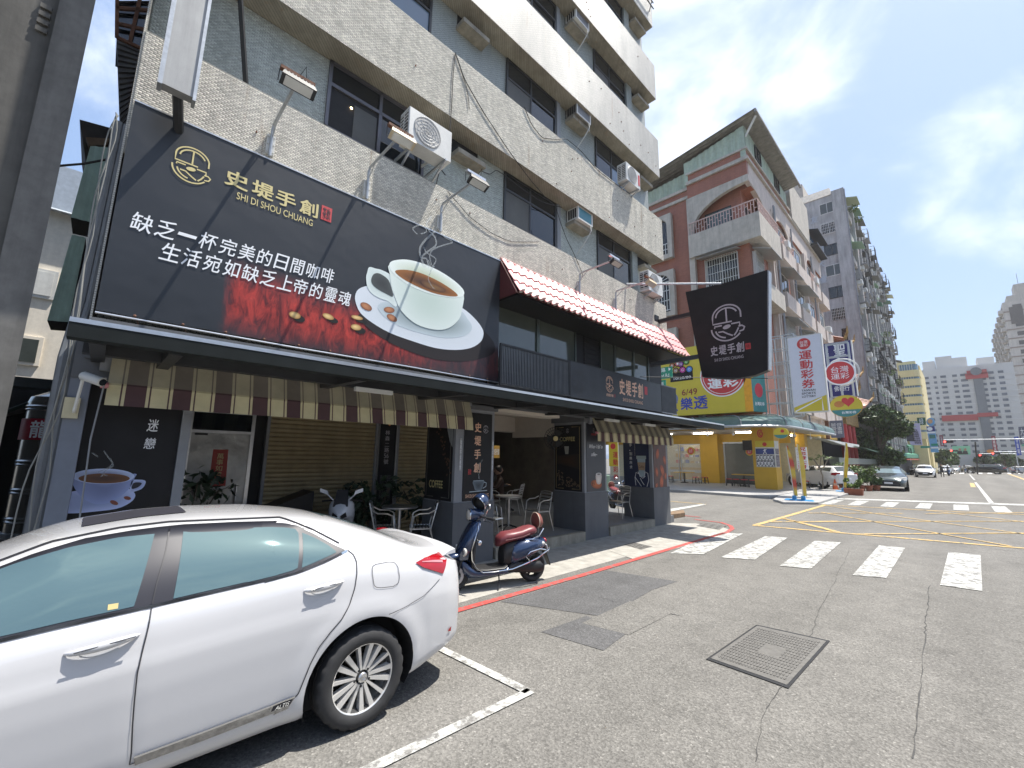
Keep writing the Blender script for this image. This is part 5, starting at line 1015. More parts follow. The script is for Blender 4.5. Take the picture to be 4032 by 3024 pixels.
patch('front_window',[t6(-60,535),t6(100,475),t6(400,385),t6(700,325),t6(918,303)],[t6(-60,925),t6(100,890),t6(400,820),t6(700,755),t6(795,733)],M_cglass,CAR,.007,24,8)
patch('rear_window',[t6(1088,290),t6(1400,268),t6(1659,262),t7(200,258),t7(340,256),t7(385,268),t7(404,292)],[t6(1028,688),t6(1200,648),t6(1659,545),t7(100,580),t7(300,530),t7(370,510),t7(400,495)],M_cglass,CAR,.007,30,8)
patch('quarter_window',[t7(426,290),t7(500,320),t7(580,365),t7(622,398)],[t7(424,494),t7(500,462),t7(570,430),t7(624,404)],M_cglass,CAR,.007,12,6)
g=MB();seam(g,[t6(-60,950),t6(300,864),t6(900,732),t6(1659,560),t7(200,575),t7(400,522),t7(560,458),t7(686,394)],.016,.010);obj('belt_moulding',g,M_chr,CAR)
g=MB();seam(g,[t6(1012,262),t6(985,400),t6(930,600),t6(903,718)],.006,.008);obj('pillar_gap',g,M_seam,CAR)
patch('sticker',[t6(642,722),t6(704,712)],[t6(638,756),t6(700,745)],mat('sticker_gold',(.55,.45,.2)),CAR,.0085,3,2)
g=MB();seam(g,[t6(-60,545-60),t6(300,350),t6(700,268),t6(1000,232),t6(1659,205),t7(340,214),t7(480,268),t7(640,352)],.012,.006);obj('roof_drip_rail',g,M_seam,CAR)
patch('door_garnish',[t6(795,1628),t6(1200,1480),t6(1610,1325),t7(215,1310),t7(383,1243)],[t6(800,1675),t6(1200,1530),t6(1659,1352),t7(250,1352),t7(340,1312)],mat('garnish_silver',(.30,.30,.30),.25,.8,var=.35,scale=30),CAR,.010,30,3)
g=MB();seam(g,[t6(795,1626),t6(1200,1478),t6(1610,1322),t7(215,1308),t7(383,1241)],.008,.013);obj('garnish_chrome_edge',g,M_chr,CAR)
p0=lz(*t7(262,1322));p1=lz(*t7(348,1288));P0=onb(*p0,.012);P1=onb(*p1,.012);ph=onb(p0[0],p0[1]+.028,.012)-P0
patch('badge_plate',[t7(258,1292),t7(372,1250)],[t7(244,1328),t7(352,1288)],M_blk,CAR,.0115,6,2);text('ALTIS',P0+Vector((.003,0,.004)),P1-P0,ph*.8,M_chr,CAR,.01,shear=.3,th=.002)
def handle(a,b_,name='door_handle'):
 A_=lz(*a);B_=lz(*b_);g=MB();n_=14;rg=[]
 for k in range(n_+1):
  t=k/n_;l=A_[0]*(1-t)+B_[0]*t;z=A_[1]*(1-t)+B_[1]*t;s_=math.sin(math.pi*min(1,max(0,t)))**.5;c=onb(l,z,.006+.032*s_);rx,rz_=.004+.010*s_,.003+.017*s_
  rg.append([c+Vector((rx*math.cos(q),0,rz_*math.sin(q)))for q in[2*math.pi*i/10 for i in range(10)]])
 g.loft(rg);h=obj(name,g,M_car,CAR,50);g=MB();g.tube([onb(A_[0]*(1-t)+B_[0]*t,A_[1]*(1-t)+B_[1]*t+.006,.049)for t in(.12,.4,.7,.93)],.0035,5);obj('chrome_strip',g,M_chr,h)
 cl=(A_[0]+B_[0])/2-.01;cz=(A_[1]+B_[1])/2-.018;g=MB();q=[onb(cl+.075*math.cos(k*.4488),cz+.030*math.sin(k*.4488),.0055)for k in range(14)];g.poly(q);obj('handle_recess',g,mat('recess_white',(.45,.46,.48),.4,var=0),h)
handle(t6(378,1020),t6(832,897));handle(t7(435,630),t7(668,568))
patch('tail_lamp',[t7(1085,462),t7(1130,436),t7(1180,416),t7(1224,402),t7(1238,420)],[t7(1086,466),t7(1130,492),t7(1180,508),t7(1225,522),t7(1244,528)],M_tail,CAR,.010,16,6)
patch('tail_lamp_clear_band',[t7(1120,455),t7(1180,449),t7(1238,445)],[t7(1120,459),t7(1180,459),t7(1240,461)],M_tailc,CAR,.014,10,3)
patch('reflector',[t7(1276,850),t7(1292,832)],[t7(1272,864),t7(1290,860)],M_tail,CAR,.008,4,2)
for sg in(-1,):
 g=MB();g.box(XC+sg*.72*KC-.05,XC+sg*.72*KC+.05,YC+.84,YC+.93,.90,1.0);obj('tail_lamp',g,M_tail,CAR)
g=MB();q=[cw(.90-.04*(1-abs(t)),t*.68,BD.H(.86)*1.0-.045*abs(t)**3-.006)for t in[k/10 for k in range(-10,11)]]
g.add([p+Vector((0,dy,dz))for p in q for dy,dz in((-.14,-.03),(-.06,.004),(-.005,.014),(.0,-.02))],[(4*i+j,4*i+4+j,4*i+5+j,4*i+1+j)for i in range(20)for j in range(3)]+[(0,1,2,3),(83,82,81,80)]);obj('spoiler',g,M_car,CAR,50)
g=MB();v=[]
for l in(-.16,.05,.25,.46):
 for k in range(-6,7):t=k/6;w0=BD.wr(l)-.05;v.append(cw(l,w0*t,BD.zr(l)+(BD.H(l)-BD.zr(l))*math.sqrt(max(0,1-(t*.93)**2))+.006))
g.add(v,[(13*i+j,13*i+13+j,13*i+14+j,13*i+1+j)for i in range(3)for j in range(12)]);obj('rear_glass',g,M_cglass,CAR,60)
g=MB();v=[]
for l in(-2.66,-2.4,-2.15,-1.93):
 for k in range(-6,7):t=k/6;w0=BD.wr(l)-.05;v.append(cw(l,w0*t,BD.zr(l)+(BD.H(l)-BD.zr(l))*math.sqrt(max(0,1-(t*.93)**2))+.006))
g.add(v,[(13*i+j,13*i+13+j,13*i+14+j,13*i+1+j)for i in range(3)for j in range(12)]);obj('windscreen',g,M_cglass,CAR,60)
g=MB();v=[]
for l in(-1.55,-1.30,-1.05):
 for k in range(-4,5):t=k/4*.40;v.append(cw(l,BD.wr(l)*t,BD.zr(l)+(BD.H(l)-BD.zr(l))*math.sqrt(max(0,1-t*t))+.008))
g.add(v,[(9*i+j,9*i+9+j,9*i+10+j,9*i+1+j)for i in range(2)for j in range(8)]);obj('sunroof',g,M_blk,CAR,60)
g=MB();g.loft([[cw(l,w+.0,z)for w,z in((.84,.93),(1.0,.93),(1.03,1.0),(1.0,1.06),(.86,1.05))]for l in(-2.42,-2.30)]);obj('wing_mirror',g,M_car,CAR,50)
g=MB();g.box(XC-.2,XC+.2,YC+.985*KC,YC+.99*KC+.01,.52,.66);obj('number_plate',g,M_wprint,CAR)
#  scooter with helmet
M_sblue=mat('scooter_blue',(.018,.035,.085),.18,.25,var=0,coat=1);M_sblk=mat('scooter_black',(.015,.015,.016),.5,var=.2);M_maroon=mat('maroon_seat',(.16,.035,.04),.42,var=.12,bump=.03,bscale=60);M_clear=mat('clear_lamp',(.62,.6,.55),.12,var=0,coat=1)
def sring(y,zc,hw,hh,n=16,p=2.4,x0=0,top=1.):
 r=[]
 for k in range(n):
  a=2*math.pi*k/n;c,s_=math.cos(a),math.sin(a);r.append((x0+hw*math.copysign(abs(c)**(2/p),c),y,zc+hh*math.copysign(abs(s_)**(2/p),s_)*(top if s_>0 else 1)))
 return r
def wheel2(t,y,r,wd=.055,disc=False,x0=0):
 w=bpy.data.objects.new('wheel',None);COL.objects.link(w);w.parent=t;w.location=(x0,y,r);ax=(1,0,0)
 g=MB();g.lathe([(r*.66,wd*.8),(r*.85,wd),(r*.97,wd*.6),(r,0),(r*.97,-wd*.6),(r*.85,-wd),(r*.66,-wd*.8)],(0,0,0),ax,36);obj('tyre',g,M_rub,w,50,local=True)
 g=MB();g.lathe([(r*.67,wd*.8),(r*.60,wd*.5),(r*.60,-wd*.5),(r*.67,-wd*.8)],(0,0,0),ax,32);g.lathe([(0,wd*.7),(r*.2,wd*.7),(r*.2,-wd*.7),(0,-wd*.7)],(0,0,0),ax,14)
 for k in range(6):a=k*math.pi/3;g.bar((0,r*.15*math.cos(a),r*.15*math.sin(a)),(0,r*.63*math.cos(a),r*.63*math.sin(a)),.03,.03)
 obj('rim',g,M_dkst,w,local=True)
 if disc:g=MB();g.lathe([(r*.36,wd+.01),(r*.56,wd+.01),(r*.56,wd+.014),(r*.36,wd+.014)],(0,0,0),ax,24);obj('brake_disc',g,M_steel,w,local=True)
 return w
def scooter():
 t=thing('parked_scooter','dark blue scooter with maroon saddle and chrome rails, a helmet on its handlebar','scooter',(-4.75,4.27,.004),R(-16.6));O=lambda n_,g,m,sm=50,p=t:obj(n_,g,m,p,sm,local=True)
 wheel2(t,-.65,.225,disc=True);wheel2(t,.65,.225,.062)
 g=MB();v=[];m_=16
 for k in range(m_+1):
  a=R(8+150*k/m_);rr_=.262+.018*math.sin(a)
  for j in range(7):b_=R(-90+180*j/6);v.append((.085*math.sin(b_),-.65-math.cos(a)*(rr_+.02*math.cos(b_)-.02)*1.05,.23+math.sin(a)*(rr_+.05*math.cos(b_)-.02)))
 g.add(v,[(7*i+j,7*i+j+1,7*i+8+j,7*i+7+j)for i in range(m_)for j in range(6)]);O('front_mudguard',g,M_sblue)
 g=MB();g.tube([(.075,-.65,.225),(.06,-.55,.45),(.0,-.44,.7)],.022,8);g.tube([(-.075,-.65,.225),(-.06,-.55,.45),(.0,-.44,.7)],.022,8);O('fork',g,M_sblk)
 g=MB()
 prof=[(-.56,.42,.10,.06),(-.57,.52,.15,.07),(-.53,.62,.19,.07),(-.48,.74,.215,.06),(-.42,.86,.20,.05),(-.375,.94,.14,.045),(-.36,.965,.08,.03)]
 rings_=[]
 for y,z,hw,d in prof:rings_.append([(hw*math.sin(a),y+(.5*d if abs(math.sin(a))>.9 else 0)-d*math.cos(a)*(1 if math.cos(a)>0 else .25)+.05*abs(math.sin(a))**2,z+.02*abs(math.sin(a)))for a in[2*math.pi*k/18 for k in range(18)]])
 g.loft(rings_);O('front_shield',g,M_sblue)
 g=MB();g.loft([sring(y,z,hw,hh)for y,z,hw,hh in((-.58,.40,.05,.05),(-.54,.34,.12,.10),(-.46,.28,.17,.11),(-.34,.24,.18,.07),(-.1,.225,.18,.05),(.12,.23,.17,.05),(.2,.26,.14,.05))]);O('lower_cowl',g,M_sblue)
 g=MB();g.loft([sring(y,z,hw,.02)for y,z,hw in((-.42,.36,.16),(-.36,.30,.18),(-.2,.285,.185),(.08,.285,.185),(.14,.31,.16))]);O('floorboard',g,M_sblk)
 g=MB();g.prism([(-.15,-.44,.30),(.15,-.44,.30),(.17,-.42,.7),(.10,-.33,.92),(-.10,-.33,.92),(-.17,-.42,.7)],(0,.04,.01));O('inner_shield',g,M_sblk)
 g=MB();g.tube([(.06,-.35,.975),(.13,-.345,.95),(.20,-.38,.86),(.225,-.43,.74),(.205,-.47,.60),(.19,-.45,.45),(.19,-.38,.34),(.20,-.28,.265),(.195,-.1,.255),(.19,.1,.262)],.009,7);g.tube([(-.06,-.35,.975),(-.13,-.345,.95),(-.20,-.38,.86),(-.225,-.43,.74),(-.205,-.47,.60),(-.19,-.45,.45),(-.19,-.38,.34)],.009,7);O('chrome_edge',g,M_chr)
 g=MB();g.loft([sring(y,z,hw,hh)for y,z,hw,hh in((.10,.42,.11,.14),(.16,.46,.14,.19),(.30,.48,.15,.20),(.42,.50,.14,.16))]);O('under_seat_panel',g,M_sblk)
 g=MB();g.loft([sring(y,z,hw,hh,p=2.2)for y,z,hw,hh in((.20,.42,.13,.12),(.26,.46,.19,.17),(.38,.50,.215,.18),(.54,.535,.215,.165),(.70,.56,.18,.13),(.82,.575,.12,.09),(.88,.575,.06,.05))]);O('rear_body',g,M_sblue)
 g=MB();g.loft([sring(y,z,hw,hh,p=2.6)for y,z,hw,hh in((.02,.62,.07,.05),(.05,.655,.12,.075),(.14,.70,.145,.085),(.26,.715,.15,.075),(.40,.735,.155,.075),(.52,.77,.155,.075),(.62,.785,.145,.07),(.68,.785,.11,.055),(.70,.785,.06,.03))],);O('seat',g,M_maroon)
 g=MB();g.tube([(.157,.10,.68),(.162,.25,.695),(.166,.40,.715),(.165,.52,.75)],.004,4);O('seat_piping',g,mat('piping_pink',(.38,.2,.2)))
 g=MB();g.loft([sring(y,1.06,w,w*.95,p=2)for y,w in((-.46,.075),(-.44,.095),(-.36,.10),(-.28,.085),(-.22,.05))]);O('headset',g,M_sblue)
 g=MB();g.loft([sring(y,1.06,w,w*.95,p=2)for y,w in((-.475,.02),(-.472,.06),(-.458,.083))]);h=O('headlight',g,M_clear);g=MB();g.tube([(.088*math.cos(a),-.452,1.06+.084*math.sin(a))for a in[2*math.pi*k/20 for k in range(21)]],.009,6);O('headlight_ring',g,M_chr,50,h)
 g=MB();g.loft([sring(y,z,.06,.07,p=2)for y,z in((-.37,.90),(-.34,.98),(-.32,1.03))]);O('neck',g,M_sblk)
 for s in(1,-1):
  g=MB();g.tube([(s*.05,-.30,1.04),(s*.20,-.26,1.035),(s*.33,-.20,1.02)],.014,8);O('handlebar',g,M_dkst);g=MB();g.tube([(s*.24,-.245,1.03),(s*.36,-.185,1.015)],.02,8);O('grip',g,M_sblk)
  g=MB();g.tube([(s*.20,-.27,1.03),(s*.22,-.31,.99),(s*.30,-.25,.985),(s*.35,-.21,.97)],.006,6);O('brake_lever',g,M_chr)
  g=MB();g.tube([(s*.18,-.27,1.04),(s*.24,-.26,1.12),(s*.27,-.25,1.17)],.006,6);mr_=O('mirror_stem',g,M_chr);g=MB();g.loft([[(s*.28+.055*math.cos(a)*k,y,1.20+.045*math.sin(a)*k)for a in[2*math.pi*q/14 for q in range(14)]]for y,k in((-.275,.4),(-.26,.95),(-.245,1))]);O('mirror',g,M_alu,50,mr_)
  g=MB();g.loft([[(s*(.155+dx*.3)+.03*math.cos(a)*k,-.565-dx+.02*abs(math.cos(a)),.56+.06*math.sin(a)*k+.03*math.cos(a)*s*0)for a in[2*math.pi*q/12 for q in range(12)]]for dx,k in((-.02,.9),(.012,.95),(.02,.6))]);O('turn_signal',g,M_clear)
  g=MB();g.ball((s*.13,.76,.585),.045,10,(.5,1.2,.7));O('rear_turn_signal',g,M_clear)
 g=MB();g.ball((0,.87,.60),.06,10,(1.2,.6,.8));O('tail_lamp',g,M_tail)
 g=MB();g.tube([(.19,-.02,.262),(.20,.2,.27),(.225,.42,.335),(.235,.62,.40),(.2,.84,.50),(.08,.92,.53)],.011,7);g.tube([(.235,.50,.35),(.245,.40,.44),(.25,.48,.50),(.24,.66,.53),(.21,.78,.50)],.010,7);O('side_rail',g,M_chr)
 g=MB();g.tube([(.13,.46,.66),(.17,.56,.67),(.17,.68,.71),(.10,.80,.80),(-.10,.80,.80),(-.17,.68,.71),(-.17,.56,.67),(-.13,.46,.66)],.012,7);O('grab_rail',g,M_chr)
 g=MB();g.loft([[(hw*math.sin(a),y,z+hh*math.cos(a)*(1 if math.cos(a)>0 else .7))for a in[2*math.pi*k/18 for k in range(18)]]for y,z,hw,hh in((.70,.90,.12,.12),(.715,.90,.145,.145),(.77,.90,.13,.13),(.81,.89,.08,.08),(.825,.88,.03,.03))]);O('backrest',g,mat('brown_pad',(.19,.06,.045),.45,var=.1));g=MB();g.tube([(.145*math.sin(a),.708,.90+.145*math.cos(a)*(1 if math.cos(a)>0 else .7))for a in[2*math.pi*k/24 for k in range(25)]],.007,5);O('backrest_piping',g,mat('piping_cream',(.55,.45,.35)))
 g=MB();g.loft([sring(y,z,.05,hh,x0=.10)for y,z,hh in((.18,.26,.04),(.3,.27,.085),(.5,.25,.08),(.62,.24,.09),(.74,.235,.085),(.78,.235,.04))]);g.loft([sring(y,.245,.07,.07,x0=.0)for y in(.1,.3,.5)]);O('engine_cover',g,M_sblk)
 g=MB();g.tube([(-.13,.25,.22),(-.15,.5,.25),(-.15,.85,.31)],.045,10);O('exhaust',g,M_dkst);g=MB();g.prism([(-.07,.84,.50),(.07,.84,.50),(.05,.96,.22),(-.05,.96,.22)],(0,.012,.004));O('mud_flap',g,M_sblk);g=MB();g.prism([(-.09,.865,.55),(.09,.865,.55),(.09,.90,.44),(-.09,.90,.44)],(0,.01,.003));O('number_plate',g,M_wprint)
 g=MB();g.tube([(.10,.02,.25),(.16,-.0,.12),(.20,-.03,.01),(.23,-.05,.005)],.011,6);O('side_stand',g,M_dkst)
 g=MB();g.ball((.10,-.30,.66),.04,8,(.5,1,1));g.tube([(.08,-.34,.72),(.10,-.30,.66)],.008,5);O('bag_hook',g,M_chr)
 h=thing('helmet','dark blue open helmet with chrome rim hanging on the scooter handlebar','helmet',(-4.75,4.27,.004),R(-16.6));c=(-.0,-.26,1.245)
 g=MB();g.lathe([(.125*math.sin(a),.14*-math.cos(a)*-1)for a in[math.pi*k/2/9 for k in range(10)]]+[(.125,-.03),(.12,-.06)],c,(-.35,.75,.5),22);obj('shell',g,M_sblue,h,60,local=True)
 g=MB();ax=Vector((-.35,.75,.5)).normalized();u=ax.orthogonal().normalized();w=ax.cross(u);g.tube([Vector(c)-ax*.06+(u*math.cos(a)+w*math.sin(a))*.122 for a in[2*math.pi*k/24 for k in range(25)]],.008,6);obj('rim_trim',g,M_chr,h,local=True)
 g=MB();g.lathe([(0,.06),(.085,.03),(.115,-.05),(.108,-.062)],c,ax,20);obj('lining',g,M_sblk,h,60,local=True);return t,h
SCO,HEL=scooter();SCO.scale=(.93,)*3;HEL.scale=(.93,)*3
#  people: one skinned surface from a posed skeleton
M_skin=mat('skin',(.42,.24,.16),.55,var=.05);M_cloth=mat('dark_clothes',(.02,.02,.024),.8,var=.2);M_hair=mat('black_hair',(.012,.010,.010),.5,var=.1);M_white=mat('white_shirt',(.6,.6,.6),.8)
def person(label,loc,rz,J,cloth=M_cloth,skin=M_skin,scale=1.,helmet=None,group=None):
 t=thing('person',label,'person',loc,R(rz),group)
 names=['pelvis','chest','neck','head','shL','elL','haL','shR','elR','haR','hipL','knL','ftL','toL','hipR','knR','ftR','toR']
 ed=[('pelvis','chest'),('chest','neck'),('neck','head'),('chest','shL'),('shL','elL'),('elL','haL'),('chest','shR'),('shR','elR'),('elR','haR'),('pelvis','hipL'),('hipL','knL'),('knL','ftL'),('ftL','toL'),('pelvis','hipR'),('hipR','knR'),('knR','ftR'),('ftR','toR')]
 rad=dict(pelvis=(.15,.11),chest=(.165,.11),neck=(.055,.055),head=(.05,.05),shL=(.065,.06),shR=(.065,.06),elL=(.042,.042),elR=(.042,.042),haL=(.03,.03),haR=(.03,.03),hipL=(.085,.085),hipR=(.085,.085),knL=(.06,.06),knR=(.06,.06),ftL=(.042,.042),ftR=(.042,.042),toL=(.035,.03),toR=(.035,.03))
 me=bpy.data.meshes.new('body');me.from_pydata([J[k]for k in names],[(names.index(a),names.index(b_))for a,b_ in ed],[]);o=bpy.data.objects.new('body',me);COL.objects.link(o)
 sk=o.modifiers.new('s','SKIN');sk.use_smooth_shade=True
 if not me.skin_vertices:me.attributes.new('skin','FLOAT','POINT')
 for i,k in enumerate(names):me.skin_vertices[0].data[i].radius=rad[k];me.skin_vertices[0].data[i].use_root=(k=='pelvis')
 sb=o.modifiers.new('b','SUBSURF');sb.levels=1;dg=bpy.context.evaluated_depsgraph_get();m2=bpy.data.meshes.new_from_object(o.evaluated_get(dg));o.modifiers.clear();o.data=m2;m2.materials.clear();m2.materials.append(cloth);m2.name='body';o.parent=t
 H_=Vector(J['head']);g=MB();g.ball(H_+Vector((0,0,.05)),.105,14,(.82,.92,1.15));g.ball(H_+Vector((0,-.10,.04)),.02,6);hd=obj('head',g,skin,t,60,local=True)
 for s in(-1,1):g=MB();g.ball(H_+Vector((s*.035,-.093,.07)),.013,6);obj('eye',g,M_hair,hd,60,local=True)
 g=MB();g.ball(H_+Vector((0,.02,.085)),.112,14,(.88,.95,1.0)if not helmet else(1.15,1.2,1.15));obj('hair' if not helmet else 'helmet',g,helmet or M_hair,hd,60,local=True)
 for k in('haL','haR'):
  p=Vector(J[k]);g=MB();g.ball(p,.038,8,(.8,1.1,.5))
  for f_ in range(4):g.tube([p+Vector((-.024+f_*.016,-.03,0)),p+Vector((-.026+f_*.017,-.065,-.01)),p+Vector((-.026+f_*.017,-.078+.006*abs(f_-1.5),-.03))],.008,5)
  g.tube([p+Vector((.03,0,0)),p+Vector((.045,-.035,-.01))],.009,5);obj('hand',g,skin,t,60,local=True)
 t.scale=(scale,)*3;return t
SIT=dict(pelvis=(0,0,.48),chest=(0,-.04,.88),neck=(0,-.06,1.06),head=(0,-.10,1.16),shL=(.18,-.04,.98),elL=(.24,-.16,.76),haL=(.10,-.36,.78),shR=(-.18,-.04,.98),elR=(-.24,-.16,.76),haR=(-.10,-.36,.78),hipL=(.09,-.04,.48),knL=(.12,-.42,.50),ftL=(.12,-.40,.08),toL=(.12,-.54,.04),hipR=(-.09,-.04,.48),knR=(-.12,-.42,.50),ftR=(-.12,-.40,.08),toR=(-.12,-.54,.04))
STD=dict(pelvis=(0,0,.95),chest=(0,0,1.30),neck=(0,-.01,1.47),head=(0,-.03,1.56),shL=(.19,0,1.40),elL=(.25,.03,1.12),haL=(.24,-.12,.95),shR=(-.19,0,1.40),elR=(-.27,.0,1.14),haR=(-.20,-.14,1.02),hipL=(.10,0,.90),knL=(.13,-.05,.50),ftL=(.13,.04,.08),toL=(.14,-.10,.04),hipR=(-.10,0,.90),knR=(-.11,.03,.50),ftR=(-.11,.10,.08),toR=(-.12,-.04,.04))
RID=dict(SIT,haL=(.28,-.42,.95),haR=(-.28,-.42,.95),elL=(.28,-.2,.85),elR=(-.28,-.2,.85))
person('person in black seated at the back table, bent over it with dark hair',(-9.75,8.75,.19),150,SIT)
person('seated person in dark brown at the back table, half hidden by the middle pillar',(-9.1,8.35,.19),-30,SIT,mat('brown_clothes',(.07,.04,.03),.8))
#  plants
def leafmat(name,c):return mat(name,c,.5,var=.35,scale=3,island=.35)
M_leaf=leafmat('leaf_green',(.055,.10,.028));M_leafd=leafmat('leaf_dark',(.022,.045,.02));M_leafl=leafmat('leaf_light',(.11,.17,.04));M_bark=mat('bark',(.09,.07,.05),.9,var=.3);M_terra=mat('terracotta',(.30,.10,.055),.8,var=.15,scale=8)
def foliage(name,blobs,n,sz,m,parent,seed=1):
 """leaf faces scattered through clumps; one mesh, each leaf a folded pair of faces"""
 rs=np.random.RandomState(seed);B=np.array(blobs,float);w=B[:,3]**2;k=rs.choice(len(B),n,p=w/w.sum());d=rs.normal(size=(n,3));d/=np.linalg.norm(d,axis=1)[:,None];rr_=B[k,3]*(.55+.5*rs.rand(n)**.6);c=B[k,:3]+d*rr_[:,None]*np.array([1,1,.85])
 a=d*.7+rs.normal(size=(n,3))*.6;a/=np.linalg.norm(a,axis=1)[:,None];b_=np.cross(a,rs.normal(size=(n,3)));b_/=np.linalg.norm(b_,axis=1)[:,None];up=np.cross(a,b_);s_=(sz*(.6+.8*rs.rand(n)))[:,None]
 V=np.stack([c-a*s_,c+b_*s_*.42+up*s_*.12,c+a*s_,c-b_*s_*.42+up*s_*.12],1).reshape(-1,3)-np.array(origin(parent));i=np.arange(n)[:,None]*4;F=np.concatenate([i+[[0,1,2]],i+[[0,2,3]]],1).reshape(-1,3)
 me=bpy.data.meshes.new(name);me.vertices.add(len(V));me.vertices.foreach_set('co',V.astype('f').ravel());me.loops.add(F.size);me.loops.foreach_set('vertex_index',F.astype('i').ravel());me.polygons.add(len(F));me.polygons.foreach_set('loop_start',np.arange(0,F.size,3).astype('i'));me.update(calc_edges=True);me.materials.append(m)
 o=bpy.data.objects.new(name,me);COL.objects.link(o);o.parent=parent;o['kind']='stuff';return o
def pot_plant(label,x,y,h,r=.16,ph=.28,m=M_leaf,z=0,pot=M_terra,n=260,sz=.07,group=None,seed=1,wide=1.,square=False):
 t=thing('potted_plant',label,'plant',(x,y,z),group=group);g=MB()
 if square:g.hexa([(x-r*1.6,y-r*.7,z),(x+r*1.6,y-r*.7,z),(x+r*1.6,y+r*.7,z),(x-r*1.6,y+r*.7,z),(x-r*1.8,y-r*.85,z+ph),(x+r*1.8,y-r*.85,z+ph),(x+r*1.8,y+r*.85,z+ph),(x-r*1.8,y+r*.85,z+ph)])
 else:g.lathe([(0,0),(r*.72,0),(r,ph*.9),(r*1.08,ph*.9),(r*1.08,ph),(r*.92,ph),(r*.9,ph*.85),(0,ph*.85)],(x,y,z),n=18)
 obj('pot',g,pot,t,40);rg=random.Random(seed);g=MB();bl_=[]
 for k in range(4):a=rg.uniform(0,6.28);e=(x+math.cos(a)*h*.25*wide,y+math.sin(a)*h*.25*wide,z+ph+(h-ph)*rg.uniform(.55,.9));g.tube([(x,y,z+ph*.8),((x+e[0])/2,(y+e[1])/2,z+ph+(h-ph)*.4),e],.01,5);bl_.append((*e,(h-ph)*.24));bl_.append(((x+e[0])/2,(y+e[1])/2,z+ph+(h-ph)*.35,(h-ph)*.24))
 obj('stem',g,M_bark,t);foliage('foliage',bl_,n,sz,m,t,seed);return t
pot_plant('dark leafy plant in front of the steel door, with reddish stems',-7.55,1.02,1.35,z=.19,m=M_leafd,n=300,sz=.07,seed=3,pot=M_dkst)
for k,(x,y,h,l_)in enumerate(((-7.5,3.42,.95,'low spiky dark plant right of the white motorcycle'),(-7.55,3.75,1.2,'broad-leaved dark plant in front of the black address strip'),(-7.4,4.65,1.25,'dark bushy plant in front of the narrow shutter'))):pot_plant(l_,x,y,h,z=.19,m=M_leafd,n=230,sz=.08,seed=20+k,pot=M_dkst)
pot_plant('green plant at the back of the arcade beside the menu glass',-10.3,8.15,1.5,z=.19,m=M_leaf,n=350,sz=.08,seed=31)
t=thing('potted_plant','red-leaved cordyline plant at the back of the arcade above the seated people','plant',(-10.4,8.35,.19));g=MB();rg=random.Random(4)
for k in range(16):a=rg.uniform(0,6.28);L_=rg.uniform(.25,.4);p=Vector((-10.4,8.35,1.55));d=Vector((math.cos(a),math.sin(a),rg.uniform(.2,1.6))).normalized();s_=d.cross(Vector((0,0,1))).normalized()*.03;g.add([p,p+d*L_*.5+s_,p+d*L_+Vector((0,0,-.05)),p+d*L_*.5-s_],[(0,1,2,3)])
obj('leaf',g,mat('cordyline_red',(.35,.02,.05),.4,var=.3),t)['kind']='stuff';g=MB();g.tube([(-10.4,8.35,.4),(-10.4,8.35,1.55)],.02,6);obj('stem',g,M_bark,t);g=MB();g.lathe([(0,0),(.14,0),(.18,.3),(0,.3)],(-10.4,8.35,.19),n=14);obj('pot',g,M_terra,t)
t=thing('parked_motorcycle','white faired sport motorcycle in front of the wide shutter, nose to the street','motorcycle',(-7.15,3.05,.19),R(62));O=lambda n_,g,m,sm=50:obj(n_,g,m,t,sm,local=True)
wheel2(t,-.62,.3,.05);wheel2(t,.68,.3,.07);M_fair=mat('white_fairing',(.62,.64,.68),.2,var=0,coat=1)
g=MB();g.loft([sring(y,z,hw,hh,p=3)for y,z,hw,hh in((-.66,.74,.03,.03),(-.58,.78,.11,.10),(-.42,.82,.19,.16),(-.25,.78,.22,.22),(-.05,.66,.20,.24),(.15,.56,.16,.18))]);O('front_fairing',g,M_fair,30)
g=MB();g.prism([(-.12,-.55,.88),(.12,-.55,.88),(.09,-.32,1.13),(-.09,-.32,1.13)],(0,.02,.01));O('windscreen',g,mat('smoke_screen',(.05,.05,.055),.1,var=0));g=MB();g.prism([(-.10,-.64,.80),(-.02,-.665,.74),(-.02,-.64,.69),(-.12,-.60,.72)],(0,-.01,.004));g.prism([(.10,-.64,.80),(.02,-.665,.74),(.02,-.64,.69),(.12,-.60,.72)],(0,-.01,.004));O('front_intake',g,M_sblk)
g=MB();g.loft([sring(y,z,hw,hh)for y,z,hw,hh in((-.12,.86,.10,.08),(.05,.90,.15,.11),(.25,.84,.12,.09))]);O('fuel_tank',g,M_fair);g=MB();g.loft([sring(y,z,hw,hh)for y,z,hw,hh in((.22,.80,.12,.05),(.45,.84,.13,.05),(.62,.90,.10,.05))]);O('seat',g,M_sblk);g=MB();g.loft([sring(y,z,hw,hh)for y,z,hw,hh in((.3,.74,.1,.06),(.6,.84,.12,.06),(.95,.98,.04,.03))]);O('tail_fairing',g,M_fair)
for s in(1,-1):g=MB();g.tube([(s*.06,-.40,.95),(s*.16,-.36,.97),(s*.32,-.28,.95)],.016,6);O('handlebar',g,M_sblk);g=MB();g.tube([(s*.12,-.48,.98),(s*.24,-.5,1.10)],.010,5);g.prism([(s*.20,-.52,1.07),(s*.34,-.50,1.12),(s*.34,-.50,1.18),(s*.22,-.52,1.14)],(0,.02,0));O('mirror',g,M_fair)
g=MB();g.loft([sring(y,z,.12,.16)for y,z in((-.2,.42),(.1,.40),(.35,.42))]);g.tube([(.06,-.62,.3),(.07,-.35,.9)],.028,8);g.tube([(-.06,-.62,.3),(-.07,-.35,.9)],.028,8);O('engine',g,M_sblk);t.scale=(.92,)*3
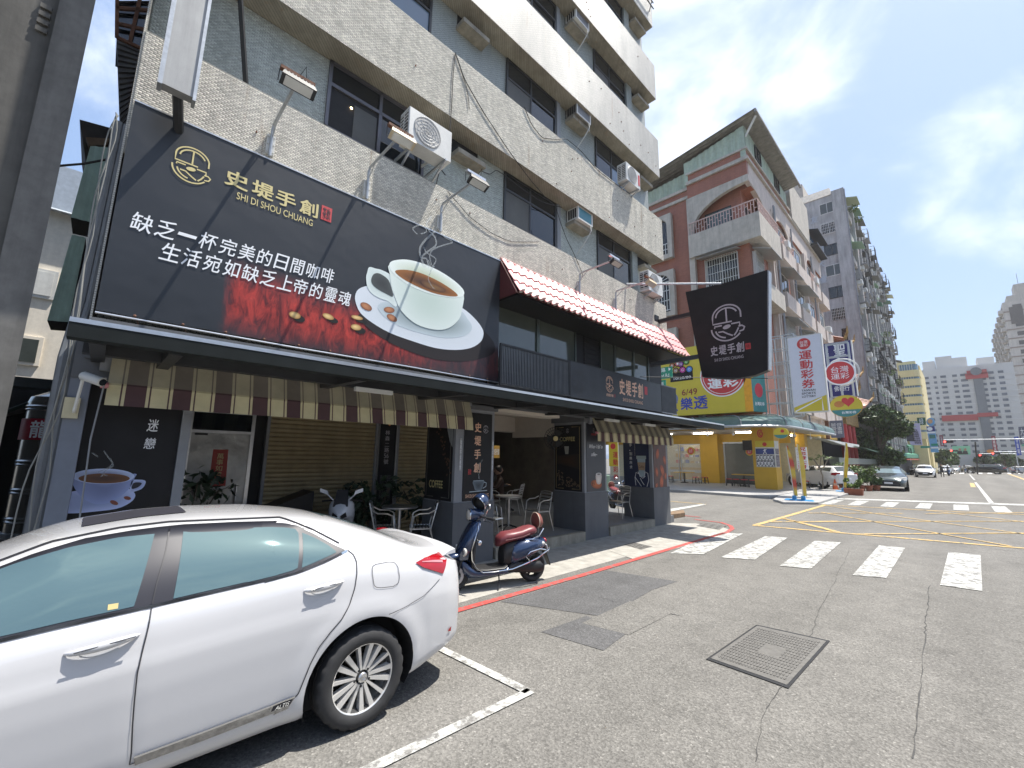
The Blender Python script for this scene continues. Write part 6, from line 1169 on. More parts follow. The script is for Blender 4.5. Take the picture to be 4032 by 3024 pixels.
g=MB();g.prism([(-7.3,1.15,.19),(-7.3,2.62,.19),(-7.3,2.62,1.2),(-7.3,2.2,1.05),(-7.3,1.5,.75)],(-.5,0,0));tag(obj('folded_screen',g,M_black),'black slanting panel standing in front of the door and shutter','screen')
#  far left: neighbour building and the narrow alley
YA=-.62
t=thing('neighbour_building','dark streaked concrete building that fills the upper left corner','building',(-6,-4,0));M_old=mat('streaked_concrete',(.105,.10,.09),.85,var=.25,scale=1.5,dirt=.45,bump=.08,bscale=14)
g=MB();g.prism([(-5.99,-9,0),(-5.99,YA-.24,0),(-6.6,YA-.33,0),(-13,-9,0)],(0,0,14));obj('wall',g,M_old,t);g=MB();g.prism([(-5.93,YA-.24,0),(-5.93,YA,0),(-6.5,YA-.08,0),(-6.5,YA-.30,0)],(0,0,14));obj('corner_pilaster',g,mat('lighter_concrete',(.15,.145,.135),.85,var=.2,dirt=.3),t);g=MB();g.box(-6.5,-3.9,-9,YA-.25,9.3,9.6);obj('added_shade_slab',g,M_old,t)  # overhead slab is unseen, added to keep the wall below in shade
for k in range(4):g=MB();g.box(-5.99,-5.96,-.98-k*.0,-.90,5.95+k*.09,6.0+k*.09);obj('rough_patch',g,M_old,t)
g=MB()
for k,(y,r_)in enumerate(((-.29,.03),(-.35,.04))):g.tube([(-6.02-.03*k,y,.3),(-6.02-.03*k,y,2.7),(-6.12,y+.04,3.3),(-6.1,y+.07,5.4)],r_,8)
tag(obj('drain_pipe',g,mat('pipe_grey',(.17,.18,.19),.6)),'bundle of grey pipes climbing the café corner left of the billboard','pipe')
g=MB();rg=random.Random(8)
for k in range(3):
 pts=[(-5.93-.02*k,-.31+.01*k,5.4)]
 for j in range(9):z=5.2-j*.6;pts.append((-5.93+rg.uniform(-.02,.03),-.30+rg.uniform(-.06,.05)-(.1 if z<2.2 else 0)*k*.5,z+rg.uniform(-.1,.1)))
 Q=[Vector(p)for p in pts];S_=[Q[0]]
 for a,b_ in zip(Q,Q[1:]):S_+=[a.lerp(b_,q/3)for q in(1,2,3)]
 for _ in range(2):S_=[S_[0]]+[(S_[i-1]+S_[i]+S_[i+1])/3 for i in range(1,len(S_)-1)]+[S_[-1]]
 g.tube(S_,.006,5)
tag(obj('cable_bundle',g,mat('cable_grey',(.24,.24,.22),.6)),'tangle of pale cables hanging at the café corner post','cable')
g=MB();P=[at(-60,665,x=-6.5),at(150,660,x=-6.4),at(330,645,x=-6.3),at(420,628,x=-6.2),at(490,600,x=-6.05)];g.tube(P,.012,5);tag(obj('cable',g,M_wire),'black cable stretched across the alley gap to the billboard corner','cable')
A1=lambda a,b,x:at(a*.6028,b*.6028,x=x);A4=lambda a,b,x:at(a*.6028,900+b*.6028,x=x)
M_corr=mat('green_corrugated',(.42,.58,.50),.6,var=.15,dirt=.35);M_brick=mat('old_brick',(.10,.04,.03),.9,var=.4,scale=9)
def corr(nm,label,pts,x,m=M_corr,step=.035,cat='cladding'):
 """corrugated sheet hung at distance x: ribs are real folds"""
 q=[at(*p,x=x)for p in pts];t=thing(nm,label,cat,(x,q[0].y,q[-1].z));l0,r0,r1,l1=q;g=MB();n_=max(4,int((r0-l0).length/step));v=[]
 for i in range(n_+1):s_=i/n_;dx=.012 if i%2 else 0;a=l0.lerp(r0,s_);b_=l1.lerp(r1,s_);v+=[a+Vector((dx,0,0)),b_+Vector((dx,0,0))]
 g.add(v,[(2*i,2*i+1,2*i+3,2*i+2)for i in range(n_)]);obj('sheet',g,m,t);g=MB();g.prism([p+Vector((-.01,0,0))for p in(l0,l1,r1,r0)],(-.5,0,0));obj('backing',g,M_dark,t);return t
z1=lambda a,b:(a*.6028,b*.6028);z4=lambda a,b:(a*.6028,900+b*.6028)
corr('corrugated_screen','upper green corrugated sheet hanging over the alley',[z1(590,955),z1(710,965),z1(600,1455),z1(462,1420)],-6.72)
corr('corrugated_screen','lower green corrugated sheet above the steel water tank in the alley',[z4(470,40),z4(560,60),z4(450,612),z4(308,600)],-6.66)
t=thing('lean_to_roof','broken tin lean-to roof edge against the sky above the green sheets','roof',(-8.4,-.6,6.5));g=MB();g.prism([A1(520,780,-7.1),A1(775,850,-7.1),A1(790,900,-7.1),A1(700,960,-7.1),A1(560,1060,-7.1)],(-1.2,0,0));obj('roof_box',g,mat('tin_dark',(.05,.045,.04),.8,var=.3),t)
g=MB();g.prism([A1(560,895,-7.0),A1(715,905,-7.0),A1(700,945,-7.0),A1(580,955,-7.0)],(-.1,0,0));obj('timber',g,mat('timber',(.18,.12,.07),.8,var=.3),t)
t=thing('brick_wall','old dark red brick wall strip between the green sheets and the café pipes','wall',(-8.6,-.35,0));g=MB();q=[at(*p,x=-7.05)for p in(z1(780,900),z1(850,920),z4(560,900),z4(380,900))];g.prism(q,(-.4,0,0));obj('core',g,mat('brick_mortar',(.045,.03,.025),.9),t)
bme=None
for r_ in range(46):
 z=q[2].z+.05+r_*.1
 if z>q[0].z-.1:break
 s_=(z-q[3].z)/(q[0].z-q[3].z);ya=q[3].y+(q[0].y-q[3].y)*s_;yb=q[2].y+(q[1].y-q[2].y)*s_
 y=ya+(.0 if r_%2 else-.1)
 while y<yb-.03:
  a=max(y,ya);b_=min(y+.19,yb);y+=.21
  if b_-a>.04:g=MB();g.box(-7.05,-7.035+rg.uniform(0,.015),a,b_,z,z+.08);obj('brick',g,M_brick,t)
t=thing('window_cage','rusty iron window cage hanging on the side of the tiled building, top left','cage',(-6.7,-.3,8));q=[A1(765,-20,-6.7),A1(1060,-20,-6.7),A1(930,320,-6.7),A1(762,245,-6.7)]
g=MB();g.prism([p+Vector((-.06,0,0))for p in q],(-.5,0,0));obj('dark_pane',g,M_glass,t)
for s_ in(0,.5,1):g=MB();g.bar(q[0].lerp(q[1],s_),q[3].lerp(q[2],s_),.035);obj('bar',g,M_rust,t)
for s_ in(0,.28,.66,1):g=MB();g.bar(q[0].lerp(q[3],s_),q[1].lerp(q[2],s_),.035);obj('bar',g,M_rust,t)
t=thing('side_louvre','tall strip of dark grey clapboards under the rusty window cage','cladding',(-6.72,-.3,6));q=[A1(765,250,-6.72),A1(935,330,-6.72),A1(875,800,-6.72),A1(790,950,-6.72)]
g=MB();g.prism([p+Vector((-.05,0,0))for p in(q[0],q[3],q[2]+Vector((0,.12,0)),q[1]+Vector((0,.12,0)))],(-.1,0,0));obj('backing',g,M_old,t)
for k in range(18):a,b_=k/18,(k+.92)/18;g=MB();g.prism([q[0].lerp(q[3],a),q[1].lerp(q[2],a),q[1].lerp(q[2],b_)+Vector((.03,0,0)),q[0].lerp(q[3],b_)+Vector((.03,0,0))],(-.03,0,0));obj('clapboard',g,mat('clapboard',(.12,.12,.12),.7,var=.25,dirt=.3),t)
t=thing('back_building','cream building with metal roof seen through the gap at the far left','building',(-22,-2,0));M_crm=mat('cream_wall',(.74,.68,.58),.8,var=.08,dirt=.12);g=MB();g.box(-34,-22,-6,3.0,0,10.4);obj('wall',g,M_crm,t)
g=MB();g.hexa([(-22.2,-6,10.4),(-21.6,-6,10.3),(-21.6,3,10.3),(-22.2,3,10.4),(-26,-6,12.4),(-25.9,-6,12.5),(-25.9,3,12.5),(-26,3,12.4)]);g.box(-22.6,-22.0,-6,3,10.4,12.2);obj('metal_roof',g,mat('pale_metal_roof',(.42,.46,.50),.4,.3),t)
for(a,b_,c,d),gl_ in(((225,265,340,460),0),((130,705,240,890),1)):
 p=A4(a,b_,-22);q_=A4(c,d,-22);g=MB();g.box(-22.0,-21.92,p.y-.05,q_.y+.05,q_.z-.05,p.z+.05);o=obj('window',g,M_acw if not gl_ else M_crm,t);g=MB();g.box(-21.93,-21.9,p.y+.05,q_.y-.05,q_.z+.05,p.z-.05);obj('pane',g,M_acw if not gl_ else M_glassL,o)
t=thing('water_tank','ribbed stainless-steel water tank with a red 龍 label beside the corner post','tank',(-7.05,-.55,0));cx,cy,cr_=-7.2,-.37,.25;M_ss=mat('stainless',(.45,.44,.41),.22,.9,var=.1)
prof=[(cr_,.92)]
for k in range(5):z=1.02+k*.30;prof+=[(cr_,z),(cr_+.014,z+.015),(cr_,z+.03),(cr_+.014,z+.05),(cr_,z+.065)]
prof+=[(cr_,2.32),(cr_*.93,2.38),(cr_*.5,2.44),(0,2.45)]
g=MB();g.lathe(prof,(cx,cy,0),n=36);obj('drum',g,M_ss,t,35);g=MB();g.lathe([(cr_+.018,1.90),(cr_+.018,2.13)],(cx,cy,0),n=36);obj('label_band',g,mat('label_red',(.36,.01,.03),.45),t,60)
a0=at(*T(0,1450,.4221)(280,650),x=cx+cr_+.01);text('龍',(cx+cr_-.015,cy-.175,1.92),(.035,.135,0),(0,0,.19),M_wprint,t,.03);text('一',(cx+cr_+.022,cy+.02,2.0),(0,.09,0),(0,0,.03),M_wprint,t,.02)
for a in range(4):q_=(cx+.2*math.cos(a*1.57+.7),cy+.2*math.sin(a*1.57+.7));g=MB();g.bar((*q_,0),(*q_,.92),.05);obj('leg',g,M_steel,t)
g=MB();g.lathe([(cr_,.86),(cr_+.03,.86),(cr_+.03,.92),(cr_,.92)],(cx,cy,0),n=24);obj('stand_ring',g,M_steel,t)
t=thing('alley_awning','dark green tin awning sloping over the alley behind the tank','awning',(-8.8,-1,2.5));q=[at(*p,x=-8.9)for p in((0,1625),(185,1555),(190,1610),(0,1680))];g=MB();g.prism([q[0],q[1],q[1]+Vector((-1.4,0,.25)),q[0]+Vector((-1.4,0,.25))],(0,0,-.05));obj('sheet',g,mat('dark_green_tin',(.03,.06,.045),.6),t);g=MB();g.prism([at(*p,x=-9.2)for p in((40,1525),(190,1520),(185,1600),(20,1640))],(-.1,0,0));obj('grey_board',g,M_grey,t)
g=MB();g.box(-9.0,-8.6,-1.0,-.25,2.62,2.75);tag(obj('tin_ledge',g,mat('blue_grey_tin',(.12,.15,.16),.6,var=.2)),'blue-grey tin ledge above the water tank','ledge')
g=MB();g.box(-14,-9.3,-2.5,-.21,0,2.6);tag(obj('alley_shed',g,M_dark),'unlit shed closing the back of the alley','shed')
#  across the side street: red-brick corner building with the lottery shop
rg=random.Random(12)
XF=-7.85;YF=29.0
RB=thing('corner_building','red tiled corner building with arched concrete balconies and a green metal penthouse','building',(-12,36,0))
M_rbrk=tilemat('red_facade_tile',(.36,.125,.07),(.30,.105,.06),(.16,.07,.045),.22,.07,.006,dirt=.25);M_trim=mat('concrete_trim',(.47,.43,.37),.8,var=.12,scale=3,dirt=.3);M_trimp=mat('pink_beige_render',(.52,.45,.40),.8,var=.1,scale=2,dirt=.22)
M_gcor=mat('pale_green_metal',(.40,.47,.36),.5,.1,var=.12,scale=4,dirt=.3)
M_conc2=mat('grey_concrete',(.27,.265,.255),.85,var=.15,scale=1.5,dirt=.4)
g=MB();g.box(-24,XF-.7,YF+.7,50.6,4.3,21.9);obj('wall',g,M_rbrk,RB)
S=lambda px,py:at(2500+px*.6028,400+py*.6028,y=YF)
F_=lambda px,py:at(2500+px*.6028,400+py*.6028,x=XF)
zt=22.65;zb_=16.05;xl=-11.9
g=MB();g.box(-24,xl,YF+.35,YF+.72,4.3,21.7);obj('side_wall',g,M_rbrk,RB)
for z in(20.9,21.6):g=MB();g.box(-24,xl,YF+.22,YF+.36,z,z+.22);obj('cornice',g,M_trim,RB)
for z0,z1,dep in((zt-.12,zt+.02,.12),(21.72,21.86,.16),(21.90,22.0,.12)):
 g=MB();g.box(xl,XF+dep,YF-dep,YF+.0,z0,z1);g.box(XF,XF+dep,YF+.0,50.6,z0,z1);obj('cornice',g,M_trim,RB)
g=MB();g.box(xl,XF,YF,YF+.7,20.6,22.6);g.box(XF-.7,XF,YF+.7,50.6,20.1,22.6);obj('upper_band',g,M_rbrk,RB)
g=MB();g.box(XF-.01,XF+.004,YF+.3,50.6,20.1,21.7);obj('pale_band',g,M_trimp,RB)
def arch_wall(p0,p1,z0,z1,zs,zc,th,parent,m,n=18,side=.3,half=0):
 """wall strip with an elliptical arch cut from below: springing zs, crown zc"""
 p0,p1=Vector(p0),Vector(p1);d=(p1-p0);L_=d.length;d.normalize();nn=Vector((-d.y,d.x,0))*th;g=MB();v=[]
 for k in range(n+1):
  t=k/n;u=side/L_+(1-2*side/L_)*t;q_=2*t-1 if not half else(t-1 if half>0 else t);u=u if not half else(side/L_+(1-side/L_)*t if half>0 else(1-side/L_)*t);z=zs+(zc-zs)*math.sqrt(max(0,1-q_**2));p=p0+d*L_*u;v+=[(*p.xy,z1),(*p.xy,z),(*(p+nn).xy,z),(*(p+nn).xy,z1)]
 g.add(v,[(4*k+j,4*k+4+j,4*k+4+(j+1)%4,4*k+(j+1)%4)for k in range(n)for j in range(4)])
 for a,b_ in(((0,side),(L_-side,L_))if not half else(((0,side),)if half>0 else((L_-side,L_),))):
  q=[p0+d*a,p0+d*b_];g.hexa([(*q[0].xy,z0),(*q[1].xy,z0),(*(q[1]+nn).xy,z0),(*(q[0]+nn).xy,z0),(*q[0].xy,z1),(*q[1].xy,z1),(*(q[1]+nn).xy,z1),(*(q[0]+nn).xy,z1)])
 return obj('arch',g,m,parent)
arch_wall((xl-.1,YF-.04,0),(XF+.04,YF-.04,0),4.4,20.67,18.1,20.2,.3,RB,M_trim,side=.38,half=1);arch_wall((XF+.04,YF-.04,0),(XF+.04,33.6,0),4.4,20.67,18.1,20.2,.3,RB,M_trimp,side=.3,half=-1)
def rail(p0,p1,z,h,parent,m,n):
 p0,p1=Vector((*p0,z)),Vector((*p1,z));up=Vector((0,0,h));g=MB();g.bar(p0+up,p1+up,.06);g.bar(p0+Vector((0,0,.03)),p1+Vector((0,0,.03)),.05)
 for k in range(n+1):
  t=k/n;p=p0.lerp(p1,t);g.bar(p,p+up,.035)
  if k<n:q=p0.lerp(p1,(k+1)/n);a=h*(.38 if k%2 else .68);g.bar(p+Vector((0,0,a)),q+Vector((0,0,a)),.035)
 return obj('railing',g,m,parent)
M_rail=mat('pinkish_railing',(.55,.40,.36),.6,var=.1)
g=MB();g.hexa([(xl,YF-.25,15.95),(XF+.55,YF-.25,15.95),(XF+.55,YF-.05,15.95),(xl,YF-.05,15.95),(xl,YF-.25,17.65),(XF+.55,YF-.25,17.65),(XF+.55,YF-.05,17.65),(xl,YF-.05,17.65)]);g.box(XF+.35,XF+.55,YF-.05,33.4,15.95,17.65);g.box(xl,XF+.35,YF-.05,33.4,15.95,16.1);obj('balcony',g,M_trim,RB)
rail((xl,YF-.15),(XF+.45,YF-.15),17.65,.95,RB,M_rail,24);rail((XF+.45,YF-.15),(XF+.45,33.4),17.65,.95,RB,M_rail,22)
def win(parent,axis,a0,a1,z0,z1,pos,m=M_glass,fr=M_acw,mull=1,grille=False,d=.05):
 """window on a wall: axis 'y' faces -y, 'x' faces +x"""
 def B(g,a,b_,c,e,o0,o1):
  if axis=='y':g.box(a,b_,pos-o1,pos-o0,c,e)
  else:g.box(pos+o0,pos+o1,a,b_,c,e)
 g=MB();w=min(.07,(a1-a0)*.06);B(g,a0,a1,z1-w,z1,-.02,d);B(g,a0,a1,z0,z0+w,-.02,d);B(g,a0,a0+w,z0+w,z1-w,-.02,d);B(g,a1-w,a1,z0+w,z1-w,-.02,d)
 for k in range(mull):c=a0+(a1-a0)*(k+1)/(mull+1);B(g,c-w*.4,c+w*.4,z0+w,z1-w,-.02,d-.01)
 o=obj('window',g,fr,parent);p=MB();B(p,a0+w*.5,a1-w*.5,z0+w*.5,z1-w*.5,-.01,.015);obj('pane',p,m,o)
 if grille:
  g=MB();n=int((a1-a0)/.16)
  for k in range(n+1):c=a0+(a1-a0)*k/n;B(g,c-.014,c+.014,z0,z1,.18,.205)
  for k in range(5):c=z0+(z1-z0)*k/4;B(g,a0,a1,c-.014,c+.014,.206,.225)
  B(g,a0,a0+.02,z0,z1,.05,.18);B(g,a1-.02,a1,z0,z1,.05,.18);obj('grille',g,M_acw,o)
 return o
win(RB,'y',-11.0,-9.2,17.3,19.3,YF+.7,mat('green_grey_glass',(.10,.13,.13),.1,var=.3,scale=1),M_dkst);win(RB,'x',30.3,31.5,17.2,19.2,XF-.7,M_glass,M_dkst)
g=MB();g.box(xl+.2,XF-.3,YF+.0+.3,YF+.75,4.3,15.95);g.box(XF-.75,XF-.3,YF+.75,50.6,4.3,15.9);obj('bay_wall',g,M_rbrk,RB)
g=MB();g.box(XF-.3,XF-.15,YF+4.2,50.6,4.3,20.1);obj('street_wall',g,M_trimp,RB)
win(RB,'y',-11.0,-8.9,13.3,15.6,YF+.3,M_glass,M_acw,1,True);win(RB,'x',29.7,31.3,13.3,15.5,XF-.28,M_glass,M_acw,1,True)
g=MB();g.box(xl,XF+.5,YF-.2,YF-.0,12.0,13.2);g.box(XF+.3,XF+.5,YF-.0,33.4,12.0,13.2);g.box(xl,XF+.3,YF,33.4,12.0,12.15);obj('balcony',g,M_trim,RB)
win(RB,'y',-11.0,-8.9,9.3,11.5,YF+.3,M_glass,M_acw,1,True)
g=MB();g.box(xl,XF+.5,YF-.2,YF-.0,8.0,9.1);obj('balcony',g,M_trim,RB)
for(x0,x1,y0,y1,z)in((-11.3,-8.7,YF-.7,YF+.3,15.75),(XF-.2,XF+.95,29.4,31.8,15.6)):
 g=MB()
 g.hexa([(x0,y0,z-.25),(x1,y0,z-.25),(x1,y1,z),(x0,y1,z),(x0,y0,z-.22),(x1,y0,z-.22),(x1,y1,z+.05),(x0,y1,z+.05)]if x0<-9 else[(x0,y0,z),(x1,y0,z-.45),(x1,y1,z-.45),(x0,y1,z),(x0,y0,z+.04),(x1,y0,z-.41),(x1,y1,z-.41),(x0,y1,z+.04)]);obj('window_awning',g,mat('smoky_awning',(.30,.30,.29),.3,var=.1),RB)
for z0,k in((17.0,0),(12.5,1),(8.0,2)):
 cx_=-14.55;g=MB();w_,h_=.95,3.2
 for a,b_,c,d in((cx_-w_-.35,cx_-w_,z0,z0+h_),(cx_+w_,cx_+w_+.35,z0,z0+h_),(cx_-w_-.35,cx_+w_+.35,z0-.35,z0)):g.box(a,b_,YF+.0,YF+.36,c,d)
 v=[];n_=12
 for q in range(n_+1):t=math.pi*q/n_;x=cx_-w_*math.cos(t);z=z0+h_-.9+.75*math.sin(t);v+=[(x,YF,z0+h_),(x,YF,z),(x,YF+.36,z),(x,YF+.36,z0+h_)]
 g.add(v,[(4*q+j,4*q+4+j,4*q+4+(j+1)%4,4*q+(j+1)%4)for q in range(n_)for j in range(4)]);o=obj('window_surround',g,M_trim,RB);p=MB();p.box(cx_-w_,cx_+w_,YF+.33,YF+.345,z0,z0+h_);obj('pane',p,M_glass,o)
 g=MB()
 if k==0:
  for q in range(9):a=cx_-w_+q*.2375;g.box(a-.02,a+.02,YF+.15,YF+.19,z0,z0+.9)
  g.box(cx_-w_,cx_+w_,YF+.145,YF+.15,z0+.86,z0+.92);g.box(cx_-w_,cx_+w_,YF+.145,YF+.15,z0+.42,z0+.47)
 else:
  for q in range(10):a=cx_-w_+q*.211;g.box(a-.02,a+.02,YF-.05,YF-.02,z0+.05,z0+2.3)
  for c in(.1,.85,1.6,2.25):g.box(cx_-w_,cx_+w_,YF-.02,YF+.01,z0+c,z0+c+.05)
  for q in range(9):t=math.pi*q/8;g.bar((cx_,YF-.03,z0+2.3),(cx_-w_*math.cos(t),YF-.03,z0+2.3+.75*math.sin(t)),.035)
 obj('bars',g,M_acw,o)
for y in(33.6,38.3,43.2,47.0):g=MB();g.box(XF-.15,XF+.10,y,y+.35,4.3,20.1);obj('pier',g,M_trimp,RB)
for y in(33.9,34.1,38.6,45.4):g=MB();g.tube([(XF+.2,y,4),(XF+.2,y,20.5)],.06,6);obj('drain_pipe',g,M_greyL,RB)
for fl_ in range(4):
 z=6.2+fl_*3.75
 for i,(a,b_)in enumerate(((34.4,38.1),(38.9,43.0),(43.7,46.8),(47.5,50.4))):
  g=MB();g.box(XF-.14,XF+.45,a,b_,z-1.0,z+.15);obj('balcony',g,M_trimp,RB)
  g=MB();g.box(XF-.149,XF-.10,a+.05,b_-.05,z+.15,z+2.3);obj('recess',g,M_conD if i%2 else M_rbrk,RB)
  win(RB,'x',a+.7,b_-.7,z+.45,z+2.1,XF-.10,M_glassL if(i+fl_)%2 else M_glass,M_acw,1,fl_==1 and i<3)
  if i in(0,2)and fl_==3:arch_wall((XF+.12,a-.1,0),(XF+.12,b_+.1,0),z+.15,20.1,z+1.5,z+2.6,.1,RB,M_trimp,side=.15);rail((XF+.35,a),(XF+.35,b_),z+.15,.8,RB,M_rail,12)
  if(i+fl_)%2:g=MB();g.bev(XF+.12,XF+.62,a+1.0,a+1.75,z+.2,z+.75,.03);obj('air_conditioner',g,M_acw,RB)
  if fl_ in(1,2)and i<2:g=MB();g.hexa([(XF-.1,a,z+2.2),(XF+1.0,a,z+1.75),(XF+1.0,b_-.6,z+1.75),(XF-.1,b_-.6,z+2.2),(XF-.1,a,z+2.24),(XF+1.0,a,z+1.79),(XF+1.0,b_-.6,z+1.79),(XF-.1,b_-.6,z+2.24)]);obj('window_awning',g,mat('smoky_awning',()),RB)
def ribwall(p0,p1,z0,z1a,z1b,parent,m,step=.42,nm='metal_wall'):
 p0,p1=Vector((*p0,0)),Vector((*p1,0));d=p1-p0;L_=d.length;n=int(L_/step)*4;dd=d.normalized();nn=Vector((dd.y,-dd.x,0));g=MB();v=[]
 for k in range(n+1):t=k/n;o_=.06 if k%4 in(0,1)else 0;p=p0+d*t+nn*o_;zz=z1a+(z1b-z1a)*t;v+=[(p.x,p.y,z0),(p.x,p.y,zz)]
 g.add(v,[(2*k,2*k+2,2*k+3,2*k+1)for k in range(n)]);return obj(nm,g,m,parent)
ribwall((xl+.1,YF+.02),(XF-.02,YF+.02),22.65,23.6,24.35,RB,M_gcor);ribwall((XF-.02,YF+.02),(XF-.02,39.0),22.65,24.35,23.9,RB,M_gcor,.25);ribwall((-24,YF+.5),(xl+.1,YF+.5),21.9,22.4,23.2,RB,M_gcor)
g=MB();g.box(xl+.15,XF-.1,YF+.1,39,21.9,23.5);obj('penthouse_core',g,M_dark,RB);g=MB();g.box(xl-.12,xl+.12,YF-.05,YF+.06,21.8,23.6);g.box(XF-.3,XF+.02,YF-.05,YF+.02,21.95,24.3);obj('corner_post',g,M_gcor,RB)
for a in(31.0,35.6):win(RB,'x',a,a+1.3,22.9,24.0,XF+.05,M_glass,M_dkst,1)
g=MB();n_=60;v=[]
for k in range(n_+1):y=YF-.55+10.9*k/n_;w_=.05 if k%2 else 0;v+=[(-24,y,22.35+w_+(y-YF)*.0),(XF+.95,y,24.75+w_-(y-YF)*.02),(-24,y,22.32+w_),(XF+.95,y,24.70+w_-(y-YF)*.02)]
g.add(v,[(4*k,4*k+1,4*k+5,4*k+4)for k in range(n_)]+[(4*k+2,4*k+6,4*k+7,4*k+3)for k in range(n_)]);obj('tin_roof',g,mat('weathered_tin',(.24,.23,.20),.6,.3,var=.3,scale=3),RB)
g=MB();g.box(XF+.88,XF+1.02,YF-.6,39.9,24.45,24.62);obj('gutter',g,M_conc2,RB);g=MB();g.bar((XF+.05,YF+.1,23.5),(XF+.85,YF-.2,24.45),.10);obj('eave_strut',g,M_acw,RB)
g=MB();g.box(-14,XF+.2,39.6,46,21.9,25.6);obj('roof_room',g,M_trim,RB);g=MB();g.box(XF-.3,XF+.7,46.2,50.6,21.9,22.1);g.hexa([(XF-1.5,46,23.9),(XF+.9,46,23.2),(XF+.9,50.4,23.2),(XF-1.5,50.4,23.9),(XF-1.5,46,24.0),(XF+.9,46,23.3),(XF+.9,50.4,23.3),(XF-1.5,50.4,24.0)]);obj('roof_shed',g,M_dkst,RB);g=MB();g.box(XF,XF+.05,46.3,50.2,22.1,23.3);obj('shed_glazing',g,mat('blue_glazing',(.06,.16,.32),.2),RB)
#  the lottery shop on its ground floor
M_lyel=mat('shop_yellow',(.56,.33,.025),.55,var=.06,scale=2);M_lgrn=mat('sign_yellow',(.58,.47,.04),.4,var=.05,scale=1);M_teal=mat('sign_teal',(.05,.22,.22),.45);M_sorange=mat('sign_orange',(.75,.35,.02),.4)
SH=thing('lottery_shop','open yellow lottery shop with bright ceiling lamps under the red building','shop',(-10,31,0))
g=MB();g.box(-24,-6.6,23.5,50,.0,.12);struct('side_pavement',g,mat('pale_paving',(.30,.295,.285),.8,var=.12,scale=2))
g=MB();g.prism([at(2500+a*.4822,1300+b*.4822,z=.001)for a,b in((1130,1395),(1215,1345),(1659,1300),(1760,1340),(1500,1425),(1215,1422))],(0,0,.09));struct('corner_pavement',g,mat('pale_paving',()))
for x0,x1,y0,y1 in((-8.85,-7.65,YF,30.1),(-8.3,-7.7,36.6,37.4),(-13.7,-12.4,33,34.2)):
 g=MB();g.box(x0,x1,y0,y1,.22,3.75);g.box(x0+.03,x1-.03,y0+.03,y1-.03,.1,.22);obj('pillar',g,M_lyel,SH)
g=MB();g.box(-24,-7.9,33.6,33.8,3.0,3.8);g.box(-24,-7.9,YF-.0,50,3.76,4.3);obj('lintel',g,M_lyel,SH);g=MB();g.box(-24,-8.6,YF+.2,42,3.7,3.755);obj('ceiling',g,M_cream,SH)
g=MB();g.box(-24,-7.7,41.8,42,0,3.8);g.box(-12.4,-12.2,34.2,42,0,3.75);obj('back_wall',g,mat('shop_cream',(.62,.56,.38),.7),SH)
g=MB();g.box(-24,-13.7,36.5,36.6,.1,3.4);obj('shelf_wall',g,mat('shop_cream',()),SH)
M_tube=mat('lit_tube',(1,1,1),emit=(1,.98,.92,14))
for x,y in((-16,30.5),(-13.2,30.8),(-10.4,31.0),(-17,35),(-14.6,35.3),(-9.6,36),(-10.5,38.5)):
 g=MB();g.box(x,x+1.3,y,y+.12,3.60,3.66);obj('ceiling_lamp',g,M_tube,SH)
for x0,x1 in((-17.4,-15.6),(-15.5,-13.8)):
 f=MB();f.box(x0,x0+.06,33.5,33.56,.12,3.0);f.box(x1-.06,x1,33.5,33.56,.12,3.0);f.box(x0+.06,x1-.06,33.5,33.56,2.92,3.0);f.box(x0+.06,x1-.06,33.5,33.56,.12,.25);o=obj('glass_door',f,M_steel,SH);p=MB();p.box(x0+.06,x1-.06,33.52,33.54,.25,2.92);obj('pane',p,mat('clear_pane',(.7,.75,.75),.03,var=0,alpha=.25),o)
g=MB();g.box(-17.2,-14,35.2,35.8,.12,1.15);obj('counter',g,M_lyel,SH);g=MB();g.box(-17.2,-14,35.18,35.2,.75,.95);obj('counter_stripe',g,M_acw,SH)
for k in range(22):x=-17.2+(k%8)*.42;z=1.5+(k//8)*.5;g=MB();g.box(x,x+.25,36.3,36.5,z,z+rg.uniform(.15,.35));obj('shelf_goods',g,[M_rprint,M_wprint,M_blue,M_lyel,M_silver][k%5],SH)
f=MB();f.box(-12.2,-12.1,33.5,33.58,.12,3.1);f.box(-10.2,-10.1,33.5,33.58,.12,3.1);f.box(-12.1,-10.2,33.5,33.58,3.0,3.1);o=obj('glass_door',f,M_steel,SH);p=MB();p.box(-12.1,-10.2,33.53,33.55,.12,3.0);obj('pane',p,M_glassL,o)
def disc(name,c,r,m,parent,ry=None,n=32,th=.01,axis='y'):
 g=MB();ry=ry or r
 pts=[(c[0]+r*math.cos(a),c[1],c[2]+ry*math.sin(a))if axis=='y' else(c[0],c[1]+r*math.cos(a),c[2]+ry*math.sin(a))for a in[2*math.pi*k/n for k in range(n)]]
 g.prism(pts,(0,-th,0)if axis=='y' else(th,0,0));return obj(name,g,m,parent)
for x,z,r_ in((-14.6,2.45,.28),(-10.4,2.4,.24)):
 o=disc('lottery_badge',(x,33.44,z),r_*1.1,M_lgrn,SH);disc('badge_red',(x,33.42,z),r_*.85,M_rprint,o);text('台灣\n運彩',(x-r_*.5,33.405,z-r_*.45),(r_,0,0),(0,0,r_*.9),M_wprint,o)
g=MB();g.bev(-10.7,-9.6,33.0,33.1,2.5,3.2,.02);tag(obj('television',g,M_black),'black flat television hanging under the shop ceiling behind the main pillar','television')
t=thing('poster','stacked sports pictures with the lottery badge wrapped round the big yellow pillar','poster',(-8.2,YF,1.5));x0,x1=-8.68,-7.68
g=MB();g.box(x0,x1+.04,YF-.03,YF-.005,1.42,2.98);g.box(x1-.03,x1+.05,YF-.005,YF+.8,1.42,2.98);obj('panel',g,mat('pale_board',(.6,.6,.55)),t)
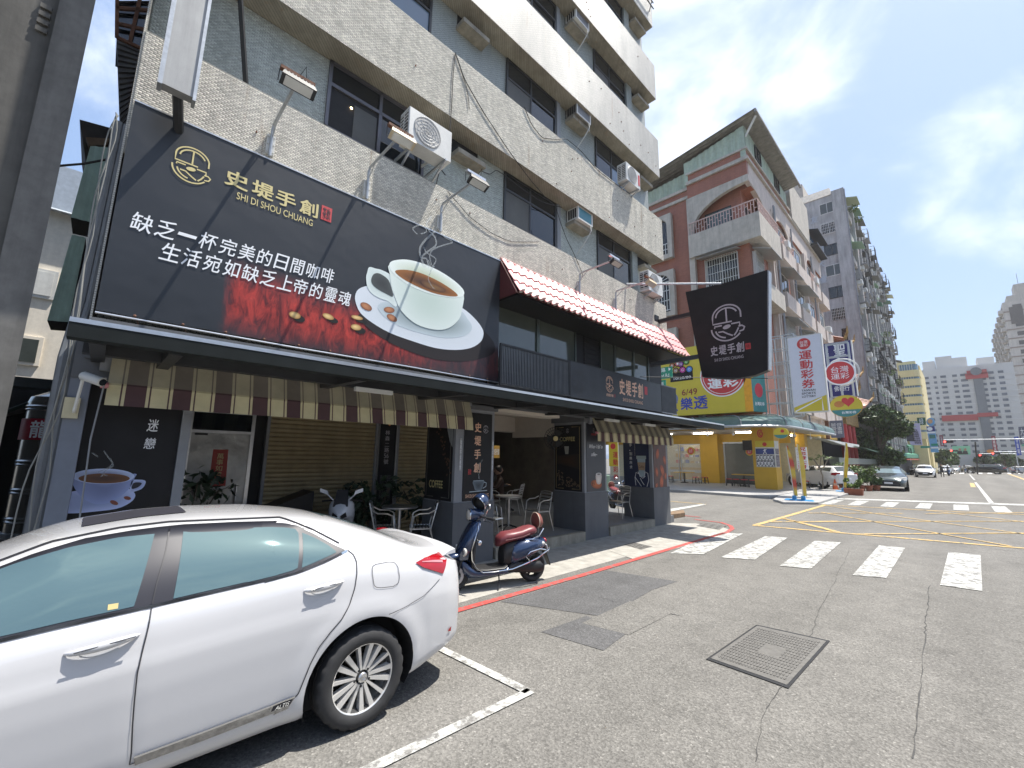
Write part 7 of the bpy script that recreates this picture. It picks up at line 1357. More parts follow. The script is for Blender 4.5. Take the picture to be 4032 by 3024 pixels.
PRS=vcmat('sports_print');zz=2.55;disc('badge_red',(-8.15,YF-.035,2.77),.12,M_rprint,t);g=MB();g.box(x0,x1+.04,YF-.036,YF-.031,2.6,2.98);obj('header',g,M_lgrn,t)
for z,c0 in((2.18,(.05,.08,.3)),(1.80,(.25,.25,.28)),(1.45,(.2,.2,.25))):
 pl=Plane2((x0+.02,YF-.033,z),(1,0,0),(0,0,1));pl_art('picture',pl,[(0,0),(.98,0),(.98,.34),(0,.34)],1,c0,tuple(k*.6 for k in c0),t);g=MB()
 for q in range(1 if z>2 else 5):cx_=.5 if z>2 else .12+q*.18;hh=.13 if z>2 else .10;ribbon(g,[pl.p(cx_,.17+hh,3),pl.p(cx_,.17,3)],.09,pl.n);ribbon(g,[pl.p(cx_-.1,.02,3),pl.p(cx_,.17,3),pl.p(cx_+.08,.02,3)],.05,pl.n);ribbon(g,[pl.p(cx_-.1,.2,3),pl.p(cx_,.25,3),pl.p(cx_+.1,.3,3)],.035,pl.n)
 obj('player',g,M_wprint,t)
 g=MB();g.box(x1+.05,x1+.056,YF+.05,YF+.75,z,z+.34);obj('side_picture',g,mat('side_print',(.16,.14,.16),var=.6,scale=9),t)
g=MB();ribbon(g,[(-8.35+.13*math.cos(a),YF-.012,3.42+.22*math.sin(a))for a in[R(k)for k in range(40,331,15)]],.07,(0,-1,0));ribbon(g,[(-8.30+.08*math.cos(a),YF-.016,3.40+.12*math.sin(a))for a in[R(k)for k in range(0,361,24)]],.06,(0,-1,0));tag(obj('shop_emblem',g,M_rprint),'red and white ring emblem at the top of the big yellow pillar','emblem')
YS=26.9
SG=thing('shop_sign','huge yellow lottery sign with 6/49 and the big red 台灣運彩 disc above the shop','sign',(-10,YS,4.5))
a=C(410,170);pz=lambda p:at(2500+p[0]*.4822,1300+p[1]*.4822,y=YS)
q=[pz((100,130)),pz((895,65)),pz((895,665)),pz((100,705))];zt_=9.0;zb2=4.58;x1=pz((893,500)).x
g=MB();g.box(-17,x1,YS,YS+.5,zb2,9.0);obj('panel',g,M_lgrn,SG);g=MB();g.box(x1,pz((958,500)).x,YS-.02,YS+.5,zb2,6.75+2.2);obj('orange_panel',g,M_sorange,SG)
xe=pz((958,500)).x;g=MB();g.hexa([(xe,YS-.02,zb2),(xe+.45,YS+.9,zb2),(xe+.4,YS+1.0,zb2),(xe-.1,YS+.5,zb2),(xe,YS-.02,6.85),(xe+.45,YS+.9,6.85),(xe+.4,YS+1.0,6.85),(xe-.1,YS+.5,6.85)]);o=obj('teal_panel',g,M_teal,SG)
pl=Plane2((xe+.001,YS-.022,zb2),Vector((.45,.92,0)).normalized(),(0,0,1));pl_art('red_swirl',pl,ellipse(.5,1.25,.30,.42,0),2,(.5,.04,.05),(.5,.05,.08),SG);on(pl,'台灣彩券',.15,.35,.7,.22,M_wprint,SG);pl_art('yellow_corner',pl,[(.0,1.9),(.6,2.27),(.0,2.27)],1,(.6,.5,.05),(.6,.5,.05),SG)
def rot_art(c,r):return(c.x,YS-.01,c.z),r
c0=pz((715,365));r0=(pz((880,365)).x-c0.x)*1.12;disc('red_disc_rim',(c0.x,YS-.01,c0.z),r0*1.06,M_wprint,SG,n=48);disc('red_disc',(c0.x,YS-.022,c0.z),r0,M_rprint,SG,n=48);disc('disc_ring',(c0.x,YS-.033,c0.z),r0*.93,M_wprint,SG,n=48);disc('disc_core',(c0.x,YS-.044,c0.z),r0*.90,M_rprint,SG,n=48)
a_=pz((600,485));b_=pz((712,390));text('運',(a_.x,YS-.056,a_.z),(b_.x-a_.x,0,0),(0,0,.66),M_wprint,SG,.04);a_=pz((725,470));b_=pz((845,385));text('彩',(a_.x,YS-.056,a_.z),(b_.x-a_.x,0,0),(0,0,.66),M_wprint,SG,.04);text('台灣',(c0.x-.7,YS-.056,c0.z+.15),(1.4,0,0),(0,0,.62),M_wprint,SG,.04)
a_=pz((385,535));b_=pz((508,485));text('6/49',(a_.x,YS-.01,a_.z),(b_.x-a_.x,0,0),(0,0,.40),mat('dark_red_print',(.22,.02,.03)),SG,.02)
a_=pz((375,655));b_=pz((592,548));w_=(b_.x-a_.x)/2;text('樂',(a_.x,YS-.01,a_.z),(w_*.93,0,0),(0,0,.80),M_blue,SG,.035);text('透',(a_.x+w_,YS-.01,a_.z),(w_,0,0),(0,0,.84),M_blue,SG,.035);text('大',(a_.x-w_*1.3,YS-.01,a_.z-.05),(w_*1.1,0,0),(0,0,.9),M_blue,SG,.035);disc('silver_ball',(pz((345,560)).x-.35,YS-.005,pz((345,560)).z),.42,mat('ball_blue_grey',(.16,.2,.35),.3),SG)
q=[pz(p)for p in((270,290),(480,205),(485,385),(270,430))];g=MB();g.box(pz((285,300)).x,pz((470,300)).x,YS-.012,YS,pz((300,425)).z,pz((300,355)).z+.02);obj('black_strip',g,M_black,SG);text('10/20/80',(pz((318,400)).x,YS-.013,pz((318,408)).z),(pz((460,400)).x-pz((318,400)).x,0,0),(0,0,.16),M_wprint,SG,.02)
for(a,b_,r_,ch,c_)in((305,290,24,'B',(.4,.1,.02)),(350,275,26,'I',(.5,.1,.1)),(375,278,26,'N',(.25,.05,.3)),(420,258,26,'G',(.1,.3,.05)),(335,332,27,'N',(.28,.16,.08)),(390,325,30,'G',(.5,.03,.25)),(445,320,29,'O',(.05,.2,.55))):
 p=pz((a,b_));r3=r_*.0062;disc('ball_outline',(p.x,YS-.014,p.z),r3*1.3,M_black,SG,n=20);disc('bingo_ball',(p.x,YS-.026,p.z),r3,mat('ball_%s_%d'%(ch,int(c_[0]*100)),c_,.3),SG,n=20);text(ch,(p.x-r3*.4,YS-.037,p.z-r3*.45),(r3*.8,0,0),(0,0,r3*.9),M_wprint,SG)
CN=thing('glass_canopy','rounded grey-green canopy curving round the corner above the lottery shop','canopy',(-9,26,3.6));path=[(-24,26.6),(-14,26.2),(-10,25.9),(-8.6,25.9),(-7.6,26.2),(-6.9,26.8),(-6.5,27.8),(-6.35,30),(-6.2,34),(-6.1,38)]
inn=[(-24,28.9),(-14,28.9),(-10,28.9),(-8.6,28.9),(-8.3,28.95),(-8.1,29.0),(-7.9,29.3),(-7.86,30.5),(-7.86,34),(-7.86,38)]
P_=resample(path,44);I_=resample(inn,44);M_gcan=mat('smoked_green_sheet',(.09,.15,.14),.25,var=.2,scale=2)
prof=((0,0),(.02,.28),(.12,.5),(.35,.68),(.7,.80),(1,.86))
for seg in range(11):
 g=MB();v=[]
 for k in range(seg*4,seg*4+5):
  o_,i_=P_[k],I_[k]
  for t,z in prof:v.append((o_[0]+(i_[0]-o_[0])*t,o_[1]+(i_[1]-o_[1])*t,3.72+z))
 n6=len(prof);g.add(v,[(n6*k+j,n6*k+n6+j,n6*k+n6+1+j,n6*k+1+j)for k in range(4)for j in range(n6-1)]);obj('canopy_sheet',g,M_gcan,CN,40)
 g=MB();g.tube([Vector(v[j])+Vector((0,0,.02))for j in range(n6)],.03,5);obj('rib',g,M_greyL,CN)
g=MB();g.tube([(x,y,3.70)for x,y in P_],.07,6);obj('edge_gutter',g,M_steel,CN);g=MB();v=[p for k in range(45)for p in((*P_[k],3.66),(*I_[k],3.80))];g.add(v,[(2*k,2*k+1,2*k+3,2*k+2)for k in range(44)]);obj('canopy_ceiling',g,mat('canopy_beige',(.4,.36,.28),.7),CN)
for x,y in((-13,26.6),(-10.5,26.5),(-9,26.4),(-6.7,29.6),(-6.6,33)):
 g=MB();g.tube([(x,y,3.7),(x,y,3.35)],.02,5);g.ball((x,y,3.28),.08,8);tag(obj('hanging_bulb',g,M_acw),('small white lamp under the shop canopy, %s'%{-13:'leftmost',-10.5:'second from the left',-9:'just left of the big pillar',-6.7:'just right of the big pillar',-6.6:'nearest the temple'}[x]),'lamp','lamps hanging under the shop canopy')
def scaffold(label,x0,x1,y,z0,z1,nx,nz,d=.6):
 t=thing('sign_scaffold',label,'scaffold',(x0,y,z0))
 for k in range(nx+1):
  for dy in(0,d):x=x0+(x1-x0)*k/nx;g=MB();g.bar((x,y+dy,z0),(x,y+dy,z1),.06);obj('upright',g,M_steel,t)
 for k in range(nz+1):
  z=z0+(z1-z0)*k/nz;g=MB();g.bar((x0,y,z),(x1,y,z),.05);g.bar((x0,y+d,z),(x1,y+d,z),.05);obj('crossbar',g,M_steel,t)
 return t
scaffold('steel scaffold frame left of the white lottery banner',-7.6,-5.9,27.9,4.3,9.0,3,6);scaffold('steel scaffold frame holding the round signs right of the white banner',-4.7,-3.7,29.3,4.6,8.4,2,5,.3)
YBn=26.0;BN=thing('banner_sign','tall white vertical banner sign reading 運動彩券 TAIWAN SPORTS LOTTERY','sign',(-5,YBn,4.2));bz=lambda p:at(2500+p[0]*.4822,1300+p[1]*.4822,y=YBn);tl,tr_,br_,bl_=bz((1240,70)),bz((1510,35)),bz((1580,660)),bz((1310,670));xa,xb_=(tl.x+bl_.x)/2,(tr_.x+br_.x)/2;za,zc_=bl_.z,tl.z
g=MB();g.box(xa,xb_,YBn,YBn+.25,za,zc_);obj('panel',g,mat('lavender_white',(.62,.64,.72),.4,var=.03),BN);g=MB();g.box(xa-.03,xa,YBn-.01,YBn+.26,za,zc_);g.box(xb_,xb_+.05,YBn-.01,YBn+.26,za,zc_);g.box(xa,xb_,YBn-.01,YBn+.26,zc_,zc_+.04);g.box(xa,xb_,YBn-.01,YBn+.26,za-.06,za);obj('frame',g,M_acw,BN)
Wd=xb_-xa;Ht=zc_-za;cx_=xa+Wd*.5;disc('red_badge',(cx_-.02,YBn,za+Ht*.895),.30,M_rprint,BN);text('台灣\n運彩',(cx_-.2,YBn-.011,za+Ht*.855),(.36,0,0),(0,0,.33),M_wprint,BN)
for k,ch in enumerate('運動彩券'):text(ch,(cx_-.28+k*.0,YBn-.003,za+Ht*(.685-k*.127)),(.56,0,0),(0,0,.46),M_rprint,BN,.03)
[text(w_,(cx_-.32,YBn-.003,za+Ht*(.262-.040*k)),(.60,0,0),(0,0,Ht*.027),M_black,BN,.03)for k,w_ in enumerate(('TAIWAN','SPORTS','LOTTERY'))];g=MB();g.poly([(xa,YBn-.004,za),(xb_,YBn-.004,za),(xb_,YBn-.004,za+Ht*.2),(xa,YBn-.004,za+Ht*.06)]);obj('yellow_slope',g,M_lgrn,BN);g=MB();ribbon(g,[(xa+.05,YBn-.008,za+.03),(xb_-.2,YBn-.008,za+Ht*.165),(xb_-.2,YBn-.008,za+.03)],.06,(0,-1,0));obj('white_stripe',g,M_wprint,BN)
YR=28.6;rz=lambda p:at(3100+p[0]*.5618,700+p[1]*.5618,y=YR);c0=rz((368,1366));t=thing('round_sign','round red 台灣運彩 sign ringed in white, right of the white banner','sign',(c0.x,YR,c0.z));r_=(rz((473,1366)).x-rz((264,1366)).x)/2
disc('rim',(c0.x,YR+.12,c0.z),r_*1.06,M_wprint,t,n=40,th=.12);disc('face',(c0.x,YR-.001,c0.z),r_*.95,M_rprint,t,n=40);text('台灣\n運彩',(c0.x-r_*.62,YR-.013,c0.z-r_*.55),(r_*1.24,0,0),(0,0,r_*1.1),M_wprint,t)
g=MB();[g.tube([(c0.x+.08+r_*k*math.cos(a),YR+.2,c0.z+.05+r_*k*math.sin(a))for a in[R(q)for q in range(-100,130,12)]],.02,5)for k in(1.1,1.17)];obj('neon_ring',g,M_acw,t)
c1=rz((410,1600));t=thing('oval_sign','oval yellow and teal lottery sign with a heart, under the round red sign','sign',(c1.x,YR,c1.z));rx_=(rz((523,1600)).x-rz((297,1600)).x)/2;ry_=rx_*.84
disc('rim',(c1.x,YR+.1,c1.z),rx_*1.03,M_lyel,t,ry_*1.03,40,.1);disc('face',(c1.x,YR-.001,c1.z),rx_,M_lgrn,t,ry_,40);g=MB();g.prism([(c1.x+rx_*math.cos(a),YR-.012,c1.z+ry_*math.sin(a))for a in[R(k)for k in range(200,341,7)]],(0,-.004,0));obj('teal_base',g,M_teal,t)
g=MB();g.prism([(c1.x+.12+.28*(math.sin(a)**3),YR-.013,c1.z+.24+.018*(13*math.cos(a)-5*math.cos(2*a)-2*math.cos(3*a)-math.cos(4*a)))for a in[R(k)for k in range(0,360,15)]],(0,-.006,0));obj('heart',g,M_rprint,t);disc('face_drawing',(c1.x-.28,YR-.013,c1.z+.12),.22,mat('orange_print',()),t,.17,20,.006);text('台灣彩券',(c1.x-.2,YR-.017,c1.z-ry_*.72),(.62,0,0),(0,0,.14),M_wprint,t,.02)
c2=pz((1195,840));t=thing('oval_sign','small oval yellow lottery sign hung beside the big yellow pillar','sign',(c2.x,YS,c2.z));disc('face',(c2.x,YS,c2.z),.36,M_lgrn,t,.30,30,.08);g=MB();g.prism([(c2.x+.36*math.cos(a),YS-.09,c2.z+.30*math.sin(a))for a in[R(k)for k in range(200,341,10)]],(0,-.004,0));obj('teal_base',g,M_teal,t);disc('heart',(c2.x+.08,YS-.081,c2.z+.1),.09,M_rprint,t)
YT=34.;t=thing('temple_sign','dark blue vertical temple sign with white 聖 partly hidden behind the round sign','sign',(-5,YT,6));tz=lambda p:at(3100+p[0]*.5618,700+p[1]*.5618,y=YT);a_=tz((288,1540));b_=tz((425,1140));g=MB();g.box(a_.x,b_.x+.12,YT,YT+.3,a_.z,b_.z);obj('panel',g,mat('navy_sign',(.02,.02,.16),.4),t);g=MB();g.box(a_.x-.05,a_.x,YT-.01,YT+.31,a_.z,b_.z);g.box(b_.x+.12,b_.x+.17,YT-.01,YT+.31,a_.z,b_.z);obj('frame',g,M_acw,t)
text('聖',(a_.x+.55,YT-.004,b_.z-.95),(.62,0,0),(0,0,.8),M_wprint,t,.03);text('行\n政\n院\n國',(a_.x+.12,YT-.004,b_.z-1.5),(.16,0,0),(0,0,1.2),M_wprint,t);text('佛德行',(a_.x+.35,YT-.004,a_.z+.35),(.8,0,0),(0,0,.35),M_wprint,t,.02)
t=thing('wish_sign','narrow white vertical sign with red 祝您發大財 on the second yellow pillar','sign',(-7.6,36.5,1.2));yq=30.2;wz=lambda p:at(2500+p[0]*.4822,1300+p[1]*.4822,y=yq);a_=wz((1325,1135));b_=wz((1392,955));g=MB();g.box(a_.x,b_.x+.05,yq,yq+.06,a_.z,b_.z);obj('board',g,M_wprint,t)
for k,ch in enumerate('祝您發大財'):hh=(b_.z-a_.z)/5;text(ch,(a_.x+.06,yq-.003,b_.z-hh*(k+1)+.04),(b_.x-a_.x-.06,0,0),(0,0,hh*.85),M_rprint,t,.04)
t=thing('street_sign','green street name sign reading 林森二路 and Linsen 2nd Rd beyond the café corner','sign',(-9,22,4.5));yq=22.;gz=lambda p:at(2450+p[0]*.3014,1050+p[1]*.3014,y=yq);a_=gz((430,1480));b_=gz((650,1300));a_.x-=.5;M_sgn=mat('sign_green',(.01,.26,.17),.4);g=MB();g.box(a_.x,b_.x,yq,yq+.04,a_.z,b_.z);obj('plate',g,M_sgn,t);text('林森二路',(a_.x+.12,yq-.003,a_.z+.36*(b_.z-a_.z)+.14),(b_.x-a_.x-.5,0,0),(0,0,.24),M_wprint,t,.02);text('Linsen 2nd Rd',(a_.x+.12,yq-.003,a_.z+.08),(b_.x-a_.x-.3,0,0),(0,0,.2),M_wprint,t,.01);g=MB();g.prism([(b_.x-.2,yq-.004,a_.z+.4),(b_.x-.07,yq-.004,a_.z+.5),(b_.x-.2,yq-.004,a_.z+.6)],(0,-.003,0));obj('arrow',g,M_wprint,t)
g=MB();g.box(a_.x+.1,b_.x-.4,yq,yq+.04,a_.z-.4,a_.z-.06);obj('lower_plate',g,M_sgn,t);text('高雄 E',(a_.x+.2,yq-.003,a_.z-.34),(.8,0,0),(0,0,.2),M_wprint,t,.01);g=MB();g.tube([(a_.x-.1,yq+.1,0),(a_.x-.1,yq+.1,b_.z+.3)],.06,8);obj('post',g,M_steel,t)
def ltable(label,x,y):
 t=thing('shop_table',label,'table',(x,y,.12));g=MB();g.bev(x-.65,x+.65,y-.35,y+.35,.84,.89,.02);obj('table_top',g,M_lyel,t);g=MB();g.box(x-.04,x+.04,y-.04,y+.04,.15,.84);g.lathe([(0,.12),(.28,.12),(.26,.16),(.05,.2)],(x,y,0),n=12);obj('pedestal',g,M_dkst,t)
ltable('yellow-topped table outside the left glass door of the lottery shop',-14.2,31.2);ltable('yellow-topped table left of the big yellow pillar',-10.1,31.0)
def stool0():
 t=thing('stool','x','stool',group='red plastic stools outside the lottery shop');g=MB();g.bev(-.17,.17,-.17,.17,.42,.47,.03);obj('seat',g,mat('stool_red',(.42,.02,.025),.5),t,local=True)
 for a in(-1,1):
  for b_ in(-1,1):g=MB();g.bar((a*.17,b_*.17,0),(a*.13,b_*.13,.42),.035);obj('leg',g,M_dkst,t,local=True)
 g=MB();g.box(-.15,.15,-.16,-.14,.2,.23);g.box(-.15,.15,.14,.16,.2,.23);obj('stretcher',g,M_dkst,t,local=True);return t
st0=stool0();n_=0
for x,y,l_ in((-15.1,30.9,'red stool left of the table by the left glass door'),(-13.3,31.0,'red stool right of the table by the left glass door'),(-12.9,31.6,'red stool behind and right of the left table'),(-10.9,30.6,'leftmost red stool in the row left of the big yellow pillar'),(-10.4,30.4,'second red stool in the row left of the big yellow pillar'),(-9.9,30.4,'third red stool in the row, under the table edge'),(-9.4,30.3,'red stool nearest the big yellow pillar'),(-7.0,32.6,'red stool right of the big yellow pillar, half behind it')):
 o=st0 if not n_ else copy_tree(st0);n_=1;o.location=(x,y,.12);o['label']=l_;o.rotation_euler=(0,0,rg.uniform(-.3,.3))
def flag(label,px,base,h,lean,c1):
 b_=at(*px,z=0);t=thing('feather_flag',label,'flag',(b_.x,b_.y,0));g=MB();g.bev(b_.x-.38,b_.x+.38,b_.y-.2,b_.y+.2,0,.14,.05);g.bev(b_.x-.08,b_.x+.08,b_.y-.08,b_.y+.08,.14,.3,.03);obj('water_base',g,mat('base_blue',(.03,.24,.5),.4),t)
 g=MB();pts=[(b_.x,b_.y,.2),(b_.x+lean*.4,b_.y,h*.5),(b_.x+lean,b_.y,h)];g.tube(pts,.02,6);obj('pole',g,M_acw,t);g=MB();n=10;v=[]
 for k in range(n+1):s_=k/n;z=h*(.12+.88*s_);x=b_.x+lean*(z/h)**1.3;w_=.25*math.sin(math.pi*min(1,.2+s_*.62))*(1-.3*s_);v+=[(x+.02,b_.y,z),(x+.02+w_*.8,b_.y-.10*math.sin(s_*7),z-.03)]
 g.c=[c1 if(k//4)%2 else(.6,.45,.08)for k in range(len(v))];g.add(v,[(2*k,2*k+1,2*k+3,2*k+2)for k in range(n)]);obj('flag_cloth',g,vcmat('flag_print',.7),t)
flag('red and yellow feather flag on the blue water base, left one of the kerb pair',(3130,1978),0,2.5,-.15,(.5,.08,.06));flag('yellow feather flag on the blue water base, right one of the kerb pair',(3165,1980),0,2.55,-.05,(.65,.5,.12));flag('yellow and red feather flag leaning right beside the potted plants',(3322,1942),0,2.9,.35,(.6,.42,.03))
t=thing('banner_stand','yellow vertical lottery banner seen through the right café bay','banner',(-9.3,15.5,0));yq=15.5;vz=lambda p:at(2200+p[0]*.4219,1500+p[1]*.4219,y=yq);a_=vz((470,795));b_=vz((548,575));g=MB();g.box(a_.x,b_.x,yq,yq+.02,a_.z,b_.z);obj('cloth',g,M_lgrn,t);g=MB();g.tube([(b_.x+.03,yq,0),(b_.x+.03,yq,b_.z+.1)],.015,6);obj('pole',g,M_acw,t)
for k,ch in enumerate('運動彩券'):text(ch,(a_.x+.2,yq-.003,b_.z-.62-k*.3),(.24,0,0),(0,0,.24),M_rprint,t,.03)
disc('badge',((a_.x+b_.x)/2,yq,b_.z-.15),.12,M_rprint,t);g=MB();g.bev(b_.x-.3,b_.x+.2,yq-.2,yq+.2,0,.2,.05);obj('base',g,mat('base_blue',()),t)
g=MB();g.bev(a_.x-.1,b_.x+.1,14.2,14.8,.0,1.15,.04);tag(obj('utility_cabinet',g,mat('cabinet_green',(.10,.16,.12),.5)),'green utility box seen through the right café bay','cabinet')
t=dup(SCO,(-8.35,13.3,0),R(60),'silver and grey scooter parked in the side street, seen through the right bay');
t=thing('timber_wedge','weathered timber kerb ramp lying at the right café pillar','ramp',(-5.6,13,0));g=MB();q=[at(*C2(*p),z=.0)for p in((275,1545),(410,1525),(400,1500),(275,1515))];g.prism([p+Vector((0,0,.01))for p in q],(0,0,.12));obj('plank',g,mat('timber',()),t)
def cone(label,x,y):
 t=thing('traffic_cone',label,'cone',(x,y,0));M_cone=mat('cone_orange',(.60,.10,.02),.5);g=MB();g.lathe([(.17,.04),(.03,.72),(0,.72)],(x,y,0),n=18);obj('cone_body',g,M_cone,t,40);g=MB();g.bev(x-.22,x+.22,y-.22,y+.22,0,.045,.02);obj('foot',g,M_cone,t);g=MB();g.lathe([(.111,.34),(.083,.48)],(x,y,0),n=18);obj('band',g,mat('cone_band',(.5,.3,.22)),t,60)
 # - things at the kerb beyond the shop
def gp(u,v,z=0):p=at(u,v,z=z);return p.x,p.y
Q3=lambda a,b_:(3200+a*.229,1600+b_*.229)
cone('orange traffic cone by the potted plants and leaning flag',*gp(*Q3(398,1455)))
x,y=gp(*Q3(125,1420));t=thing('folding_table','small grey folding table with a lime green tub beside the white hatchback','table',(x,y,0));g=MB();g.box(x-.5,x+.3,y-.3,y+.3,.68,.71);obj('table_top',g,M_greyL,t)
for a in(-.45,.25):
 for b_ in(-.25,.25):g=MB();g.bar((x+a,y+b_,0),(x+a*.9,y+b_,.68),.03);obj('leg',g,M_dkst,t)
g=MB();g.bev(x-.1,x+.32,y-.5,y-.15,.3,.55,.03);tag(obj('plastic_tub',g,mat('lime_plastic',(.40,.60,.03),.4)),'lime green plastic tub by the folding table','tub')
for k,(px,h,r_,l_,sq)in enumerate((((715,1525),.85,.24,'rectangular terracotta planter nearest the road, with a low green shrub',1),((975,1455),1.55,.20,'tall bushy plant in a round terracotta pot left of the green car',0),((1110,1450),.95,.20,'small plant in a raised terracotta pot touching the green car bonnet',0),((860,1450),1.5,.17,'middle potted bush between the planter and the tall bushy plant',0),((600,1440),1.75,.2,'tall potted bush behind the leaning flag',0),((500,1400),1.6,.18,'pale-leaved potted bush above the traffic cone',0),((700,1400),1.7,.2,'dense potted bush behind the rectangular planter',0))):
 x,y=gp(*Q3(*px));pot_plant(l_,x,y,h,r=r_,ph=.34,m=M_leaf if k%3 else M_leafl,n=480,sz=.085,seed=40+k,square=bool(sq),wide=1.4)
x,y=gp(*Q3(180,1440));t=thing('frangipani','young frangipani tree with long pale-edged leaves in front of the white hatchback','tree',(x,y,0));g=MB();g.tube([(x,y,0),(x+.05,y,.9),(x-.1,y,1.5),(x-.35,y,1.95)],.045,6);g.tube([(x,y,1.2),(x+.25,y,1.6),(x+.45,y,2.0)],.035,6);g.tube([(x-.05,y,1.4),(x+.05,y+.1,2.1)],.03,6);obj('trunk',g,mat('pale_bark',(.25,.22,.18),.9),t)
g=MB()
for tip in((x-.35,y,1.95),(x+.45,y,2.0),(x+.05,y+.1,2.1),(x-.7,y,2.0)):
 for k in range(16):a=rg.uniform(0,6.28);d=Vector((math.cos(a),math.sin(a),rg.uniform(-.3,.7))).normalized();L_=rg.uniform(.28,.45);s_=d.cross(Vector((0,0,1))).normalized()*.05;p=Vector(tip);g.add([p,p+d*L_*.5+s_,p+d*L_-Vector((0,0,.05)),p+d*L_*.5-s_],[(0,1,2,3)])
obj('leaf',g,M_leafl,t)['kind']='stuff'
#  other vehicles
def car_model(name,label,loc,rz,paint,hatch=False,glass=None,cat='car',scale=1.,front_style=0,group=None,tall=1.0):
 t=thing(name,label,cat,loc,rz,group);t.scale=(scale,)*3;glass=glass or M_glassL;g=MB();stn=[-3.66,-3.60,-3.45,-3.2,-2.95,-2.75,-2.5,-2.2,-1.95,-1.6,-1.2,-.8,-.5,-.2,.1,.35,.6,.8,.9,.95,.985]
 def HH(l):return BD.H(l)if not(hatch and l>-.6)else(1.42 if l<.5 else 1.42-(l-.5)*1.1)
 def ZR(l):return BD.zr(l)if not(hatch and l>-.6)else(1.34 if l<.5 else 1.34-(l-.5)*1.0)
 rows=[]
 for l in stn:
  zb,zr,H_,zo=BD.zb(l),ZR(l),HH(l),BD.zbot(l)+.02;zb=min(zb,H_-.04);zr=min(max(zr,zb+.01),H_-.01);r=[]
  for k in range(8):z=zo+(zb-zo)*k/7;r.append((BD.W(l,z),z))
  w1=BD.wr(l)*min(1,BD.pl(l));w1=w1 if not(hatch and l>-.6)else .60
  for k in range(1,4):q=k/3;r.append((r[7][0]+(w1-r[7][0])*q,zb+(zr-zb)*q))
  for k in range(1,5):q=k/4*math.pi/2;r.append((w1*math.cos(q)**.8 if k<4 else 0,zr+(H_-zr)*math.sin(q)))
  rows.append([(w,l+1.35,z)for w,z in r]+[(-w,l+1.35,z)for w,z in reversed(r[:-1])])
 g.loft([[Vector(p)for p in r]for r in rows],close=False,cap=False);n=len(rows[0]);g.f.append(tuple(range(n)));g.f.append(tuple(reversed(range((len(rows)-1)*n,len(rows)*n))));obj('body',g,paint,t,40,local=True)
 def side(name_,la,lb,z0f,z1f,m):
  for s in(1,-1):
   g=MB();v=[];
   for k in range(7):l=la+(lb-la)*k/6;z0=BD.zb(l)+z0f;z1=ZR(l)+z1f;z1=max(z0+.01,z1);w0=BD.W(l,BD.zb(l));w1=BD.wr(l)if not(hatch and l>-.6)else .6;f0=(z0-BD.zb(l))/(max(.05,ZR(l)-BD.zb(l)));f1=(z1-BD.zb(l))/(max(.05,ZR(l)-BD.zb(l)));v+=[(s*(w0+(w1-w0)*f0+.006),l+1.35,z0),(s*(w0+(w1-w0)*f1+.012),l+1.35,z1)]
   g.add(v,[(2*k,2*k+2,2*k+3,2*k+1)if s>0 else(2*k,2*k+1,2*k+3,2*k+2)for k in range(6)]);obj(name_,g,m,t,60,local=True)
 side('side_window',-2.1,-1.28,.03,-.03,glass);side('side_window',-1.2,-.15 if not hatch else .5,.03,-.03,glass)
 def cap_(name_,ls,inset,m):
  g=MB();v=[]
  for l in ls:
   for k in range(-5,6):q=k/5;w0=(BD.wr(l)if not(hatch and l>-.6)else .6)-inset;v.append((w0*q,l+1.35,ZR(l)+(HH(l)-ZR(l))*math.sqrt(max(0,1-(q*.93)**2))+.012))
  g.add(v,[(11*i+j,11*i+11+j,11*i+12+j,11*i+1+j)for i in range(len(ls)-1)for j in range(10)]);obj(name_,g,m,t,60,local=True)
 cap_('windscreen',(-2.66,-2.4,-2.15,-1.95),.04,glass);cap_('rear_glass',(-.1,.15,.4)if not hatch else(.55,.7,.8),.05,glass)
 for s in(1,-1):
  g=MB();g.hexa([Vector((s*a,b_+1.35,c))for a,b_,c in((.42,-3.60,.60),(.80,-3.36,.64),(.78,-3.34,.66),(.42,-3.5,.62),(.44,-3.56,.72),(.82,-3.28,.80),(.80,-3.2,.82),(.44,-3.45,.76))]);obj('headlight',g,M_clear,t,local=True)
  g=MB();g.hexa([Vector((s*a,b_+1.35,c))for a,b_,c in((.5,.93,.82),(.79,.86,.82),(.86,.62,.86),(.5,.8,.86),(.5,.98,1.0),(.74,.92,1.02),(.82,.66,.98),(.5,.85,1.0))]);obj('tail_light',g,M_tail,t,local=True)
  g=MB();g.loft([[(s*(.83+.14*k),-2.2+1.35+dy,1.0+dz)for dy,dz in((-.07,-.05),(.05,-.05),(.06,.05),(-.05,.06))]for k in(0,.5,1)]);obj('wing_mirror',g,paint,t,local=True)
 g=MB();g.hexa([(-.55,-3.70+1.35,.30),(.55,-3.70+1.35,.30),(.5,-3.5+1.35,.3),(-.5,-3.5+1.35,.3),(-.66 if front_style else-.36,-3.68+1.35,.60),(.66 if front_style else .36,-3.68+1.35,.60),(.5,-3.4+1.35,.6),(-.5,-3.4+1.35,.6)]);obj('grille',g,M_sblk,t,local=True)
 g=MB();g.box(-.19,.19,-3.72+1.35,-3.70+1.35,.42,.52);g.box(-.19,.19,.99+1.35,1.0+1.35,.6,.7);obj('number_plate',g,M_wprint,t,local=True)
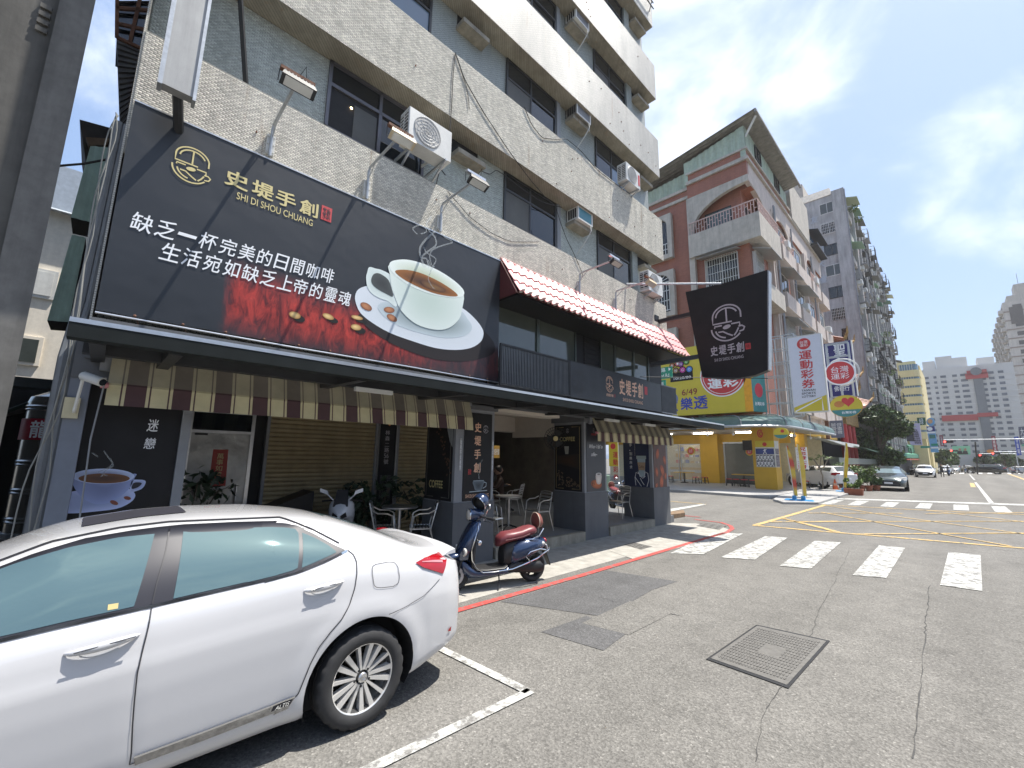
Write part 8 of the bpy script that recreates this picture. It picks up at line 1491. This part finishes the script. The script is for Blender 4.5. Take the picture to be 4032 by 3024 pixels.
 for l in(0,-2.70):
  for s in(1,-1):
   g=MB();g.lathe([(0,.09),(.18,.095),(.2,.075)],(s*.76,l+1.35,.316),(s,0,0),20);w=obj('wheel',g,M_rim,t,50,local=True);g=MB();g.lathe([(.2,.07),(.29,.10),(.316,.07),(.316,-.09),(.25,-.1),(0,-.1)],(s*.76,l+1.35,.316),(s,0,0),24);obj('tyre',g,M_rub,w,50,local=True)
   g=MB();g.lathe([(.375,.0),(.30,.004),(.30,-.2)],(s*.868,l+1.35,.335),(s,0,0),24,a0=0,a1=360);obj('arch',g,M_under,t,local=True)
 return t
M_dkgreen=mat('dark_green_paint',(.035,.05,.048),.25,.5,var=0,coat=1);M_blackp=mat('black_paint',(.012,.012,.013),.2,var=0,coat=1);M_sil=mat('silver_paint',(.35,.36,.37),.3,.6,var=0,coat=1);M_whp=mat('white_paint_car',(.62,.62,.62),.25,var=0,coat=1)
p=gp(*Q3(1390,1460));car_model('parked_car','dark green-grey sedan parked facing the camera beside the potted plants',(p[0]-.35,p[1]+2.3,0),R(4),M_dkgreen,scale=1.1,glass=mat('bright_windscreen',(.25,.33,.36),.05,.4,var=0))
car_model('parked_car','white hatchback parked under the shop, seen behind the yellow sign pillar',(-6.9,35.6,.12),R(-128),M_whp,hatch=True)
car_model('moving_car','white sedan with lit amber side lamps driving towards the camera',(-3.5,78.5,0),R(2),M_whp,scale=1.12,front_style=1,glass=M_glass)
for s in(-1,1):pass
car_model('moving_car','black people carrier turning across the junction',(2.6,119,0),R(-97),M_blackp,hatch=True,scale=1.25)
car_model('moving_car','dark van right behind the oncoming white sedan',(-4.6,90,0),R(0),M_blackp,hatch=True,scale=1.2)
for x,y,m_,l_ in((-2.2,108,M_whp,'small white car in the queue left of the junction'),(-1.2,128,M_sil,'silver car in the queue behind the small white car'),(9.0,140,M_sil,'silver car at the far right beyond the black people carrier'),(.8,150,M_whp,'distant pale car under the grey tower'),(12.5,150,M_whp,'distant white car at the right frame edge')):car_model('moving_car',l_,(x,y,0),R(rg.uniform(-8,8))if x<8 else R(90),m_,hatch=x>0)
def rider(label,x,y,rz,helm,cloth=M_cloth):
 s_=dup(SCO,(x,y,0),R(rz),'scooter carrying '+label);s_['group']='ridden scooters at the far junction';s_.name='ridden_scooter'
 v=Vector((0,.15,.27));v.rotate(Matrix.Rotation(R(rz),3,'Z'));person(label,(x+v.x,y+v.y,.27),rz,RID,cloth,helmet=helm)
rider('a rider with white helmet beside the queue left of the junction',-1.6,92,5,M_wprint);rider('a dark rider right of the black people carrier',7.2,131,80,M_sblk);rider('a rider in dark clothes left of the silver car',.2,118,0,M_sblk,M_cloth)
person('person in black with a dark cap standing behind the white sedan',(-2.0,80.5,0),10,STD)
for k,(x,y,rz)in enumerate(((-6.0,66,40),(-5.8,68,35),(-5.7,70,40),(-5.8,72,50))):dup(SCO,(x,y,0),R(rz),'dark scooter parked at the far kerb, number %s from the green sedan'%('one','two','three','four')[k])
#  temple, tree, awnings
TM=thing('temple','small temple with red columns, gold carving and curled tiled roof behind the tree','temple',(-9,54,0));M_tred=mat('temple_red',(.36,.015,.015),.5,var=.1);M_tgold=mat('temple_gold',(.30,.19,.07),.6,.2,var=.6,scale=4,bump=.2,bscale=9);M_ttile=mat('temple_tile',(.33,.12,.07),.4,var=.25)
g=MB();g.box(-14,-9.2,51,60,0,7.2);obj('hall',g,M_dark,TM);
for y in(51.6,53.8,56.2):g=MB();g.lathe([(.32,0),(.30,5.6)],(-7.6,y,0),n=18);obj('column',g,M_tred,TM,40)
g=MB();g.box(-9,-7.2,51.0,58,5.4,7.4);obj('carved_beam',g,M_tgold,TM)
def troof(x0,x1,y0,y1,z,h,up):
 g=MB();n=16;v=[]
 for k in range(n+1):
  t=k/n;s_=(2*t-1);lift=up*abs(s_)**3;y=y0+(y1-y0)*t
  v+=[(x1+.25*abs(s_)**3,y,z+lift),((x0+x1)/2+.3,y,z+h*.45+lift),(x0,y,z+h+lift*.6),(x1,y,z+lift-.18),(x0,y,z+h-.3)]
 g.add(v,[(5*k+j,5*k+5+j,5*k+6+j,5*k+1+j)for k in range(n)for j in(0,1)]+[(5*k,5*k+3,5*k+8,5*k+5)for k in range(n)]+[(5*k+3,5*k+4,5*k+9,5*k+8)for k in range(n)]);o=obj('roof',g,M_ttile,TM);g=MB()
 for k in range(n*2+1):
  i=k//2;a=Vector(v[5*i]);b_=Vector(v[5*i+1]);c_=Vector(v[5*i+2])
  if k%2 and i<n:a=(a+Vector(v[5*i+5]))/2;b_=(b_+Vector(v[5*i+6]))/2;c_=(c_+Vector(v[5*i+7]))/2
  u=Vector((0,0,.05));g.tube([a+u,b_+u,c_+u],.07,5)
 obj('tile_row',g,M_ttile,o)['kind']='stuff'
 for e in(0,n):p=Vector(v[5*e]);g=MB();g.tube([p,p+Vector((.3,(-.4 if e==0 else .4),.5)),p+Vector((.35,(-.5 if e==0 else .5),1.1))],.12,6,rs=[.16,.11,.04]);obj('ridge_horn',g,M_tgold,o)
troof(-9.6,-6.4,50.8,59,7.4,1.4,.8);troof(-9.4,-6.9,52.0,58,9.9,1.5,1.0);g=MB();g.box(-9.4,-7.6,52.6,57.4,8.6,10.4);obj('upper_storey',g,M_tgold,TM)
g=MB();g.box(-9.4,-8.0,51.2,53.2,10.5,12.6);obj('gable_tower',g,M_tred,TM);troof(-9.6,-6.8,50.6,53.6,12.4,1.2,1.1)
t=thing('notice_sign','grey slanted sign with rows of white characters on a rusty post beside the temple','sign',(-6,44,4));yq=44;nz_=lambda p:at(*Q3(*p),y=yq);a_=nz_((320,540));b_=nz_((510,240));g=MB();g.box(a_.x,b_.x,yq,yq+.15,a_.z,b_.z);obj('board',g,mat('slate_sign',(.10,.11,.16)),t);text('臨水宮・註生娘\n聖媽宮・安置處\n平安符・光明燈',(a_.x+.1,yq-.004,a_.z+.3),(b_.x-a_.x-.2,0,0),(0,0,b_.z-a_.z-.5),M_wprint,t);g=MB();g.box(a_.x-.35,a_.x-.1,yq,yq+.2,a_.z-.1,b_.z+.5);obj('post',g,M_rust,t)
for(l_,pts,m_,x_)in(('pale canvas awning left of the red temple column',[(215,560),(800,660),(800,720),(640,700)],M_acw,-6.6),('dark green edged canvas slope under the tree',[(850,705),(1385,840),(1370,860),(1290,850)],mat('awning_green_dark',(.05,.12,.08)),-6.0)):
 q=[at(*Q3(*p),x=x_)for p in pts];g=MB();g.prism(q,(-1.2,0,.25));tag(obj('canvas_awning',g,m_),l_,'awning')
g=MB();q0,q1=at(*Q3(450,880),x=-6.3),at(*Q3(1140,880),x=-6.3);g.box(-6.9,-6.3,q0.y,q1.y,q0.z-.5,q0.z);tag(obj('metal_shelter',g,mat('shelter_metal',(.12,.14,.12),.4)),'long low dark metal shelter roof in front of the temple','shelter')
def tree(label,x,y,h,cr,n,sz,name='street_tree',seed=1,z0=.45,m=M_leaf,trunk=.16):
 t=thing(name,label,'tree',(x,y,0));rgt=random.Random(seed);g=MB();g.tube([(x,y,0),(x+.1,y,h*.3),(x-.05,y,h*.55),(x,y,h*.8)],trunk,8,rs=[trunk,trunk*.8,trunk*.6,trunk*.2]);bl_=[]
 for k in range(16):a=rgt.uniform(0,6.28);rr_=cr*rgt.uniform(.25,.8);z=h*rgt.uniform(z0,.95);rr_*=math.sin(math.pi*min(.95,max(.15,(z/h-z0+.15)/(1.15-z0))));e=(x+math.cos(a)*rr_,y+math.sin(a)*rr_,z);g.tube([(x,y,h*.3+.2*k/16*h),((x+e[0])/2,(y+e[1])/2,z*.85),e],.03,5,rs=[trunk*.45,trunk*.25,.02]);bl_.append((*e,cr*rgt.uniform(.3,.46)))
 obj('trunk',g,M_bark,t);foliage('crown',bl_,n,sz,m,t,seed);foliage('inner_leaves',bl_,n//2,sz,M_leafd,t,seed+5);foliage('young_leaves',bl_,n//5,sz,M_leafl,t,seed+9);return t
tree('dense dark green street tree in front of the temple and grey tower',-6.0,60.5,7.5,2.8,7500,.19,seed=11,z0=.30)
t=thing('market_awning','green tin awnings with a red fringe over the far stall beyond the tree','awning',(-5.6,80,3));E4=lambda a,d:(3550+a*.2179,1550+d*.2179);M_gaw=mat('awning_green',(.07,.26,.16),.5,var=.15)
for pts,x_,dz in([(130,940),(330,935),(430,1080),(150,1060)],-5.9,0),([(90,1090),(330,1100),(440,1165),(80,1160)],-5.4,0):q=[at(*E4(*p),x=x_)for p in pts];g=MB();g.prism(q,(-.8,0,.3));obj('sheet',g,M_gaw,t)
q=[at(*E4(*p),x=-5.4)for p in((90,1178),(380,1182),(370,1196),(100,1196))];g=MB();g.prism(q,(-.1,0,0));obj('fringe',g,mat('fringe_red',(.6,.12,.08)),t);g=MB();g.box(-8.5,-5.9,68,100,0,2.6);obj('stall',g,M_dark,t)
#  grey apartment tower
TW=thing('apartment_tower','tall stained grey apartment tower whose street side is crowded with cages and awnings','building',(-10,75,0));XT=-6.6;YT0=61.5;ZT=34.4
M_tow=mat('tower_concrete',(.42,.42,.41),.85,var=.16,scale=.8,dirt=.45);M_towf=mat('tower_front',(.44,.41,.38),.85,var=.2,scale=.6,dirt=.4);M_pnk=mat('pink_tile_panel',(.38,.25,.20),.7,var=.1)
g=MB();g.box(-22,XT,YT0,100,0,ZT);obj('core',g,M_tow,TW);g=MB();g.box(XT-1.0,XT+.25,YT0-.25,YT0+.8,0,ZT+.3);obj('corner_column',g,M_tow,TW);g=MB();g.hexa([(-22,YT0-.1,ZT),(XT-1,YT0-.1,ZT),(XT-1,YT0+3,ZT),(-22,YT0+3,ZT),(-22,YT0+.6,ZT+1.3),(XT-1.2,YT0+.6,ZT+1.3),(XT-1.2,YT0+2,ZT+1.3),(-22,YT0+2,ZT+1.3)]);obj('parapet',g,M_trim,TW);g=MB();g.box(-14,-10.6,YT0+1,YT0+6,ZT,ZT+3.4);obj('roof_house',g,M_trim,TW)
g=MB();g.tube([(XT+.3,YT0-.3,0),(XT+.3,YT0-.3,ZT)],.07,6);obj('drain_pipe',g,M_greyL,TW)
B2=lambda a,b_:at(3100+a*.5618,700+b_*.5618,y=YT0-.02)
for k,(x0,y0,x1,y1)in enumerate(((225,190,328,235),(235,325,350,380),(258,480,370,525),(268,620,392,670),(293,780,408,820),(312,935,428,970),(385,1080,445,1110))):
 a_=B2(x0,y1);b_=B2(x1,y0);c_=B2((x0+x1)/2,(y0+y1)/2);w_=(b_.x-a_.x)/2;win(TW,'y',c_.x-w_,c_.x+w_,c_.z-.72,c_.z+.72,YT0-.0,M_glassL if k in(0,3)else M_glass,M_acw if k in(0,1,3)else M_dkst,1,k in(1,5))
for ch,(a,b_,s_)in zip('友司大廈',((190,298,18),(228,508,20),(238,606,17),(252,716,20))):c_=B2(a,b_);text(ch,(c_.x-.42,YT0-.1,c_.z-.45),(.84,0,0),(0,0,.95),M_steel,TW,.03)
M_aw=[mat('tower_awning_green',(.26,.44,.30),.5,var=.1),mat('tower_awning_lime',(.46,.52,.34),.5,var=.1),mat('tower_awning_grey',(.20,.20,.19),.6,var=.2),mat('tower_awning_teal',(.14,.30,.22),.5)]
rt=random.Random(21)
for fl_ in range(11):
 z=2.6+fl_*2.95
 for b_ in range(11):
  y=YT0+1.2+b_*3.4;g=MB();g.box(XT,XT+.25,y,y+2.6,z-.75,z+.1);obj('spandrel',g,M_pnk if b_%3==1 else M_towf,TW)
  g=MB();g.box(XT+.002,XT+.03,y+.2,y+2.4,z+.1,z+1.6);obj('window',g,M_glass if rt.random()<.7 else M_glassL,TW)
  r_=rt.random();d=rt.uniform(.45,1.15)
  if r_<.62:
   g=MB();y1=y+rt.uniform(1.5,2.6)
   for zz in(z+.05,z+.8,z+1.55):g.box(XT+.25,XT+d,y,y+.04,zz,zz+.04);g.box(XT+d,XT+d+.04,y,y1,zz,zz+.04);g.box(XT+.25,XT+d,y1-.04,y1,zz,zz+.04)
   for q in range(8):yy=y+(y1-y)*q/7;g.box(XT+d,XT+d+.03,yy,yy+.03,z+.05,z+1.55)
   g.box(XT+.25,XT+d,y,y1,z,z+.04);obj('window_cage',g,M_greyL if rt.random()<.5 else M_dkst,TW)
  if r_>.66:
   g=MB();d2=d+.25;g.hexa([(XT,y,z+1.95),(XT+d2,y,z+1.55),(XT+d2,y+2.5,z+1.55),(XT,y+2.5,z+1.95),(XT,y,z+2.0),(XT+d2,y,z+1.6),(XT+d2,y+2.5,z+1.6),(XT,y+2.5,z+2.0)]);obj('awning',g,M_aw[rt.choice((0,1,2,2,2,2,2,3))],TW)
  if rt.random()<.4:g=MB();g.bev(XT+.25,XT+.75,y+.2,y+.9,z-.55,z-.05,.03);obj('air_conditioner',g,M_acw,TW)
  if rt.random()<.07:foliage('balcony_plant',[(XT+.7,y+1.2,z+.7,.5)],120,.14,M_leafl,TW,fl_*20+b_)
for b_ in range(11):g=MB();y=YT0+1.2+b_*3.4+2.6;g.box(XT,XT+.45,y+.1,y+.7,2,ZT);obj('pier',g,M_tow,TW)
#  yellow block, far grey block, right-hand block
YL=thing('office_building','yellow building with rounded balconies and bands of blue windows','building',(-6,110,0));M_ylw=mat('pale_yellow_render',(.66,.56,.30),.7,var=.06,scale=1)
yy=108;yz=lambda p:at(3100+p[0]*.5618,700+p[1]*.5618,y=yy);xr_=yz((930,1400)).x;xl_=yz((745,1400)).x;g=MB();g.box(xl_-12,xr_-.4,yy+1.2,yy+22,0,yz((800,1285)).z);g.box(xr_-.4,xr_+.0,yy+4.5,yy+22,0,yz((800,1300)).z);obj('wall',g,M_ylw,YL)
for k in range(8):
 zc_=yz((850,1330+k*62)).z
 if zc_<2:break
 pr_=[(xl_+.4,yy+1.2),(xl_+.4,yy),(xr_-.7,yy),(xr_-.25,yy+.15),(xr_+.0,yy+.5),(xr_+.1,yy+1.2)]
 g=MB();g.prism([(x,y,zc_-1.75)for x,y in pr_],(0,0,1.25));obj('balcony_band',g,M_ylw,YL);g=MB();pr2=[(xl_+.9,yy+1.2),(xl_+.9,yy+.25),(xr_-.8,yy+.25),(xr_-.4,yy+.4),(xr_-.2,yy+.7),(xr_-.1,yy+1.2)];g.prism([(x,y,zc_-.5)for x,y in pr2],(0,0,1.15));o=obj('window_band',g,mat('blue_curtain_glass',(.13,.22,.30),.2,var=.45,scale=1.2),YL)
 for q in range(6):x=xl_+1.0+q*(xr_-xl_-1.9)/5;g=MB();g.box(x-.03,x+.03,yy+.2,yy+.25,zc_-.5,zc_+.65);obj('mullion',g,M_acw,o)
GR=thing('apartment_building','wide pale grey housing block with red bands at the end of the street','building',(2,150,0));yg=158;gz2=lambda p:at(3100+p[0]*.5618,700+p[1]*.5618,y=yg);M_far=mat('far_grey_render',(.53,.52,.50),.8,var=.06,scale=.3);M_fard=mat('far_window',(.13,.14,.16),.3,var=.3,scale=.5);M_farr=mat('faded_red',(.38,.07,.07),.7);M_fdk=mat('far_dark_band',(.18,.19,.20),.8,var=.1,scale=.5)
xl_,xr_=gz2((935,1400)).x,gz2((1600,1400)).x;zt_=gz2((1200,1325)).z
g=MB();g.box(xl_,xr_,yg,yg+18,0,zt_);obj('wall',g,M_far,GR)
for a,b_,zz in((940,1030,1285),(1030,1150,1250),(1150,1255,1255),(1325,1450,1255)):p=gz2((a,zz));q=gz2((b_,zz));g=MB();g.box(p.x,q.x,yg+2,yg+9,zt_,p.z);obj('roof_block',g,M_far,GR)
g=MB();p=gz2((1300,1400));q=gz2((1355,1400));g.box(p.x,q.x+.3,yg-.35,yg,0,zt_-2.2);obj('dark_shaft',g,M_fdk,GR)
cols=((985,42),(1050,22),(1108,40),(1190,34),(1255,50),(1385,48),(1450,40),(1520,40));nwin=0
for k in range(18):
 z=zt_-1.9-k*1.52*(zt_/29.)
 if z<4:break
 for c_,w_ in cols:p=gz2((c_-w_/2,1500)).x;q=gz2((c_+w_/2,1500)).x;g=MB();g.box(p,q,yg-.06,yg+.01,z-.62,z);obj('window',g,M_fard,GR)
 g=MB();g.box(xl_,p+3,yg-.12,yg-.061,z-.92,z-.78);obj('sill_band',g,mat('far_light_band',(.58,.57,.55),.8),GR)
for(a,b_,c,d)in((1245,1378,1410,1402),(1255,1355,1400,1372),(1080,1668,1340,1700),(1330,1650,1480,1672)):
 p=gz2((a,b_));q=gz2((c,d));g=MB();g.box(p.x,q.x,yg-.5,yg-.36,min(p.z,q.z),max(p.z,q.z));obj('red_band',g,M_farr,GR)
p=gz2((1322,1358));disc('grey_disc',(p.x,yg-.51,p.z),1.0,M_fdk,GR)
RT=thing('apartment_building','tall beige apartment building at the right edge with checkered balconies','building',(18,130,0));M_rt=mat('beige_render',(.52,.47,.41),.85,var=.12,scale=.5,dirt=.2);M_rtd=mat('balcony_shadow_glass',(.07,.06,.055),.4,var=.3)
c_=at(3972,1400,x=14.0);yr0=c_.y;zr0=at(3953,1172,x=14.0).z if False else at(3960,1190,y=yr0).z;g=MB();g.box(14.6,34,yr0,yr0+58,0,zr0);obj('wall',g,M_rt,RT);g=MB();g.box(15.8,30,yr0+1,yr0+14,zr0,zr0+2.2);g.box(17.8,28,yr0+3,yr0+9,zr0+2.2,zr0+6.2);obj('roof_block',g,M_trim,RT);g=MB();g.tube([(19,yr0+4,zr0+6),(19,yr0+4,zr0+10)],.08,5);obj('mast',g,M_steel,RT)
nf=int(zr0/2.95);rq=random.Random(4)
for k in range(nf):
 z=zr0-2.7-k*2.95
 if z<1:break
 g=MB();g.box(14.55,34,yr0-.15,yr0-.001,z-.75,z-.35);obj('floor_band',g,mat('brown_band',(.27,.21,.17),.8),RT)
 for x in(16.6,20.5,24):g=MB();g.box(x,x+1.9,yr0-.12,yr0-.001,z+.2,z+1.5);obj('window',g,M_rtd,RT)
 for b_ in range(12):
  y=yr0+.6+b_*4.6;off=.0 if(b_+k)%2 else 1.0;g=MB();g.box(14.0-off*.5,14.6,y,y+2.5,z-.7,z+.4);obj('balcony',g,M_trim if(b_+k)%2 else M_rt,RT);g=MB();g.box(14.5,14.598,y+2.5,y+4.4,z-.6,z+1.7);obj('dark_opening',g,M_rtd,RT)
g=MB();g.box(15.8,18.6,yr0-.2,yr0-.001,zr0-7.4,zr0-1.9);obj('tall_window',g,M_rtd,RT)
def blade(label,pts,y,m,txt=None,tm=M_wprint,th=.4):
 p=[at(*E4(*q),y=y)for q in pts];t=thing('shop_sign',label,'sign',(p[0].x,y,p[0].z));g=MB();g.prism(p,(0,th,0));obj('panel',g,m,t)
 if txt:x0=min(q.x for q in p);x1=max(q.x for q in p);z0=min(q.z for q in p);z1=max(q.z for q in p);text('\n'.join(txt),(x0+(x1-x0)*.25,y-.02,z0+(z1-z0)*.08),((x1-x0)*.5,0,0),(0,0,(z1-z0)*.84),tm,t)
 return t,p
t,p=blade('lavender billboard with a dark portrait and black vertical text over the green awnings',[(60,545),(325,535),(375,930),(165,925)],84,mat('lavender',(.50,.47,.66),.5));yq=84;e=lambda a,b_:at(*E4(a,b_),y=yq-.03)
g=MB();g.prism([e(60,600),e(200,585),e(240,860),e(110,860)],(0,-.01,0));obj('photo_ground',g,mat('warm_grey_print',(.35,.31,.27)),t);g=MB();g.prism([e(135+60*math.cos(a),625+58*math.sin(a))for a in[R(-k)for k in range(0,360,20)]],(0,-.02,0));g.prism([e(95,860),(e(235,860)),e(205,720),e(170,680),e(120,685),e(95,730)],(0,-.02,0));obj('portrait',g,mat('portrait_dark',(.05,.05,.07)),t);text('台\n灣\n職\n業\n總\n聯\n盟',e(235,905)+Vector((0,-.02,0)),(.75,0,0),(-.2,0,e(235,640).z-e(235,905).z),M_black,t)
blade('dark green square sign with a leaf picture above the lavender billboard',[(275,435),(425,430),(440,560),(290,570)],90,mat('dark_green_sign',(.02,.10,.04)),'緑')
t,p=blade('tall pale blue pharmacy tower sign with stacked panels',[(445,590),(595,585),(670,1060),(530,1060)],88,mat('pale_blue_sign',(.16,.38,.62),.4));yq=87.9
for pts,m_ in(([(455,595),(595,588),(605,680),(460,682)],mat('navy_sign',())),([(460,690),(605,684),(610,715),(465,720)],M_wprint),([(500,745),(605,742),(612,805),(508,808)],mat('dark_teal_sign',(.02,.16,.13))),([(530,905),(655,900),(660,940),(538,944)],M_sgn),([(530,965),(665,960),(668,990),(533,992)],M_wprint)):g=MB();g.prism([at(*E4(*q),y=yq)for q in pts],(0,-.03,0));obj('sub_panel',g,m_,t)
g=MB();g.prism([at(*E4(510+50*math.cos(a),638+34*math.sin(a)),y=yq-.04)for a in[R(-k)for k in range(0,360,20)]],(0,-.02,0));obj('white_mark',g,M_wprint,t)
t,p=blade('round blue and cream shop sign above the pharmacy tower sign',[(525+75*math.cos(R(-k)),510+75*math.sin(R(-k)))for k in range(0,360,20)],88,mat('pale_blue_sign',()));g=MB();g.prism([at(*E4(515+45*math.cos(a),500+40*math.sin(a)),y=87.9)for a in[R(-k)for k in range(0,360,24)]],(0,-.03,0));obj('round_face',g,mat('cream_orange',(.6,.35,.18)),t)
blade('maroon vertical sign left of the traffic light',[(680,750),(740,750),(775,945),(705,950)],96,mat('maroon_sign',(.22,.02,.04)),'永慶房屋');blade('red vertical shop sign at the right of the junction',[(1620,765),(1690,760),(1745,1050),(1660,1060)],140,mat('maroon_sign',()),'商務飯店');blade('royal blue vertical sign near the right frame edge',[(2030,780),(2110,770),(2170,1110),(2090,1120)],128,mat('royal_blue_sign',(.03,.07,.4)),'停車場')
blade('dark grey vertical sign at the right frame edge',[(2110,600),(2230,590),(2260,900),(2150,920)],120,mat('slate_sign',()),'大樓');t,p=blade('green election billboard with two people under the grey block',[(915,950),(1235,945),(1250,1100),(935,1110)],146,mat('pale_green_board',(.22,.55,.36),.5));yq=145.9
for cx_ in(1050,1150):g=MB();g.prism([at(*E4(cx_+24*math.cos(a),1010+24*math.sin(a)),y=yq)for a in[R(-k)for k in range(0,360,30)]],(0,-.05,0));obj('face',g,M_skin,t);g=MB();g.prism([at(*E4(*q),y=yq-.06)for q in((cx_-55,1095),(cx_+55,1095),(cx_+35,1035),(cx_-35,1035))],(0,-.05,0));obj('suit',g,M_cloth,t)
blade('green street name board above the far stalls',[(345,945),(510,945),(510,980),(345,985)],92,M_sgn);blade('orange oval sign beside the red vertical sign',[(1605+70*math.cos(R(-k)),1040+35*math.sin(R(-k)))for k in range(0,360,30)],138,mat('orange_print',()))
rs2=random.Random(33)
for k in range(14):
 side_=k%2;x=-6.5+rs2.uniform(-.4,1.2)if not side_ else 12+rs2.uniform(-2,2);y=102+k*5;z=rs2.uniform(3,6.5);c=((.5,.5,.5),(.1,.3,.2),(.4,.1,.08),(.12,.2,.4),(.5,.4,.2))[k%5];g=MB();g.box(x,x+rs2.uniform(.6,1.4),y,y+.3,z,z+rs2.uniform(.8,2.5));tag(obj('shop_sign',g,mat('far_sign_%d'%(k%5),c)),'%s far shop sign, %s along its kerb, on the %s side'%(('grey','dark green','maroon','blue','tan')[k%5],('first','second','third','fourth','fifth','sixth','seventh')[k//2],'left' if not side_ else 'right'),'sign','small far shop signs '+('left' if not side_ else 'right'))
for x0,x1,y0,y1,h,l_,m_ in((-16,-6.8,100.5,107,7,'low grey shop row between the tower and the yellow building',M_towf),(-14,-7.4,132,157,12,'low block beyond the yellow building',M_far),(15,30,190,240,14,'low block beyond the beige building on the right',M_rt)):
 t=thing('shop_row',l_,'building',(x0,y0,0));g=MB();g.box(x0,x1,y0,y1,2.8,h);obj('wall',g,m_,t);g=MB();g.box(x0+.4,x1-.5,y0+.4,y1,0,2.8);obj('dark_shopfront',g,M_dark,t)
 for k in range(int((x1-x0)/2)):g=MB();g.box(x0+.5+k*2,x0+1.7+k*2,y0-.06,y0-.001,4,5.4);obj('window',g,M_glass,t)
def signal(label,x,y,z,arm):
 t=thing('traffic_light',label,'traffic light',(x,y,0));g=MB();g.tube([(x+arm,y,0),(x+arm,y,z+.3)],.1,8);obj('pole',g,M_steel,t);g=MB();g.tube([(x+arm,y,z+.35),(x-.5,y,z+.35)],.06,6);obj('arm',g,M_steel,t);g=MB();g.bev(x-.6,x+.7,y-.12,y+.1,z-.2,z+.2,.04);h=obj('signal_box',g,M_sblk,t)
 for k,c in enumerate(((1,.05,.04,5),None,None)):g=MB();g.lathe([(0,.03),(.15,.03),(.16,0)],(x-.38+k*.42,y-.125,z),(0,-1,0),14);obj('lens',g,mat('red_light',(.8,.05,.04),emit=c)if c else M_under,h)
E6=lambda a,b_,y:at(*E4(a,b_),y=y)
p=E6(790,870,108);signal('nearest red traffic light on a long arm over the left lanes',p.x+.3,108,p.z,9);p=E6(915,1040,150);signal('far red traffic light left of the green billboard',p.x+.3,144,p.z,-4);p=E6(1415,1118,150);signal('far red traffic light right of the green billboard',p.x+.3,145,p.z,5);p=E6(1655,1080,140);signal('red traffic light under the red vertical sign',p.x+.3,139,p.z,4)
g=MB();g.tube([(E6(1335,1200,112).x,112,0),(E6(1335,890,112).x,112,E6(1335,870,112).z)],.1,8);tag(obj('street_pole',g,M_dkst),'dark steel pole in the middle distance under the grey block','pole')
for k,(a,y)in enumerate(((740,112),(860,130),(1350,160),(1500,150),(1900,140),(2050,150))):p=E6(a,1200,y);tree('small far street tree, number %s from the left at the junction'%('one','two','three','four','five','six')[k],p.x,y+8,4.2,1.9,900,.35,'street_tree',60+k,m=M_leaf)
for k in range(10):
 a=735+k*150*(1+k*.018);paintq('crosswalk_bar',M_white,[E4(a,1432),E4(a+80,1432),E4(a+85,1448),E4(a,1448)])
for k,(y0,y1,h)in enumerate(((-30,-8,11),(-7,12,8),(13,30,12))):
 t=thing('opposite_building','plain %s building across the road, outside the frame'%('tall cream','low grey','tall grey')[k],'building',(24,y0,0));g=MB();g.box(24,34,y0,y1,0,h);obj('wall',g,(M_trim,M_conc2,M_towf)[k],t)
 for f_ in range(int(h/3.2)):
  for q in range(int((y1-y0)/3)):g=MB();g.box(23.95,23.999,y0+.8+q*3,y0+2.4+q*3,1.2+f_*3.1,2.6+f_*3.1);obj('window',g,M_glass,t)
  #  thin city haze
g=MB();g.box(-60,80,-40,260,-2,60);hz_=obj('haze',g);hz_['kind']='stuff';hm=bpy.data.materials.new('haze_air');hm.use_nodes=True;hn=hm.node_tree;hn.nodes.clear();ho=hn.nodes.new('ShaderNodeOutputMaterial');hv=hn.nodes.new('ShaderNodeVolumePrincipled');hv.inputs['Density'].default_value=.00045;hv.inputs['Color'].default_value=(1,.97,.94,1);hv.inputs['Anisotropy'].default_value=.3;hn.links.new(hv.outputs[0],ho.inputs['Volume']);hz_.data.materials.append(hm)
bpy.data.objects.remove(FO);pass
